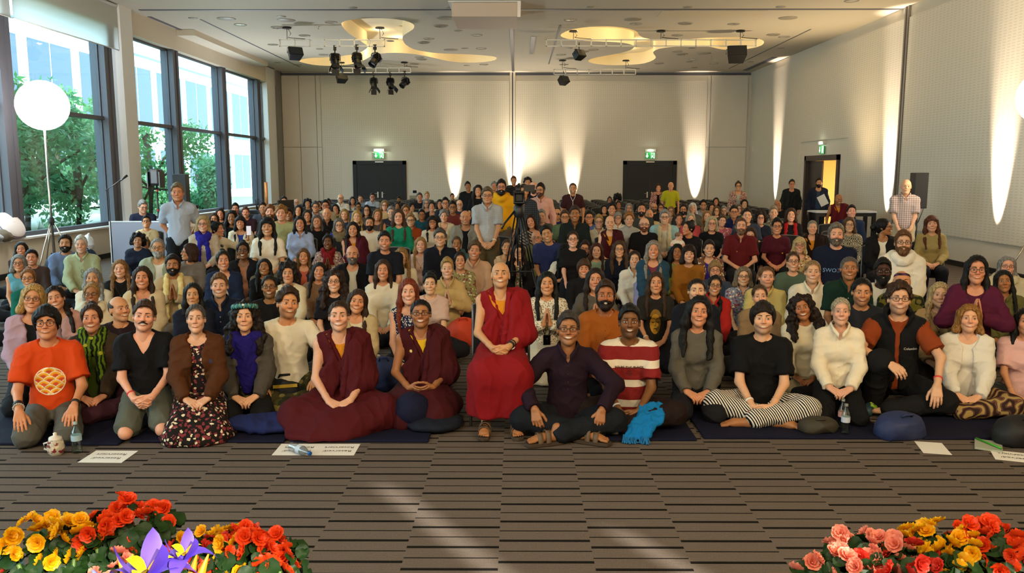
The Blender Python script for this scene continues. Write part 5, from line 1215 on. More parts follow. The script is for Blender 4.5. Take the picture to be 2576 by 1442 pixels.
# ------------------------------------------------------------------ stacking chairs
up_m = mat('chair_upholstery', '#101013', .85, bump=(220, .25)); rim_m = mat('chair_frame', '#6a6866', .4, .6)
def make_chair():
    e = empty('stacking_chair'); v, F = nets([cap((-.17, -.02, .445), (.17, -.02, .445), .035, k=.08), ell((0, -.02, .44), (.235, .225, .04))], .022); link('seat', to_mesh('seat', v, F, [up_m]), e)
    n = 9; vv = []
    for k, off in ((0, 0.), (1, .028)):
        for i in range(n):
            u = -1 + 2 * i / (n - 1)
            for z in (.50, .70, .90): vv.append((u * .225, .20 + (z - .5) * .16 + .05 * (1 - u * u) + off, z + (.018 * (1 - u * u) if z > .8 else 0)))
    f = []
    g = lambda k, i, j: k * n * 3 + i * 3 + j
    for i in range(n - 1):
        for j in range(2): f += [(g(0, i, j), g(0, i + 1, j), g(0, i + 1, j + 1), g(0, i, j + 1)), (g(1, i, j), g(1, i, j + 1), g(1, i + 1, j + 1), g(1, i + 1, j))]
        f += [(g(0, i, 2), g(0, i + 1, 2), g(1, i + 1, 2), g(1, i, 2)), (g(0, i, 0), g(1, i, 0), g(1, i + 1, 0), g(0, i + 1, 0))]
    for j in range(2): f += [(g(0, 0, j), g(0, 0, j + 1), g(1, 0, j + 1), g(1, 0, j)), (g(0, n - 1, j), g(1, n - 1, j), g(1, n - 1, j + 1), g(0, n - 1, j + 1))]
    b = MB(); b.add(vv, f, 0, True); b.build('backrest', up_m, e)
    b = MB(); pts = [(-.235, .17, .42)] + [(-.235, .20 + (z - .5) * .16 + .014, z) for z in (.55, .75, .90)] + [(u * .225, .264 + .05 * (1 - u * u) + .014, .912 + .018 * (1 - u * u)) for u in (-.9, -.5, 0, .5, .9)] + [(.235, .20 + (z - .5) * .16 + .014, z) for z in (.90, .75, .55)] + [(.235, .17, .42)]
    b.tube(pts, .0115, 6); b.build('back_frame', rim_m, e)
    for sx in (-1, 1):
        for sy in (-1, 1): b = MB(); b.tube([(sx * .225, sy * .19, .43), (sx * .24, sy * .23, .0)], .0115, 6); b.build('leg', rim_m, e)
    return e
chair0 = make_chair(); chair_used = []
def place_chair(x, y, rz, lab, group):
    if not chair_used: o = chair0; chair_used.append(1)
    else: o = tree_copy(chair0)
    o.location = (x, y, 0); o.rotation_euler = (0, 0, rz); tag(o, lab, 'chair', group); return o
# x, y, scale, pose, arms, sex, skin, hair, hair colour, top, extras, head roll / yaw / nod, bottom, detail, label
PEOPLE = [
(-7.80,12.96,0.944,'f','lap','f',1,'long','#1c110b','ls:#3a2420','',0,0,0,'pants:#17171c',2,'long dark-haired woman in brown sweater sitting under the light stand'),
(-6.98,11.83,0.930,'f','lap','m',1,'short','#1c110b','ls:#44322c','',0,0,0,'pants:#17171c',2,'dark-haired person half hidden behind woman in brown near light stand'),
(-6.70,11.05,0.930,'f','lap','f',1,'bob','#8c8a86','sl:#5f9aa6','G',0,0,0,'pants:#17171c',1,'woman with curly grey bob and glasses in sleeveless teal shirt'),
(-5.66,9.49,0.930,'f','lap','f',1,'bun','#8a5a30','ls:#0c5a4a','G',0,0,0,'pants:#17171c',1,'curly light-haired woman with round glasses in emerald green sweater'),
(-4.17,7.00,0.994,'k','lap','f',1,'bob','#b08a4c','jk:#a98a96/#101012','G',8,0,0,'pants:#17171c',0,'smiling blonde woman with dark glasses in lilac jacket over black top'),
(-4.41,7.85,0.949,'f','lap','f',1,'braid','#1c110b','jk:#b98a80/#c09a90','',-10,0,0,'pants:#17171c',0,'dark-haired woman with braid leaning in, in pale pink cardigan',0.183),
(-6.77,12.36,1.035,'k','lap','m',1,'short','#1c110b','ls:#6a7a9a','B#1c110b',0,0,0,'pants:#17171c',1,'bearded dark-haired man in pale blue long-sleeve top below window sill',0.242),
(-6.35,12.01,1.028,'f','lap','m',0,'short','#d8d4cc','sh:#a9b08a','',0,0,0,'pants:#17171c',1,'white-haired man in pale green shirt with glasses hanging at the chest',0.255),
(-4.89,9.45,0.936,'f','lap','f',1,'long','#8c8a86','ts:#d9cdb4','',0,0,0,'pants:#17171c',1,'woman with long grey hair in white top, mouth hidden by neighbour'),
(-4.29,8.25,0.930,'f','lap','f',3,'bun','#a07a45','hd:#cfc2a4','G',0,0,0,'pants:#17171c',1,'woman with pulled-back blonde hair and thin glasses in cream hooded top'),
(-4.94,10.22,0.963,'f','lap','f',0,'long','#8a6238','ts:#14120f','N',0,0,0,'pants:#17171c',1,'woman with long fair hair, necklace and black top beside grey partition'),
(-3.95,8.65,0.975,'k','lap','f',1,'long','#33200f','jk:#c9b28c/#c98a86','',0,0,0,'pants:#17171c',1,'smiling woman with long brown hair in beige knit cardigan over pink top',0.253),
(-3.54,7.26,0.946,'f','lap','m',1,'rim','#4a4642','ts:#241416','',0,35,0,'pants:#17171c',0,'older man with receding grey hair looking sideways in dark maroon tee'),
(-3.50,6.70,0.963,'f','lap','f',1,'bun','#33200f','jk:#3c2e1e/#4a5a18','S#5f7a14~leaf',0,0,0,'pants:#3a1a24',0,'woman in green patterned scarf and brown top between two front-row men'),
(-7.71,17.07,1.080,'c','lap','m',0,'short','#8c8a86','ts:#1a2038','G',0,25,-12,'pants:#17171c',2,'grey-haired man in navy tee sitting at the technician desk'),
(-5.00,12.26,1.056,'s','back','m',1,'short','#7d6a50','ss:#a8aebc','',0,0,0,'pants:#17171c',1,'tall standing man in pale grey-blue short-sleeve shirt beside technician desk'),
(-6.63,14.81,0.920,'c','lap','f',1,'short','#0b0908','ts:#cdb68c','G N',0,0,14,'pants:#17171c',2,'short-haired woman with glasses and bead necklace in cream tee before partition'),
(-6.22,13.51,0.955,'k','lap','f',2,'curly','#0b0908','ls:#1d2436','',8,0,0,'pants:#17171c',2,'woman with curly black hair in navy jacket at corner of grey partition'),
(-6.29,13.91,0.930,'f','reach','f',1,'bun','#8a6c42','ts:#131010','',10,0,0,'pants:#17171c',2,'fair-haired woman in black top stretching an arm toward grey-haired neighbour'),
(-4.86,11.16,1.040,'k','lap','m',1,'back','#8c8a86','jk:#9aa088/#d8d0c0','B#a8a49c G',0,0,0,'pants:#17171c',1,'man with swept grey hair, beard and black glasses in sage shirt',0.278),
(-4.28,10.23,1.019,'f','pray','m',3,'short','#1c110b','ls:#b39a74','B#1c110b SK#e0c884',0,0,0,'pants:#6a5a48',1,'bearded man with top bun and cream scarf, palms pressed together'),
(-5.16,12.68,0.920,'c','lap','f',1,'wavy','#3e2012','ls:#33302e','S#a9ac8c',-15,0,0,'pants:#17171c',2,'woman with wavy auburn hair and pale green scarf tilting her head'),
(-5.23,12.66,0.978,'f','lap','m',1,'short','#1c110b','ls:#27406a','G',-25,0,10,'pants:#17171c',1,'short dark-haired man with glasses peeking up with tilted head'),
(-4.59,11.56,0.966,'k','lap','f',1,'bob','#3a2014','ls:#77706a','G',0,-75,0,'pants:#17171c',1,'woman with brown bob in profile, grey v-neck sweater over bright print',0.250),
(-6.13,15.22,0.940,'c','lap','m',0,'bald','#33200f','ls:#a8906c','G',0,0,0,'pants:#17171c',2,'bald man with glasses behind woman in blue scarf'),
(-6.20,15.80,1.004,'c','lap','m',1,'short','#1c110b','ls:#b8a08c','B#1c110b',0,0,0,'pants:#17171c',2,'man with dark beard and receding hair behind bald man with glasses',0.529),
(-4.60,12.13,1.022,'c','lap','f',0,'bob','#b39866','ls:#b8a894','S#24208a G',0,0,0,'pants:#17171c',1,'blonde woman with glasses and long royal blue scarf',0.556),
(-4.55,12.53,0.961,'c','phone','f',2,'bun','#0b0908','ls:#d8c8a8','',0,65,0,'pants:#17171c',1,'woman with black bun in white sweater turned aside taking a phone photo',0.523),
(-5.81,15.91,0.920,'c','lap','f',1,'long','#33200f','ls:#3a2e2a','G',0,0,0,'pants:#17171c',2,'brown-haired woman with glasses behind the woman holding up a phone'),
(-6.01,16.81,0.960,'c','lap','f',1,'long','#1c110b','ls:#2a2422','',0,0,0,'pants:#17171c',2,'dark-haired woman at the back beside man with thin moustache near desk'),
(-4.96,14.42,1.012,'c','lap','f',3,'wavy','#0b0908','ts:#121012','',0,0,0,'pants:#17171c',2,'woman with long wavy black hair and black top looking down'),
(-4.68,14.02,0.957,'c','lap','f',1,'longf','#0b0908','jk:#d8c8ac/#2a3a8a','',0,0,0,'pants:#17171c',2,'dark-haired woman with fringe smiling behind the raised phone'),
(-6.33,18.67,0.980,'c','lap','m',2,'short','#0b0908','ts:#2a2a2e','M',0,0,0,'pants:#17171c',2,'dark-haired man with thin moustache in far row near desk'),
(-5.83,17.84,0.940,'c','lap','m',1,'short','#4a2e1c','ts:#301820','M',0,0,0,'pants:#17171c',2,'short-haired man with moustache in maroon tee'),
(-3.46,11.48,1.053,'c','lap','f',2,'longf','#0b0908','ts:#e2d6c2','',0,0,0,'pants:#6a5c44',1,'woman with very long black hair and fringe in white tee',0.520),
(-4.04,14.23,1.080,'c','lap','m',0,'curlys','#9a6a34','ts:#a5a372','',0,0,0,'pants:#17171c',1,'man with short curly fair hair in light olive tee'),
(-4.67,15.71,1.034,'c','lap','m',0,'wavys','#7a4a22','ts:#161412','B#7a4a22',0,0,0,'pants:#17171c',2,'ginger-haired bearded man in black tee beside fair curly-haired man'),
(-5.62,18.37,1.003,'c','lap','m',1,'short','#1c110b','sh:#3e4450','',0,0,0,'pants:#17171c',2,'short-haired man in grey-blue shirt beside ginger-haired man',0.525),
(-6.17,22.04,1.014,'c','lap','m',1,'short','#0b0908','ts:#1a1a1e','',0,0,0,'pants:#17171c',2,'short black-haired man in far row against white wall panel'),
(-6.49,24.47,0.910,'c','lap','m',0,'bald','#8c8a86','ts:#3a3a40','G',0,0,0,'pants:#17171c',2,'bald man with glasses in far row before white wall panel'),
(-4.49,16.32,0.970,'c','lap','m',3,'short','#1c110b','ss:#b89a80~floral','',0,0,0,'pants:#17171c',2,'dark-haired man in floral shirt behind olive tee man'),
(-3.58,10.03,0.998,'k','lap','f',2,'bun','#1c110b','jk:#16213a/#dccbb0','',0,8,0,'pants:#17171c',1,'woman with pinned-up dark hair in white blouse and navy vest'),
(-3.68,11.08,1.009,'k','lap','f',4,'bun','#0b0908','jk:#0e0d10/#a06a4c','G',0,0,0,'pants:#17171c',1,'woman with dark glasses and swept-up black hair in black jacket',0.283),
(-3.25,10.58,0.937,'f','lap','f',3,'long','#0b0908','ls:#0f0d0e','',0,0,8,'pants:#17171c',1,'woman with straight long black hair in black top, chin lifted'),
(-3.06,8.43,1.025,'f','lap','m',0,'short','#6a4826','sh:#121a2e','',0,0,0,'pants:#17171c',0,'smiling man with fair-brown hair in navy polo shirt',0.160),
(-3.18,8.03,0.944,'f','lap','f',2,'longs','#0b0908','ls:#121624','',0,0,0,'pants:#17171c',1,'woman with shoulder-length black hair in navy top behind brown jacket woman',0.192),
(-2.56,8.48,0.979,'f','lap','m',3,'back','#0b0908','ts:#0d0c0d','T#0b0908 G',0,0,0,'pants:#17171c',1,'man with tied-back black hair, goatee and round glasses in black tee'),
(-1.97,6.98,1.061,'f','knee','m',1,'wavys','#33200f','ts:#e4d9bf','T#33200f',6,14,0,'pants:#3a3418~camo',0,'man with tousled brown hair in white tee glancing aside'),
(-4.76,18.05,0.965,'c','lap','f',2,'longs','#0b0908','ls:#2b2430','',5,0,0,'pants:#17171c',2,'black-haired woman in dark jacket behind pale blue shirt woman'),
(-4.06,16.08,0.959,'c','lap','f',1,'long','#33200f','ls:#221c20','',0,0,0,'pants:#17171c',2,'long brown-haired woman smiling between blue shirt woman and grey shaggy head'),
(-5.60,22.25,0.960,'c','lap','m',1,'curly','#0b0908','ls:#2a2a2e','',0,0,0,'pants:#17171c',2,'person with big curly black hair in far row'),
(-4.53,18.70,1.002,'c','lap','m',1,'wavys','#4a4642','sh:#7a7282~plaid','G',0,0,0,'pants:#17171c',2,'grey-haired man with glasses in checked shirt in far row',0.542),
(-4.40,19.10,1.023,'c','lap','m',1,'short','#0b0908','sh:#b0a080','G',0,0,0,'pants:#17171c',2,'tall dark-haired man with glasses behind bald man in black shirt'),
(-3.77,16.48,0.970,'c','lap','m',1,'bald','#33200f','sh:#131112','',0,0,0,'pants:#17171c',2,'bald man in open black shirt smiling'),
(-4.23,19.50,0.958,'c','lap','f',1,'bob','#0b0908','ls:#4a5a3a','',-12,0,0,'pants:#17171c',2,'woman with short black hair leaning sideways in green top',0.523),
(-3.51,16.89,0.950,'c','lap','f',0,'long','#9a7640','ls:#2e3a54','',0,0,0,'pants:#17171c',2,'blonde woman in blue top behind woman with grey bob'),
(-3.52,14.60,0.940,'c','lap','m',1,'longs','#5a5048','ts:#121012','',0,0,0,'pants:#17171c',2,'person with shaggy grey-brown hair in black top'),
(-2.94,13.70,0.940,'c','lap','f',0,'bob','#6a625a','ls:#22308a','S#77684a G',0,0,0,'pants:#17171c',2,'woman with grey bob and glasses in bright blue top and khaki scarf'),
(-3.47,13.26,0.983,'c','lap','f',2,'longs','#0b0908','sh:#9aa6c4','',0,0,0,'pants:#17171c',1,'woman with dark shoulder-length hair in pale blue shirt'),
(-2.51,12.68,0.967,'hk','lap','f',1,'long','#1c110b','rb:#4a1020','',0,0,0,'pants:#17171c',1,'woman with long brown hair in wine-red shawl over one bare shoulder'),
(-2.94,12.85,0.982,'k','pray','f',4,'bun','#0b0908','ls:#a08a80~floral','S#7a1518',0,0,0,'pants:#17171c',1,'woman in red scarf and floral top with palms together'),
(-2.13,10.68,1.017,'k','lap','m',1,'bald','#33200f','jk:#0f0f13/#c4bda6','B#6a625c',0,0,0,'pants:#17171c',1,'bald man with grey beard in black jacket over striped shirt'),
(-2.48,13.96,0.950,'c','lap','m',1,'buzz','#1c110b','ts:#ddd0ba','B#1c110b',0,0,0,'pants:#17171c',2,'shaven-headed bearded man in white tee'),
(-1.66,10.38,0.967,'hk','lap','m',1,'short','#0b0908','ts:#10131c','T#0b0908',0,0,0,'pants:#17171c',1,'dark-haired stubbled man in navy tee by empty chair',0.515),
(-1.96,13.75,1.046,'c','lap','f',0,'long','#4a301c','ls:#127a5c','',0,0,0,'pants:#17171c',1,'woman with long brown hair in emerald green blouse'),
(-2.96,15.35,0.979,'c','lap','f',0,'long','#b28c4c','ls:#24201e','',0,0,0,'pants:#17171c',2,'woman with long straight blonde hair in dark top'),
(-4.15,21.75,0.900,'c','lap','m',3,'short','#0b0908','ts:#2a3a66','T#0b0908 G',0,0,0,'pants:#17171c',2,'dark-haired man with glasses and goatee in blue tee'),
(-3.28,18.14,0.969,'c','lap','f',2,'longs','#0b0908','ls:#4a4034','G',0,0,0,'pants:#17171c',2,'black-haired woman with glasses in brown-grey top in middle far row'),
(-2.80,16.58,0.955,'c','lap','f',1,'long','#7a5a34','sl:#4a4038','',8,0,0,'pants:#17171c',2,'fair-haired woman in strappy dark top tilting her head'),
(-3.13,19.68,1.010,'c','lap','f',0,'long','#8a6a3c','ls:#c09a66','G',0,0,0,'pants:#17171c',2,'blonde woman with glasses in beige top before black double door'),
(-2.63,17.37,0.960,'c','lap','m',0,'short','#8c8a86','ls:#2c2a34','',0,0,0,'pants:#17171c',2,'grey short-haired man in dark jacket behind green blouse woman'),
(-3.27,22.76,0.880,'c','lap','f',3,'bun','#0b0908','ls:#1c1a1e','',0,0,0,'pants:#17171c',2,'dark-haired woman in far row between two chair rows'),
(-3.84,27.06,0.900,'c','lap','m',3,'short','#0b0908','ts:#20242c','B#0b0908 G',0,0,0,'pants:#17171c',2,'bearded man with glasses in last row by the black door'),
(-2.42,18.11,0.970,'c','lap','m',1,'wavys','#6a4c2a','ts:#3a3a40','G',0,0,0,'pants:#17171c',2,'young man with curly fair-brown hair and glasses'),
(-2.79,21.82,0.890,'c','lap','m',1,'short','#1c110b','ts:#c9b898','',0,60,0,'pants:#17171c',2,'man in white tee turning away behind curly young man'),
(-1.85,14.45,0.956,'c','lap','f',0,'short','#94724a','sh:#a8481c','G',0,0,0,'pants:#17171c',2,'woman with cropped fair hair and glasses in orange shirt',0.551),
(-2.07,18.09,0.890,'c','lap','m',3,'short','#0b0908','ts:#154654','G',0,0,0,'pants:#17171c',2,'dark-haired man with glasses in teal top'),
(-2.91,24.92,1.039,'c','lap','m',1,'short','#4a4642','ts:#17171b','',0,0,0,'pants:#17171c',2,'grey-haired man in black tee in last row beside fire extinguisher',0.527),
(-2.94,27.28,1.006,'c','lap','m',0,'short','#b08a4c','ls:#55555a','',0,0,0,'pants:#17171c',2,'fair-haired man in last row beside man in black tee'),
(-2.42,22.27,0.960,'c','lap','f',0,'longs','#8c8a86','jk:#a09a90/#8a867e','G',0,0,0,'pants:#17171c',2,'grey-haired woman with glasses in pale grey cardigan in far row'),
(-5.05,23.83,1.027,'c','lap','m',0,'rim','#4a4642','sh:#d8d2c6','G',0,0,0,'pants:#17171c',2,'balding man with glasses in white shirt in last row'),
(-4.83,24.48,0.957,'c','lap','f',2,'bob','#0b0908','jk:#6a6a66/#d8d0c4','',0,0,0,'pants:#17171c',2,'black-bobbed woman with white scarf in last row'),
(-5.08,27.06,0.940,'c','lap','m',1,'buzz','#33200f','sh:#8a94a4','',0,0,0,'pants:#17171c',2,'close-cropped man in grey-blue shirt in last row before black door'),
(-4.61,26.57,0.990,'c','lap','m',1,'short','#1c110b','sh:#a3acb8','G',0,0,0,'pants:#17171c',2,'man with glasses in pale shirt and dark braces in last row'),
(-5.76,25.44,0.880,'c','lap','m',4,'short','#0b0908','ts:#3a3430','',0,0,0,'pants:#17171c',2,'dark-skinned man in last row behind tall man with glasses'),
(-5.71,24.02,0.880,'c','lap','f',1,'bob','#1c110b','ls:#44403c','',0,0,0,'pants:#17171c',2,'dark-haired person barely seen between heads in last row'),
(-3.02,11.67,0.967,'f','lap','f',1,'long','#6a4a2a','jk:#2c2630/#b85a40','',0,0,0,'pants:#17171c',1,'woman with long fair-brown hair in coral shirt'),
(-2.47,10.21,0.932,'f','lap','f',1,'long','#1c110b','ls:#7a5a40','',8,0,0,'pants:#17171c',1,'dark-haired woman in tan-brown top behind curly woman with glasses'),
(-2.68,9.62,0.978,'f','lap','f',1,'curly','#1c110b','ls:#d3c3a0','',0,0,0,'pants:#17171c',1,'woman with pinned curly dark hair in cream scoop top'),
(-1.90,8.53,0.940,'k','lap','f',0,'curlyl','#2c1a10','ts:#131012','G',0,0,0,'pants:#17171c',1,'woman with long curly brown hair and tortoise glasses in black top'),
(-1.57,9.65,1.020,'f','lap','f',1,'longs','#3c2414','ls:#d9cbae','',0,0,0,'pants:#17171c',1,'woman with brown shoulder-length hair in cream sweater'),
(-1.51,10.78,0.978,'k','lap','f',0,'wavy','#9a7440','ts:#e2d4bc','',0,0,0,'pants:#17171c',1,'woman with wavy blonde hair in loose white top',0.255),
(-1.45,12.45,0.977,'k','lap','f',0,'long','#9c7440','ts:#d8b09c','N',0,0,0,'pants:#17171c',1,'laughing woman with long blonde hair in pale pink tee'),
(-1.03,7.81,1.038,'f','lap','f',0,'long','#7a2f12','sl:#1c2548~spots','',0,0,0,'pants:#17171c',0,'red-haired woman in navy and white sleeveless print dress'),
(-0.93,8.80,0.971,'f','lap','f',0,'short','#0b0908','ts:#c4a494','A',0,0,0,'pants:#17171c',1,'short dark-haired woman with sunglasses on head in pale pink top'),
(-1.51,7.66,0.958,'f','lap','f',1,'long','#3a2416','jk:#b8a47c/#cfc2a8','',8,0,0,'pants:#17171c',0,'woman with long brown hair in beige blazer behind smiling monk'),
(-1.27,21.90,1.004,'s','down','m',3,'short','#0b0908','ts:#0f0f12','',-6,0,0,'pants:#17171c',2,'standing young black-haired man in black tee by the wall light'),
(-0.83,17.87,0.990,'s','down','f',1,'wavy','#1c110b','ts:#0f0e10','',0,0,0,'pants:#17171c',2,'standing brown-haired woman in black top beside grey-blue shirt man'),
(-0.45,12.74,1.022,'s','clasp','m',1,'short','#6a5a44','ss:#5f6d7e~check','G',0,0,0,'pants:#5a4a30',1,'tall standing man with glasses in grey-blue short-sleeve shirt, hands clasped'),
(-0.28,15.13,1.068,'s','down','m',1,'short','#0b0908','hd:#d89a10','B#1a1310 G',0,0,0,'pants:#6a5a4a',2,'standing bearded man in bright yellow hoodie beside the video camera'),
(-0.62,22.72,0.998,'s','down','m',1,'short','#8c8a86','ts:#3a2a28','',0,0,0,'pants:#17171c',2,'standing grey-haired man behind man in yellow hoodie'),
(-0.73,28.49,1.035,'c','lap','m',1,'bald','#33200f','ts:#2c2826','',0,0,0,'pants:#17171c',2,'bald man tucked behind the yellow hoodie'),
(-0.10,26.50,1.061,'s','down','m',1,'short','#5a3a24','ts:#2a1c20','',0,0,0,'pants:#17171c',2,'standing man by the wall behind the video camera top'),
(0.29,22.22,1.060,'s','down','m',1,'curlys','#1c110b','ts:#16161a','',0,0,0,'pants:#17171c',2,'standing curly dark-haired man beyond the bald bearded man'),
(0.35,17.57,1.039,'s','down','m',0,'bald','#33200f','ts:#121114','B#4a3424 G',0,0,0,'pants:#17171c',2,'standing bald man with glasses and beard in black tee'),
(0.46,15.98,1.023,'s','down','m',1,'short','#0b0908','sh:#d8a69a','B#5a3a26 G',0,-18,0,'pants:#17171c',2,'standing man with glasses in pink shirt beside the camera tripod'),
(0.13,15.18,1.019,'s','down','m',1,'short','#33200f','sh:#1c2128~plaid','',0,-20,0,'pants:#17171c',2,'camera operator in dark plaid shirt behind the video camera'),
(-1.46,14.38,0.950,'c','lap','f',1,'longf','#1d120c','ts:#ded0ba','G',0,0,0,'pants:#17171c',2,'woman with long dark hair, fringe and glasses in white top'),
(-1.36,15.50,0.981,'c','lap','f',0,'curlys','#8c8a86','jk:#d3c6a2/#c08a70','N',0,0,0,'pants:#17171c',2,'woman with wavy grey hair in cream jacket'),
(-2.01,19.67,0.980,'c','lap','f',1,'bun','#0b0908','jk:#141216/#a87a60','',0,0,0,'pants:#17171c',2,'woman with pulled-back dark hair in black cardigan in far row'),
(-2.02,21.79,0.960,'c','lap','f',2,'bob','#0b0908','jk:#c4b294/#1c1a1c','',0,0,0,'pants:#17171c',2,'black-haired woman with cream cardigan behind man with glasses'),
(-1.65,19.20,1.066,'c','lap','m',1,'short','#0b0908','ts:#22262e','G',0,0,0,'pants:#17171c',2,'young man with dark hair and glasses in far row'),
(-1.38,17.90,1.029,'c','lap','m',3,'short','#0b0908','ts:#6a2a24','G',0,0,0,'pants:#17171c',2,'dark-haired man in brick red tee behind grey hoodie man'),
(-1.42,20.62,0.990,'c','lap','m',0,'bald','#8c8a86','ts:#2a3044','G',0,0,0,'pants:#17171c',2,'bald man with round glasses beside brick red tee man'),
(-1.34,22.37,0.880,'c','lap','f',0,'short','#1c110b','ls:#3a3634','G',0,0,0,'pants:#17171c',2,'short-haired woman with round glasses below standing black top woman'),
(-2.36,30.50,0.900,'c','lap','m',1,'short','#33200f','ts:#50484a','',0,0,0,'pants:#17171c',2,'person in last row in front of the first wall light'),
(-2.00,25.96,0.880,'c','lap','f',1,'bob','#9a835c','ls:#6c645c','',0,0,0,'pants:#17171c',2,'light-haired person just showing behind man in brick red tee'),
(-0.86,13.87,1.038,'c','lap','m',1,'rim','#6a5640','jk:#8a8272/#151518','',0,0,0,'pants:#17171c',1,'man with receding hair in grey zip hoodie over black tee'),
(-1.03,18.80,0.880,'c','lap','f',1,'bob','#0b0908','ls:#5c3c3c','',0,0,0,'pants:#17171c',2,'dark-haired woman half hidden behind tall man in grey-blue shirt'),
(-0.76,14.55,0.980,'k','lap','f',0,'back','#33200f','ts:#2c1518','',0,0,0,'pants:#17171c',2,'brown-haired woman in dark maroon tee below tall standing man'),
(-1.03,11.10,0.962,'hk','lap','m',0,'short','#4a4642','sh:#111420','G',0,0,0,'pants:#17171c',1,'man with dark grey hair and black glasses in navy zip top'),
(-0.92,12.63,0.974,'k','lap','f',3,'back','#5a4630','hd:#3f5f66','',0,0,0,'pants:#17171c',1,'woman with tied-back fair-brown hair in teal hooded top'),
(-0.58,11.07,1.025,'k','lap','m',1,'wavys','#5c4630','sh:#c09a7c','',6,0,0,'pants:#17171c',1,'man with tousled grey-brown hair in beige-pink shirt'),
(-0.72,10.48,0.952,'k','lap','f',1,'pony','#1c110b','ls:#8a8450~floral','',0,0,0,'pants:#17171c',1,'dark-haired woman in olive and cream patterned blouse'),
(-0.83,9.82,1.022,'f','pray','f',0,'short','#a8854c','sh:#b89a64','',0,0,0,'pants:#17171c',1,'short blonde woman in khaki shirt with palms pressed together'),
(-0.16,12.23,0.966,'k','lap','f',1,'back','#4a3220','sl:#c9a680','',5,0,0,'pants:#17171c',1,'woman with tied-back brown hair in beige sleeveless top'),
(0.03,11.68,0.946,'k','lap','f',0,'long','#22120e','jk:#0e0d10/#6a6c50~floral','G',0,0,0,'pants:#17171c',1,'woman with round red glasses in black cardigan over green patterned dress'),
(0.31,12.96,1.047,'k','lap','m',1,'bald','#1c110b','ss:#6a6a40','G',0,0,0,'pants:#17171c',1,'bald man with glasses in olive polo shirt with a badge'),
(0.46,11.87,0.991,'hk','lap','m',1,'short','#0b0908','ts:#27305a','',-14,0,0,'pants:#17171c',1,'black-haired man in blue tee with strap leaning over',0.469),
(0.46,15.55,0.980,'c','lap','m',0,'short','#8c8a86','ts:#4a4e40','',0,0,0,'pants:#17171c',2,'grey-haired man in grey-green tee below the pink shirt'),
(0.26,14.07,0.972,'c','lap','f',1,'long','#2e120c','ls:#a08c7a~stripe','',-12,0,0,'pants:#17171c',2,'auburn-haired woman in striped top leaning behind grey-green tee man'),
(-0.13,6.58,0.940,'c','lapc','m',2,'bald','#0b0908','MONK1','',0,0,8,'pants:#17171c',0,'central monk in red robes seated on a chair, chin raised',0.602),
(0.30,8.11,0.982,'k','pray','f',2,'long','#0b0908','ls:#d8ccb4~spots','L',0,0,0,'skirt:#d2c6ac',0,'black-haired woman in white patterned dress with palms together and lanyard'),
(0.40,6.31,1.030,'f','kneesout','m',3,'short','#3a3430','sh:#1f0e1c','G',0,0,0,'pants:#12161c',0,'smiling man with glasses in dark purple shirt sitting cross-legged',0.110),
(0.80,7.39,1.074,'f','lap','m',3,'short','#33200f','ls:#97531a','B#1c110b',0,0,0,'pants:#17171c',0,'bearded man in ochre orange kurta behind purple shirt man'),
(0.90,6.51,1.050,'f','lapc','m',4,'short','#0b0908','ts:#7c1f1e~bigstripe','T#0b0908',0,0,0,'pants:#1e1210',0,'young man in red and white striped tee sitting cross-legged',0.114),
(1.71,7.79,0.956,'k','lap','m',0,'buzz','#1c110b','ls:#11141e','',0,0,0,'pants:#17171c',0,'man with buzzed dark hair in navy sweater behind grey sweatshirt woman'),
(2.14,8.93,0.930,'f','lap','f',2,'braidl','#0b0908','sh:#a3211e','G',6,0,0,'pants:#17171c',1,'laughing woman with glasses and black braid in red blouse'),
(1.52,6.86,1.020,'k','lap','f',1,'wavy','#0b0908','ls:#5b574e','',4,0,0,'pants:#17171c',0,'woman with long black hair in grey washed sweatshirt over orange collar',0.160),
(1.13,20.31,0.970,'c','lap','m',1,'short','#8c8a86','ts:#2a2c30','M',0,0,0,'pants:#17171c',2,'grey-haired man with moustache in far row below standing man with earphones'),
(0.83,17.10,0.950,'c','lap','m',1,'bald','#33200f','ts:#20234a','Z',0,0,0,'pants:#17171c',2,'bald man with dark sunglasses in navy tee'),
(0.88,15.24,0.980,'c','lap','m',1,'short','#4a3826','ts:#5b6d4e','G',0,0,0,'pants:#17171c',2,'brown-haired man with glasses in green tee'),
(0.98,14.04,1.076,'c','lap','m',3,'short','#3a3028','sh:#1c2422','',0,0,0,'pants:#17171c',1,'dark grey-haired man in charcoal green shirt'),
(1.54,19.54,0.930,'c','lap','m',1,'short','#1c110b','ts:#1a1a1c','',0,0,0,'pants:#17171c',2,'dark-haired man in black tee just behind charcoal shirt man'),
(1.35,15.51,0.960,'c','lap','m',2,'short','#0b0908','ts:#4a5a8a','G',0,0,0,'pants:#17171c',2,'black-haired man with glasses in slate blue tee'),
(1.40,14.16,0.961,'c','lap','f',0,'short','#b08a4c','sh:#d8cdb4','G',0,0,0,'pants:#17171c',2,'woman with spiky blonde hair and glasses in white top with strap'),
(1.51,13.47,0.982,'c','lap','f',0,'bald','#8c8a86','rb:#3e0c14','',0,0,0,'pants:#17171c',2,'shaven-headed nun in dark red robe with orange collar'),
(2.00,16.42,0.910,'c','lap','f',0,'bowl','#8c8a86','sh:#d8d2c8','G',0,0,0,'pants:#17171c',2,'woman with grey fringe and purple glasses in white collar'),
(1.89,14.00,1.015,'c','lap','f',0,'wavys','#94602c','tn:#a8a49a','',0,0,0,'pants:#17171c',2,'strawberry blonde woman with fringe in pale grey turtleneck',0.522),
(2.16,20.54,0.900,'c','lap','f',2,'long','#0b0908','ls:#7a5a24','',0,0,0,'pants:#17171c',2,'black-haired woman in ochre top among empty chairs'),
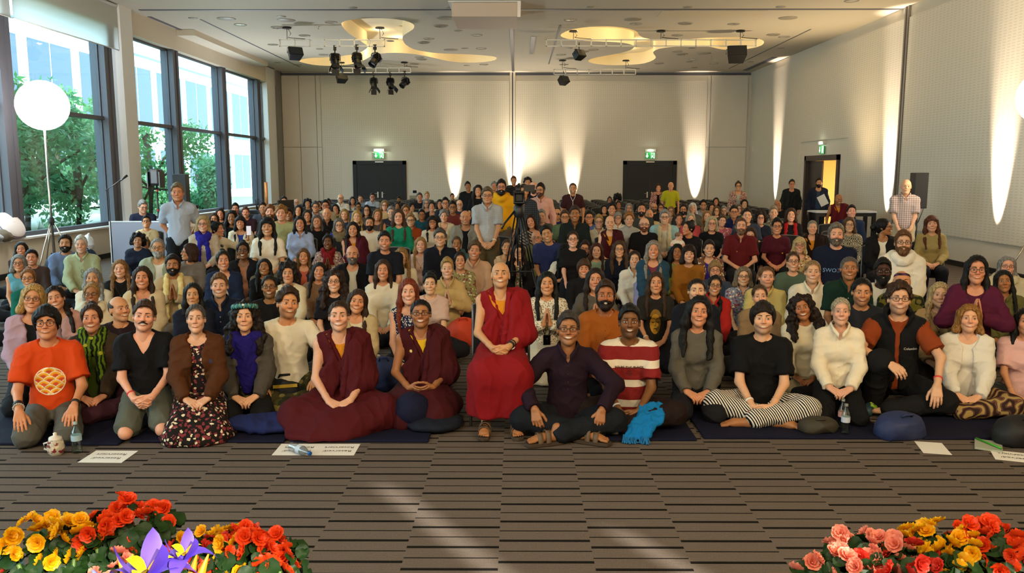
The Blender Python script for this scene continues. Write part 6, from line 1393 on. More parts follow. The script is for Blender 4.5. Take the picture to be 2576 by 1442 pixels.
(1.97,17.24,1.023,'c','lap','m',1,'curlys','#0b0908','ts:#22201e','',0,0,0,'pants:#17171c',2,'young man with dark wavy hair above the nun'),
(2.79,22.84,0.910,'c','lap','f',3,'bun','#0b0908','ls:#5a5248','',0,0,0,'pants:#17171c',2,'woman in far row among empty chairs with dark tied hair'),
(2.97,26.64,0.910,'c','lap','f',2,'bun','#0b0908','ls:#302c2c','G',0,0,0,'pants:#17171c',2,'woman with glasses in the last rows beside bushy-haired person'),
(3.13,25.89,0.990,'c','lap','m',1,'curly','#0b0908','ls:#34343a','',0,170,0,'pants:#17171c',2,'person with bushy dark hair turned away in last row'),
(2.73,20.25,0.930,'c','lap','f',0,'bob','#8c8a86','ls:#3a3436','G',0,0,0,'pants:#17171c',2,'grey-bobbed woman with glasses in far row'),
(2.45,16.36,1.052,'c','lap','m',1,'short','#1c110b','ts:#3a3c38','B#1c110b',0,0,0,'pants:#17171c',2,'dark-bearded man in grey-green tee'),
(1.27,18.91,1.010,'s','down','m',1,'buzz','#4a3c30','ts:#3a1a1c','T#1c110b',0,0,0,'pants:#17171c',2,'standing man with white earphone cord in dark red top by wall light'),
(2.69,16.88,0.940,'c','lap','m',1,'bald','#33200f','jk:#bda878/#17161a','',0,0,0,'pants:#17171c',2,'bald smiling man in beige jacket'),
(2.08,13.55,0.960,'c','lap','m',0,'bald','#7a4422','ts:#0f0e10','B#7a3c1c G',0,0,0,'pants:#17171c',2,'bald man with glasses and red beard in black long tee'),
(3.44,20.84,0.920,'c','lap','m',1,'bald','#33200f','ts:#1e1c20','B#5a4a3c G',0,0,0,'pants:#17171c',2,'bald man with glasses and beard in far row'),
(3.80,21.97,0.880,'c','lap','f',1,'bun','#33200f','ls:#221e20','G',0,0,0,'pants:#17171c',2,'brown-haired woman with glasses in far row beside bald bearded man'),
(2.55,14.35,1.017,'c','lap','m',0,'short','#8c8a86','jk:#8fb4b8/#d8ccb4','SK#c9bb9a G',0,0,0,'pants:#17171c',2,'grey-haired man with glasses in pale blue jacket and cream scarf'),
(3.52,19.01,0.920,'c','lap','f',0,'long','#8a6434','ls:#b88a6c','G',0,0,0,'pants:#17171c',2,'woman with long fair hair and glasses behind man in cream scarf'),
(0.75,11.07,0.918,'hk','lap','f',0,'back','#33200f','ts:#100e10','G',0,0,0,'pants:#17171c',1,'laughing woman with glasses and tied brown hair in black top',0.545),
(0.99,12.32,0.963,'k','lap','f',1,'short','#2c100c','ls:#1e1c22~spots','G',8,0,0,'pants:#17171c',1,'woman with cropped dark red hair and glasses tilting her head',0.231),
(0.67,11.47,0.974,'k','pray','f',2,'longf','#0b0908','rg:#101014/#e2d8c4','',0,0,0,'pants:#17171c',1,'woman with black fringe in raglan tee with palms together'),
(1.15,11.92,0.940,'k','lap','f',0,'long','#4a2412','ls:#8aa48a','',0,0,0,'pants:#17171c',1,'smiling woman with long auburn hair in mint green top'),
(1.43,11.52,0.966,'k','lap','f',0,'wavy','#4c3422','sh:#101626','G',0,0,0,'pants:#17171c',1,'woman with wavy brown hair and glasses in navy blouse',0.303),
(1.52,10.65,0.944,'k','lap','f',0,'pony','#2c1a10','sh:#e0d6c2','',0,0,0,'pants:#17171c',1,'woman with side ponytail and closed eyes in white shirt'),
(1.62,9.80,0.930,'hk','lap','f',1,'long','#8a8074','jk:#1f3c4e/#6a2c3a','',0,0,0,'pants:#17171c',1,'woman with long grey hair in dark blue denim jacket'),
(0.85,10.43,0.930,'f','lap','m',1,'bowl','#4a2f1a','tn:#131114','',0,0,0,'pants:#17171c',1,'person with brown bowl haircut in black turtleneck'),
(1.66,10.25,0.953,'f','lap','f',1,'long','#6a4c2c','ls:#8f88a8','G',0,0,0,'pants:#17171c',1,'woman with glasses in lilac top behind Buddha tee woman'),
(0.81,8.46,0.973,'k','pray','f',1,'long','#24160f','ls:#55504a','',0,0,0,'pants:#17171c',1,'woman with long dark brown hair in grey top with palms together'),
(1.44,8.50,0.930,'k','lap','f',1,'long','#3c2818','ts:#24211c','FACE',0,0,0,'pants:#17171c',1,'woman with long brown hair in charcoal tee with golden face print'),
(4.15,24.49,0.950,'s','down','f',1,'bun','#33200f','jk:#a06a5a~floral/#121014','',0,0,0,'pants:#17171c',2,'standing woman in black top and open pink print shirt by the door'),
(4.44,24.09,0.987,'s','down','m',1,'bald','#1c110b','ts:#b0a81c','',0,0,0,'pants:#17171c',2,'standing bald man in bright yellow-green tee by the door'),
(5.81,21.93,1.009,'s','down','f',1,'bun','#33200f','jk:#a07a68~floral/#a8a294','G',0,0,0,'pants:#17171c',2,'standing woman with glasses in grey top and floral cardigan by the wall'),
(8.00,24.33,1.013,'s','down','m',1,'short','#1c110b','jk:#1a1c1c/#131315','G',0,0,0,'pants:#17171c',2,'standing man in black jacket with a backpack beside the doorway'),
(6.00,25.11,0.920,'c','lap','f',1,'long','#1c110b','ls:#302a2a','',0,0,0,'pants:#17171c',2,'dark-haired woman in last row before the white wall panel'),
(5.88,21.53,0.972,'c','lap','f',0,'long','#1c110b','ls:#2e2a30','',0,0,0,'pants:#17171c',2,'young woman with long dark hair in last row'),
(6.60,20.97,0.980,'c','lap','m',3,'bald','#0b0908','ts:#0f0f11','',-14,0,0,'pants:#17171c',2,'shaven-headed man in black tee leaning by the side wall light'),
(4.54,20.28,0.990,'c','lap','m',1,'wavys','#0b0908','ts:#8a8a8c','T#0b0908 G',0,0,0,'pants:#17171c',2,'dark-haired man with black glasses and goatee in grey tee'),
(3.89,18.42,0.987,'c','lap','f',0,'bob','#d8d4cc','ls:#54544e','',0,0,0,'pants:#17171c',2,'woman with white bob in far row',0.549),
(3.66,18.31,0.980,'c','lap','m',1,'short','#1c110b','ts:#2c2a2a','B#1c110b G',0,0,0,'pants:#17171c',2,'dark-haired man with beard and glasses beside white bob woman'),
(4.83,20.62,0.920,'c','lap','f',1,'longs','#1c110b','ls:#2a2426','',0,0,0,'pants:#17171c',2,'dark-haired woman beside man with black glasses in far row'),
(4.75,19.79,0.900,'c','lap','f',0,'bob','#5a4228','ls:#3c3a2c','G',0,0,0,'pants:#17171c',2,'brown-bobbed woman with glasses behind moustached grey man'),
(4.94,19.87,0.890,'c','lap','m',0,'short','#8c8a86','ts:#4a5a3c','G M',0,0,0,'pants:#17171c',2,'grey man with glasses and moustache in far row'),
(4.29,16.44,1.011,'c','lap','m',2,'short','#0b0908','ss:#1a2350','G',0,0,0,'pants:#17171c',2,'dark-haired man with glasses in royal navy polo with pale tipping'),
(5.45,20.44,0.910,'c','lap','f',0,'bob','#6a5844','ls:#3a4a30','G',0,0,0,'pants:#17171c',2,'woman with glasses just behind navy polo man'),
(4.07,14.71,1.026,'c','lap','m',0,'short','#1c110b','ts:#2c3444','',0,0,0,'pants:#17171c',2,'young man with neat dark brown hair in slate tee'),
(4.51,15.39,0.951,'c','lap','f',0,'curly','#24140f','ts:#161c2c','G',0,0,0,'pants:#17171c',2,'woman with wavy dark hair and glasses in navy top',0.545),
(4.87,15.79,1.032,'c','lap','m',0,'short','#8a7a66','ss:#7a8474~floral','',0,0,0,'pants:#17171c',2,'grey-haired man in pale patterned shirt by the side wall',0.526),
(5.05,15.33,1.006,'c','lap','f',0,'bob','#3c2416','ts:#111013','SK#a01416',0,0,0,'pants:#17171c',2,'woman with brown hair wearing a bright red shawl'),
(3.81,16.65,0.930,'c','lap','f',0,'long','#94683a','ls:#5a5040','',0,0,0,'pants:#17171c',2,'strawberry blonde woman behind black tee woman'),
(3.13,16.03,0.910,'c','lap','f',1,'back','#33200f','ls:#5a5450','',0,0,0,'pants:#17171c',2,'brown-haired woman behind the baby'),
(3.33,15.92,0.920,'c','lap','f',0,'bob','#a39a84','jk:#b04448/#d8ccb8','',0,0,0,'pants:#17171c',2,'woman with streaked grey bob in coral jacket behind the mother'),
(3.17,13.50,0.971,'c','lap','f',0,'bob','#b3a582','ts:#0f1118','G',0,0,0,'pants:#17171c',2,'woman with pale blonde bob and glasses in black tee'),
(3.86,15.68,0.900,'c','lap','m',0,'short','#54402c','ls:#b05868~floral','',8,0,0,'pants:#17171c',2,'brown-haired person in pink print top leaning behind blonde in black tee'),
(3.31,12.26,1.008,'c','lap','m',0,'buzz','#5c3c28','ss:#5c1418','B#7a5a40',0,0,0,'pants:#17171c',1,'close-cropped bearded man in dark red polo shirt'),
(3.96,12.64,0.984,'c','lap','f',1,'short','#0b0908','ts:#4c1222','G N',0,0,0,'pants:#17171c',1,'short black-haired woman with glasses in burgundy tee and gold necklace',0.527),
(4.60,12.93,0.956,'c','lap','f',0,'buzz','#8a8074','rb:#22120e','',0,0,0,'pants:#17171c',1,'shaven-headed woman in dark brown robe among empty chairs'),
(2.73,13.17,0.930,'c','hold','f',2,'bun','#0b0908','ls:#141216','',0,-55,0,'pants:#17171c',2,'dark-haired mother in black kissing a baby'),
(3.67,13.04,1.086,'k','lap','f',0,'wavy','#3a2212','vt:#0f1426','',0,0,0,'pants:#17171c',1,'woman with very long wavy brown hair in navy wrap top',0.250),
(2.76,11.86,0.979,'k','lap','f',0,'short','#24140e','jk:#6a4a34~floral/#3a2a8a','',0,0,0,'pants:#17171c',1,'laughing woman with short brown hair in floral jacket and purple scarf'),
(2.26,10.84,1.007,'k','lap','f',0,'bobf','#24140e','ls:#97601c','',0,0,0,'pants:#17171c',1,'woman with brown bob and fringe in mustard dress'),
(2.36,12.17,0.980,'f','lap','f',3,'wavy','#0b0908','ls:#7a8038','',0,0,0,'pants:#17171c',1,'dark long-haired woman in yellow-green top behind mustard dress'),
(2.48,10.31,0.930,'f','lap','m',0,'bowl','#94764a','sh:#3a4454','G',0,0,0,'pants:#17171c',1,'man with fair fringe and glasses in blue-grey shirt'),
(4.18,12.24,0.966,'k','lap','f',0,'bobf','#c9b07a','sl:#b89a60~floral','G',0,0,0,'pants:#17171c',1,'woman with blonde bob and black glasses in gold print top',0.291),
(3.33,9.95,1.006,'k','lap','f',0,'back','#4a3422','ts:#4c5c4c','G',0,0,0,'pants:#17171c',1,'laughing woman with tied hair and thin glasses in sage green tee'),
(2.66,9.66,0.956,'f','lap','f',0,'bob','#7a6a54','ss:#7a8094~floral','G',0,0,0,'pants:#17171c',1,'laughing woman with grey-brown bob in blue and white print blouse',0.161),
(2.81,9.26,0.981,'f','lap','m',0,'back','#6a4a2c','sh:#c4b06c','T#6a4a2c',0,6,0,'pants:#17171c',1,'man with tied-back fair hair and stubble in yellow shirt',0.184),
(3.18,8.86,1.007,'k','lap','m',0,'back','#94744c','sh:#ddd2b8','',0,0,0,'pants:#17171c',1,'man with tied-back blond hair in white collarless shirt'),
(8.21,22.75,1.055,'s','down','m',1,'short','#1c110b','jk:#161c2c/#24344a','B#0b0908',0,0,0,'pants:#17171c',2,'standing dark-bearded man in navy cardigan holding papers in the doorway'),
(7.87,20.43,1.019,'s','down','m',3,'bald','#0b0908','rb:#560f16','',0,10,-15,'pants:#17171c',2,'bald monk in red robes bending beside the back table',0.655),
(6.35,15.80,1.037,'c','lap','m',0,'short','#1c110b','sh:#1e2c48','',0,0,8,'pants:#17171c',2,'young man with swept brown hair in denim jacket'),
(6.93,14.90,1.080,'s','clasp','m',0,'bald','#d8d4cc','ss:#a89090~plaid','',0,0,0,'pants:#b8a888',2,'tall standing bald older man in checked short-sleeve shirt by the side wall'),
(5.18,12.95,0.989,'c','lap','f',0,'bob','#5a4026','ls:#c9bda0~ikat','G',0,0,0,'pants:#17171c',1,'woman with glasses in black and cream ikat print dress'),
(3.83,9.95,1.080,'hk','lap','m',0,'short','#7a7064','ts:#10172c','SWO B#6a5c50',0,0,0,'pants:#17171c',1,'grey-haired bearded man in navy tee with bicycle lettering'),
(5.28,11.97,1.016,'c','lap','f',3,'pony','#0b0908','jk:#121013/#e0d6c2','G',0,70,0,'pants:#17171c',1,'woman with dark ponytail in profile in black cardigan over white top'),
(4.54,9.74,1.080,'hk','lap','m',0,'short','#6a4424','hd:#e6dcc8','B#7a5230 G',0,0,0,'pants:#17171c',0,'bearded man with glasses in white hooded sweatshirt',0.425),
(6.31,12.63,1.017,'c','lap','f',0,'longf','#5a3018','ls:#9c8a58','',-4,0,0,'pants:#0f121c',1,'woman with long auburn hair in khaki sweater sitting below loudspeaker'),
(3.22,7.99,0.960,'hk','lap','m',3,'buzz','#5a5450','ss:#0f2a1e','',0,0,0,'pants:#17171c',0,'grinning man with cropped grey hair in dark green polo',0.465),
(3.83,8.63,1.046,'k','lap','m',5,'short','#0b0908','ts:#e2d9c8','G B#0b0908',0,0,0,'pants:#17171c',0,'dark-skinned man with big black beard and blue glasses in white tee'),
(3.85,8.23,0.930,'k','lap','m',1,'bald','#0b0908','ls:#6a6424~camo','HB M',0,0,0,'pants:#17171c',1,'man with purple headband and moustache in olive patterned shirt',0.325),
(3.19,7.60,1.050,'k','lap','m',2,'back','#0b0908','ts:#23262e','T TAG',0,0,-8,'pants:#17171c',0,'man with swept black hair and goatee in charcoal tee with name tag',0.207),
(3.22,6.91,1.080,'f','knee2','m',0,'curlys','#3c2614','vs:#0f1114/#853a16','T#6a4a2c G',0,0,0,'pants:#121214',0,'bearded man with curly brown hair in black quilted vest over rust tee',0.212),
(3.88,7.54,0.953,'k','lap','f',0,'long','#bda070','ls:#b09064','N',0,0,0,'pants:#17171c',0,'woman with long pale blonde hair and red lanyard in tan top'),
(3.96,7.11,0.998,'hk','pray','f',2,'longs','#0b0908','jk:#4e1430/#4a1530','G L',0,0,0,'pants:#17171c',0,'black-haired woman with glasses in wine red cardigan with palms together'),
(5.68,9.57,0.988,'k','lap','m',0,'longs','#8c8a86','hd:#c0b494','G',0,0,0,'pants:#17171c',1,'older man with long grey hair and glasses in cream hooded jacket'),
(5.05,8.52,0.952,'k','lap','f',3,'long','#0b0908','sh:#5c5a30','',-6,0,0,'pants:#17171c',1,'dark-haired smiling woman in olive shirt at the row end'),
(3.78,6.84,0.970,'f','lap','f',0,'bob','#9a6c34','jk:#d8d2c4/#ddd6c8','VEST',0,0,0,'pants:#4a3020~swirl',0,'strawberry blonde woman in white cardigan and black vest',0.153),
(4.30,6.91,0.950,'f','lap','f',2,'longs','#0b0908','ts:#d8aca8','',0,0,0,'pants:#2c2e2c',0,'woman in pale pink tee cut off by the picture edge',0.128),
(-3.62,6.26,1.030,'k','knees','m',2,'floppy','#0b0908','ts:#c9430f','G PRINT',0,0,0,'pants:#55524a',0,'young man with thin glasses in orange tee with wave circle',0.160),
(-2.91,6.33,0.950,'k','lapc','m',0,'short','#3a2412','vt:#0d0d11','M BIGM',6,0,0,'shorts:#55584e',0,'man with bushy moustache in black v-neck tee kneeling in shorts',0.276),
(-2.49,6.32,0.950,'k','lap','f',0,'back','#4a4642','jk:#4a2810/#1a1418~floral','PIN',0,0,0,'skirt:#17120f~floral',0,'woman with tied grey-brown hair in brown jacket and black floral dress',0.261),
(-2.24,6.71,1.000,'k','lap','f',0,'curlyl','#1c110b','jk:#4a4640/#d8b8a8','SC#1a1266 HB2',0,0,0,'pants:#101012',0,'woman with dark curls and turquoise headband in royal blue scarf',0.160),
(-1.41,6.47,1.000,'f','lap','m',0,'buzz','#33200f','MONK2','',0,0,0,'pants:#17171c',0,'smiling monk in maroon robes sitting cross-legged with bare arm',0.209),
(-0.79,6.72,0.980,'k','lapd','m',3,'buzz','#0b0908','MONK3','G',0,0,0,'pants:#17171c',0,'monk with black glasses in maroon robes on a blue cushion',0.206),
(2.01,6.67,1.060,'f','lapc','m',0,'floppy','#1c110b','ts:#0c0c0e','T#1c110b',0,0,0,'pants:#e0d8c8~pin',0,'young man in black tee and striped trousers sitting cross-legged',0.110),
(2.68,6.77,0.970,'k','lap','f',0,'back','#a89a80','sh:#e2d6bc','',0,0,0,'pants:#0f0f11',0,'woman with pinned fair hair in white blouse kneeling',0.226),
(2.60,7.38,0.946,'f','lap','f',3,'curlyl','#24150d','ls:#d3c6a8','',-14,0,0,'pants:#17171c',0,'woman with long curly dark hair in cream sweater tilting her head'),
(2.38,8.00,0.952,'f','lap','f',0,'back','#4a3420','jk:#8a7050/#b84a28','',-4,0,0,'pants:#17171c',1,'woman with tied brown hair in khaki cardigan behind black tee man')]
# ------------------------------------------------------------------ people
def cloth(spec, rough=.85):
    if spec in _mats: return _mats[spec]
    h, _, pat = spec.partition('~')
    base = lin(h)
    def b(nt, bs):
        q = NB(nt); tc = q.n('ShaderNodeTexCoord'); co = tc.outputs['Object']
        sp = q.n('ShaderNodeSeparateXYZ'); q.l(co, sp.inputs[0]); x, y, z = sp.outputs
        bs.inputs['Specular IOR Level'].default_value = .2
        wv = q.n('ShaderNodeTexNoise', _Scale=260., _Detail=1.); q.l(co, wv.inputs['Vector'])
        fo = q.n('ShaderNodeTexNoise', _Scale=14., _Detail=3.); q.l(co, fo.inputs['Vector'])
        c = None
        def band(v, per, duty, ph=0.): return q.math('LESS_THAN', q.math('FRACT', q.math('ADD', q.math('DIVIDE', v, per), ph)), duty)
        if pat == 'bigstripe': c = q.mix(band(z, .155, .36, .10), base, '#d8ccb8')
        elif pat == 'stripe': c = q.mix(band(q.math('ADD', z, q.math('MULTIPLY', x, .6)), .05, .5), base, '#241d1c')
        elif pat == 'pin': c = q.mix(band(q.math('ADD', q.math('MULTIPLY', x, 1.0), q.math('ADD', q.math('MULTIPLY', y, .55), q.math('MULTIPLY', z, .5))), .021, .5), base, '#15131a')
        elif pat in ('plaid', 'check'):
            per = .034 if pat == 'plaid' else .008
            g = q.math('ADD', band(x, per, .4), band(z, per, .4)); c = q.mix(q.math('MULTIPLY', g, .5), base, '#e6dccf' if pat == 'check' or h > '#5' else '#4a4f56')
            if pat == 'plaid' and h > '#5': c = q.mix(q.math('MULTIPLY', band(z, .019, .3), .6), c, '#5a3036'); c = q.mix(q.math('MULTIPLY', band(x, .019, .25, .4), .6), c, '#2b3550')
        elif pat == 'leaf':
            w = q.n('ShaderNodeTexWave', _Scale=9., _Distortion=9., _Detail=2.); q.l(co, w.inputs['Vector']); c = q.mix(q.math('LESS_THAN', w.outputs['Fac'], .48), base, '#0f1a10')
            v = q.n('ShaderNodeTexVoronoi', _Scale=13.); q.l(co, v.inputs['Vector']); c = q.mix(q.math('LESS_THAN', v.outputs['Distance'], .22), c, '#b5b032')
        elif pat == 'swirl':
            w = q.n('ShaderNodeTexWave', _Scale=7., _Distortion=11., _Detail=1.); w.wave_type = 'RINGS'; q.l(co, w.inputs['Vector']); r = q.n('ShaderNodeValToRGB'); q.l(w.outputs['Fac'], r.inputs[0]); r.color_ramp.interpolation = 'CONSTANT'
            for i, (p, cc) in enumerate(((0, '#2a1a16'), (.25, '#4a2e20'), (.5, '#7a4a2a'), (.65, '#30304a'), (.8, '#9a8048'))):
                e = r.color_ramp.elements[i] if i < 2 else r.color_ramp.elements.new(p); e.position = p; e.color = lin(cc)
            c = r.outputs[0]
        elif pat == 'ikat':
            v = q.n('ShaderNodeTexVoronoi', _Scale=15.); v.distance = 'MANHATTAN'; v.inputs['Randomness'].default_value = .25; mp = q.n('ShaderNodeMapping'); mp.inputs['Scale'].default_value = (1.2, .6, .75); q.l(co, mp.inputs[0]); q.l(mp.outputs[0], v.inputs['Vector'])
            c = q.mix(band(v.outputs['Distance'], .36, .5), base, '#15110f')
        else:
            sc, th, c2, c3 = {'floral': (30., .38, '#7a3238', '#d8c8a8'), 'spots': (62., .36, '#e0d8c4' if h < '#8' else '#6a5a42', None), 'camo': (14., .5, '#1f2414', '#6a6030')}.get(pat, (0, 0, None, None))
            if sc:
                if pat == 'floral':
                    wn = q.n('ShaderNodeTexNoise', _Scale=38., _Detail=2.); q.l(co, wn.inputs['Vector']); vm = q.n('ShaderNodeVectorMath', operation='MULTIPLY_ADD'); vm.inputs[1].default_value = (.035,) * 3; q.l(wn.outputs['Color'], vm.inputs[0]); q.l(co, vm.inputs[2]); co = vm.outputs[0]
                v = q.n('ShaderNodeTexVoronoi', _Scale=sc); q.l(co, v.inputs['Vector']); n2 = q.n('ShaderNodeTexNoise', _Scale=sc * .45, _Detail=2.); q.l(co, n2.inputs['Vector'])
                d = q.math('ADD', v.outputs['Distance'], q.math('MULTIPLY', q.math('SUBTRACT', n2.outputs['Fac'], .5), .7)); c = q.mix(q.math('LESS_THAN', d, th), base, c2)
                if c3:
                    v2 = q.n('ShaderNodeTexVoronoi', _Scale=sc * .8); mp = q.n('ShaderNodeMapping'); mp.inputs['Location'].default_value = (3.1, 1.7, .4); q.l(co, mp.inputs[0]); q.l(mp.outputs[0], v2.inputs['Vector']); c = q.mix(q.math('LESS_THAN', v2.outputs['Distance'], .30), c, c3)
        if c is None: c = q.mix(q.math('MULTIPLY', fo.outputs['Fac'], .22), base, tuple(v * .72 for v in base[:3]) + (1,))
        q.l(c, bs.inputs['Base Color'])
        hh = q.math('ADD', q.math('MULTIPLY', wv.outputs['Fac'], .25), fo.outputs['Fac'])
        bp = q.n('ShaderNodeBump', _Strength=.35, _Distance=.012); q.l(hh, bp.inputs['Height']); q.l(bp.outputs['Normal'], bs.inputs['Normal'])
    return mat(spec, base, rough, build=b)
def skin_nodes(nt, bs):
    q = NB(nt); a = q.n('ShaderNodeVertexColor'); a.layer_name = 'Col'; tc = q.n('ShaderNodeTexCoord'); n = q.n('ShaderNodeTexNoise', _Scale=55., _Detail=3.); q.l(tc.outputs['Object'], n.inputs['Vector'])
    x = q.n('ShaderNodeHueSaturation'); q.l(a.outputs[0], x.inputs['Color']); q.l(q.math('ADD', q.math('MULTIPLY', n.outputs['Fac'], .16), .92), x.inputs['Value']); q.l(x.outputs[0], bs.inputs['Base Color'])
    bs.inputs['Roughness'].default_value = .48; bs.inputs['Specular IOR Level'].default_value = .35
skin_m = mat('skin', None, .48, build=skin_nodes)
def hair_mat(h):
    def b(nt, bs):
        q = NB(nt); tc = q.n('ShaderNodeTexCoord'); mp = q.n('ShaderNodeMapping'); mp.inputs['Scale'].default_value = (150, 150, 14); q.l(tc.outputs['Object'], mp.inputs[0]); n = q.n('ShaderNodeTexNoise', _Scale=1., _Detail=3.); q.l(mp.outputs[0], n.inputs['Vector'])
        c = tuple(v * .72 for v in lin(h)[:3]); x = q.n('ShaderNodeMapRange'); q.l(n.outputs['Fac'], x.inputs[0]); x.inputs[1].default_value = .36; x.inputs[2].default_value = .66; q.l(q.mix(x.outputs[0], tuple(v * .35 for v in c[:3]) + (1,), tuple(min(1, v * 1.7 + .004) for v in c[:3]) + (1,)), bs.inputs['Base Color'])
        bp = q.n('ShaderNodeBump', _Strength=.6, _Distance=.006); q.l(n.outputs['Fac'], bp.inputs['Height']); q.l(bp.outputs['Normal'], bs.inputs['Normal'])
    return mat('hair_' + h, None, .58, spec=.22, build=b)
spec_m = mat('spectacle_frame', '#141011', .3); lens_dark = mat('sunglass_lens', '#0a0a0c', .08)
sole_m = mat('shoe_dark', '#171615', .6)
def shared(key, name, fn, m):
    def mk(): v, F = fn(); return to_mesh(name, v, F, [m])
    return cached(('mesh', name, m.name) + key, mk)
def robe_mesh(J, lod, key):
    def mk():
        hz, ly, nb = J['hz'], J['ly'], J['nb']; L = torso(J); sh, el, wr = J['sh'][1], J['el'][1], J['wr'][1]
        L += [cap(sh, el, .075, .088, k=.05), cap(el, el + (wr - el) * .12, .090, .085, k=.05), cap(sh + np.array([-.03, .03, .03]), sh + np.array([.02, .03, -.2]), .07, .09, k=.05)]
        for i in range(4): t = i / 3; L.append(cap(nb + V3(.075 + .03 * t, -.05 + .03 * t, .01 - .02 * t), V3(-.13 + .05 * t, ly - .105 - .01 * t, hz + .22 - .16 * t), .022, .018, k=.018))
        L.append(cap(nb + V3(-.075, -.04, .0), V3(.08, ly - .115, hz + .20), .020, .02, k=.02)); L.append(cap(nb + V3(.12, -.07, -.05), V3(.10, ly - .15, hz + .06), .045, .06, k=.04))
        post = neck_cut(J, 'deepv') + [ell(J['sh'][-1] + np.array([-.045, 0, -.05]), (.056, .10, .13), k=.01, op=1), zclip(hz - .06)]
        v, F = nets(cloth_eval(L, post, .014), VOX['cloth'][lod], box=bounds(L, .06)); return wrinkle(v, F, .013, 24, 4, (1.1, 1, .7)), F
    return cached(('robe', lod) + key, mk)
def robe_skirt(J, lod, key, kind):
    def mk():
        hz = J['hz']; L = [ell((0, .005, hz), (.165, .13, .12))] + legs(J, .03, 2, .03)
        if kind == 'c': L += [cap((-.13, -.40, .50), (.13, -.40, .50), .085, k=.08), cap((0, -.42, .46), (0, -.37, .20), .15, .15, k=.10, fy=.6), cap((-.15, -.40, .45), (-.20, -.36, .20), .08, .07, k=.08), cap((.15, -.40, .45), (.20, -.36, .20), .08, .07, k=.08), ell((0, -.2, .50), (.22, .28, .10), k=.06)]; zb = .15
        elif kind == 'f': L += [ell((0, -.24, .10), (.42, .27, .12), k=.08), cap((.30, -.22, .08), (.60, -.10, .02), .12, .04, k=.10), ell((-.10, -.44, .04), (.30, .14, .06), k=.08), cap((-.36, -.2, .1), (-.40, -.05, .05), .10, .07, k=.08)]; zb = .012
        else: L += [ell((0, -.20, .13), (.34, .26, .17), k=.08)]; zb = .012
        for i in range(5): a = (i - 2) * .16; L.append(cap((a * .45, -.22, hz + .03), (a * .6, -.40, max(hz - .28, .08)), .022, .020, k=.03))
        pr = [fun(lambda P: field(L, P) - .006, op=0), fun(lambda P: P[:, 2] - hz - .10, op=2, k=.01), fun(lambda P: zb - P[:, 2], op=2, k=.006)]
        v, F = nets(pr, VOX['cloth'][lod] * 1.1, box=bounds(L, .05)); return wrinkle(v, F, .014, 17, 2, (1.2, 1, .8)), F
    return cached(('rskirt', lod, kind) + key, mk)
def shawl_mesh(J, lod, key):
    def mk():
        hz, ly, nb = J['hz'], J['ly'], J['nb']; L = []
        for i in range(4):
            a, b, c, d = nb + V3(.070 + .034 * i, .05 + .01 * i, .035 - .012 * i), nb + V3(.072 + .036 * i, -.055 + .012 * i, .012 - .014 * i), V3(.045 + .046 * i, ly - .142 + .012 * i, hz + .26), V3(.02 + .052 * i, ly - .165 + .012 * i, hz + .06)
            for p, q, r in ((a, b, .021), (b, c, .023), (c, d, .026)): L.append(cap(p, q, r, k=.007 if p is a else .010))
        for i in range(3): a, b = nb + V3(-.062 - .018 * i, .055, .045 - .01 * i), nb + V3(-.080 - .018 * i, -.030 + .012 * i, .012 - .012 * i); L += [cap(a, b, .016, k=.01), cap(b, V3(.05, ly - .128, hz + .22 - .075 * i), .016, .018, k=.010)]
        v, F = nets(L, VOX['cloth'][lod] * .8); return wrinkle(v, F, .006, 40, 1), F
    return cached(('shawl', lod) + key, mk)
PR = {}          # finished people by label, for the things they wear and hold
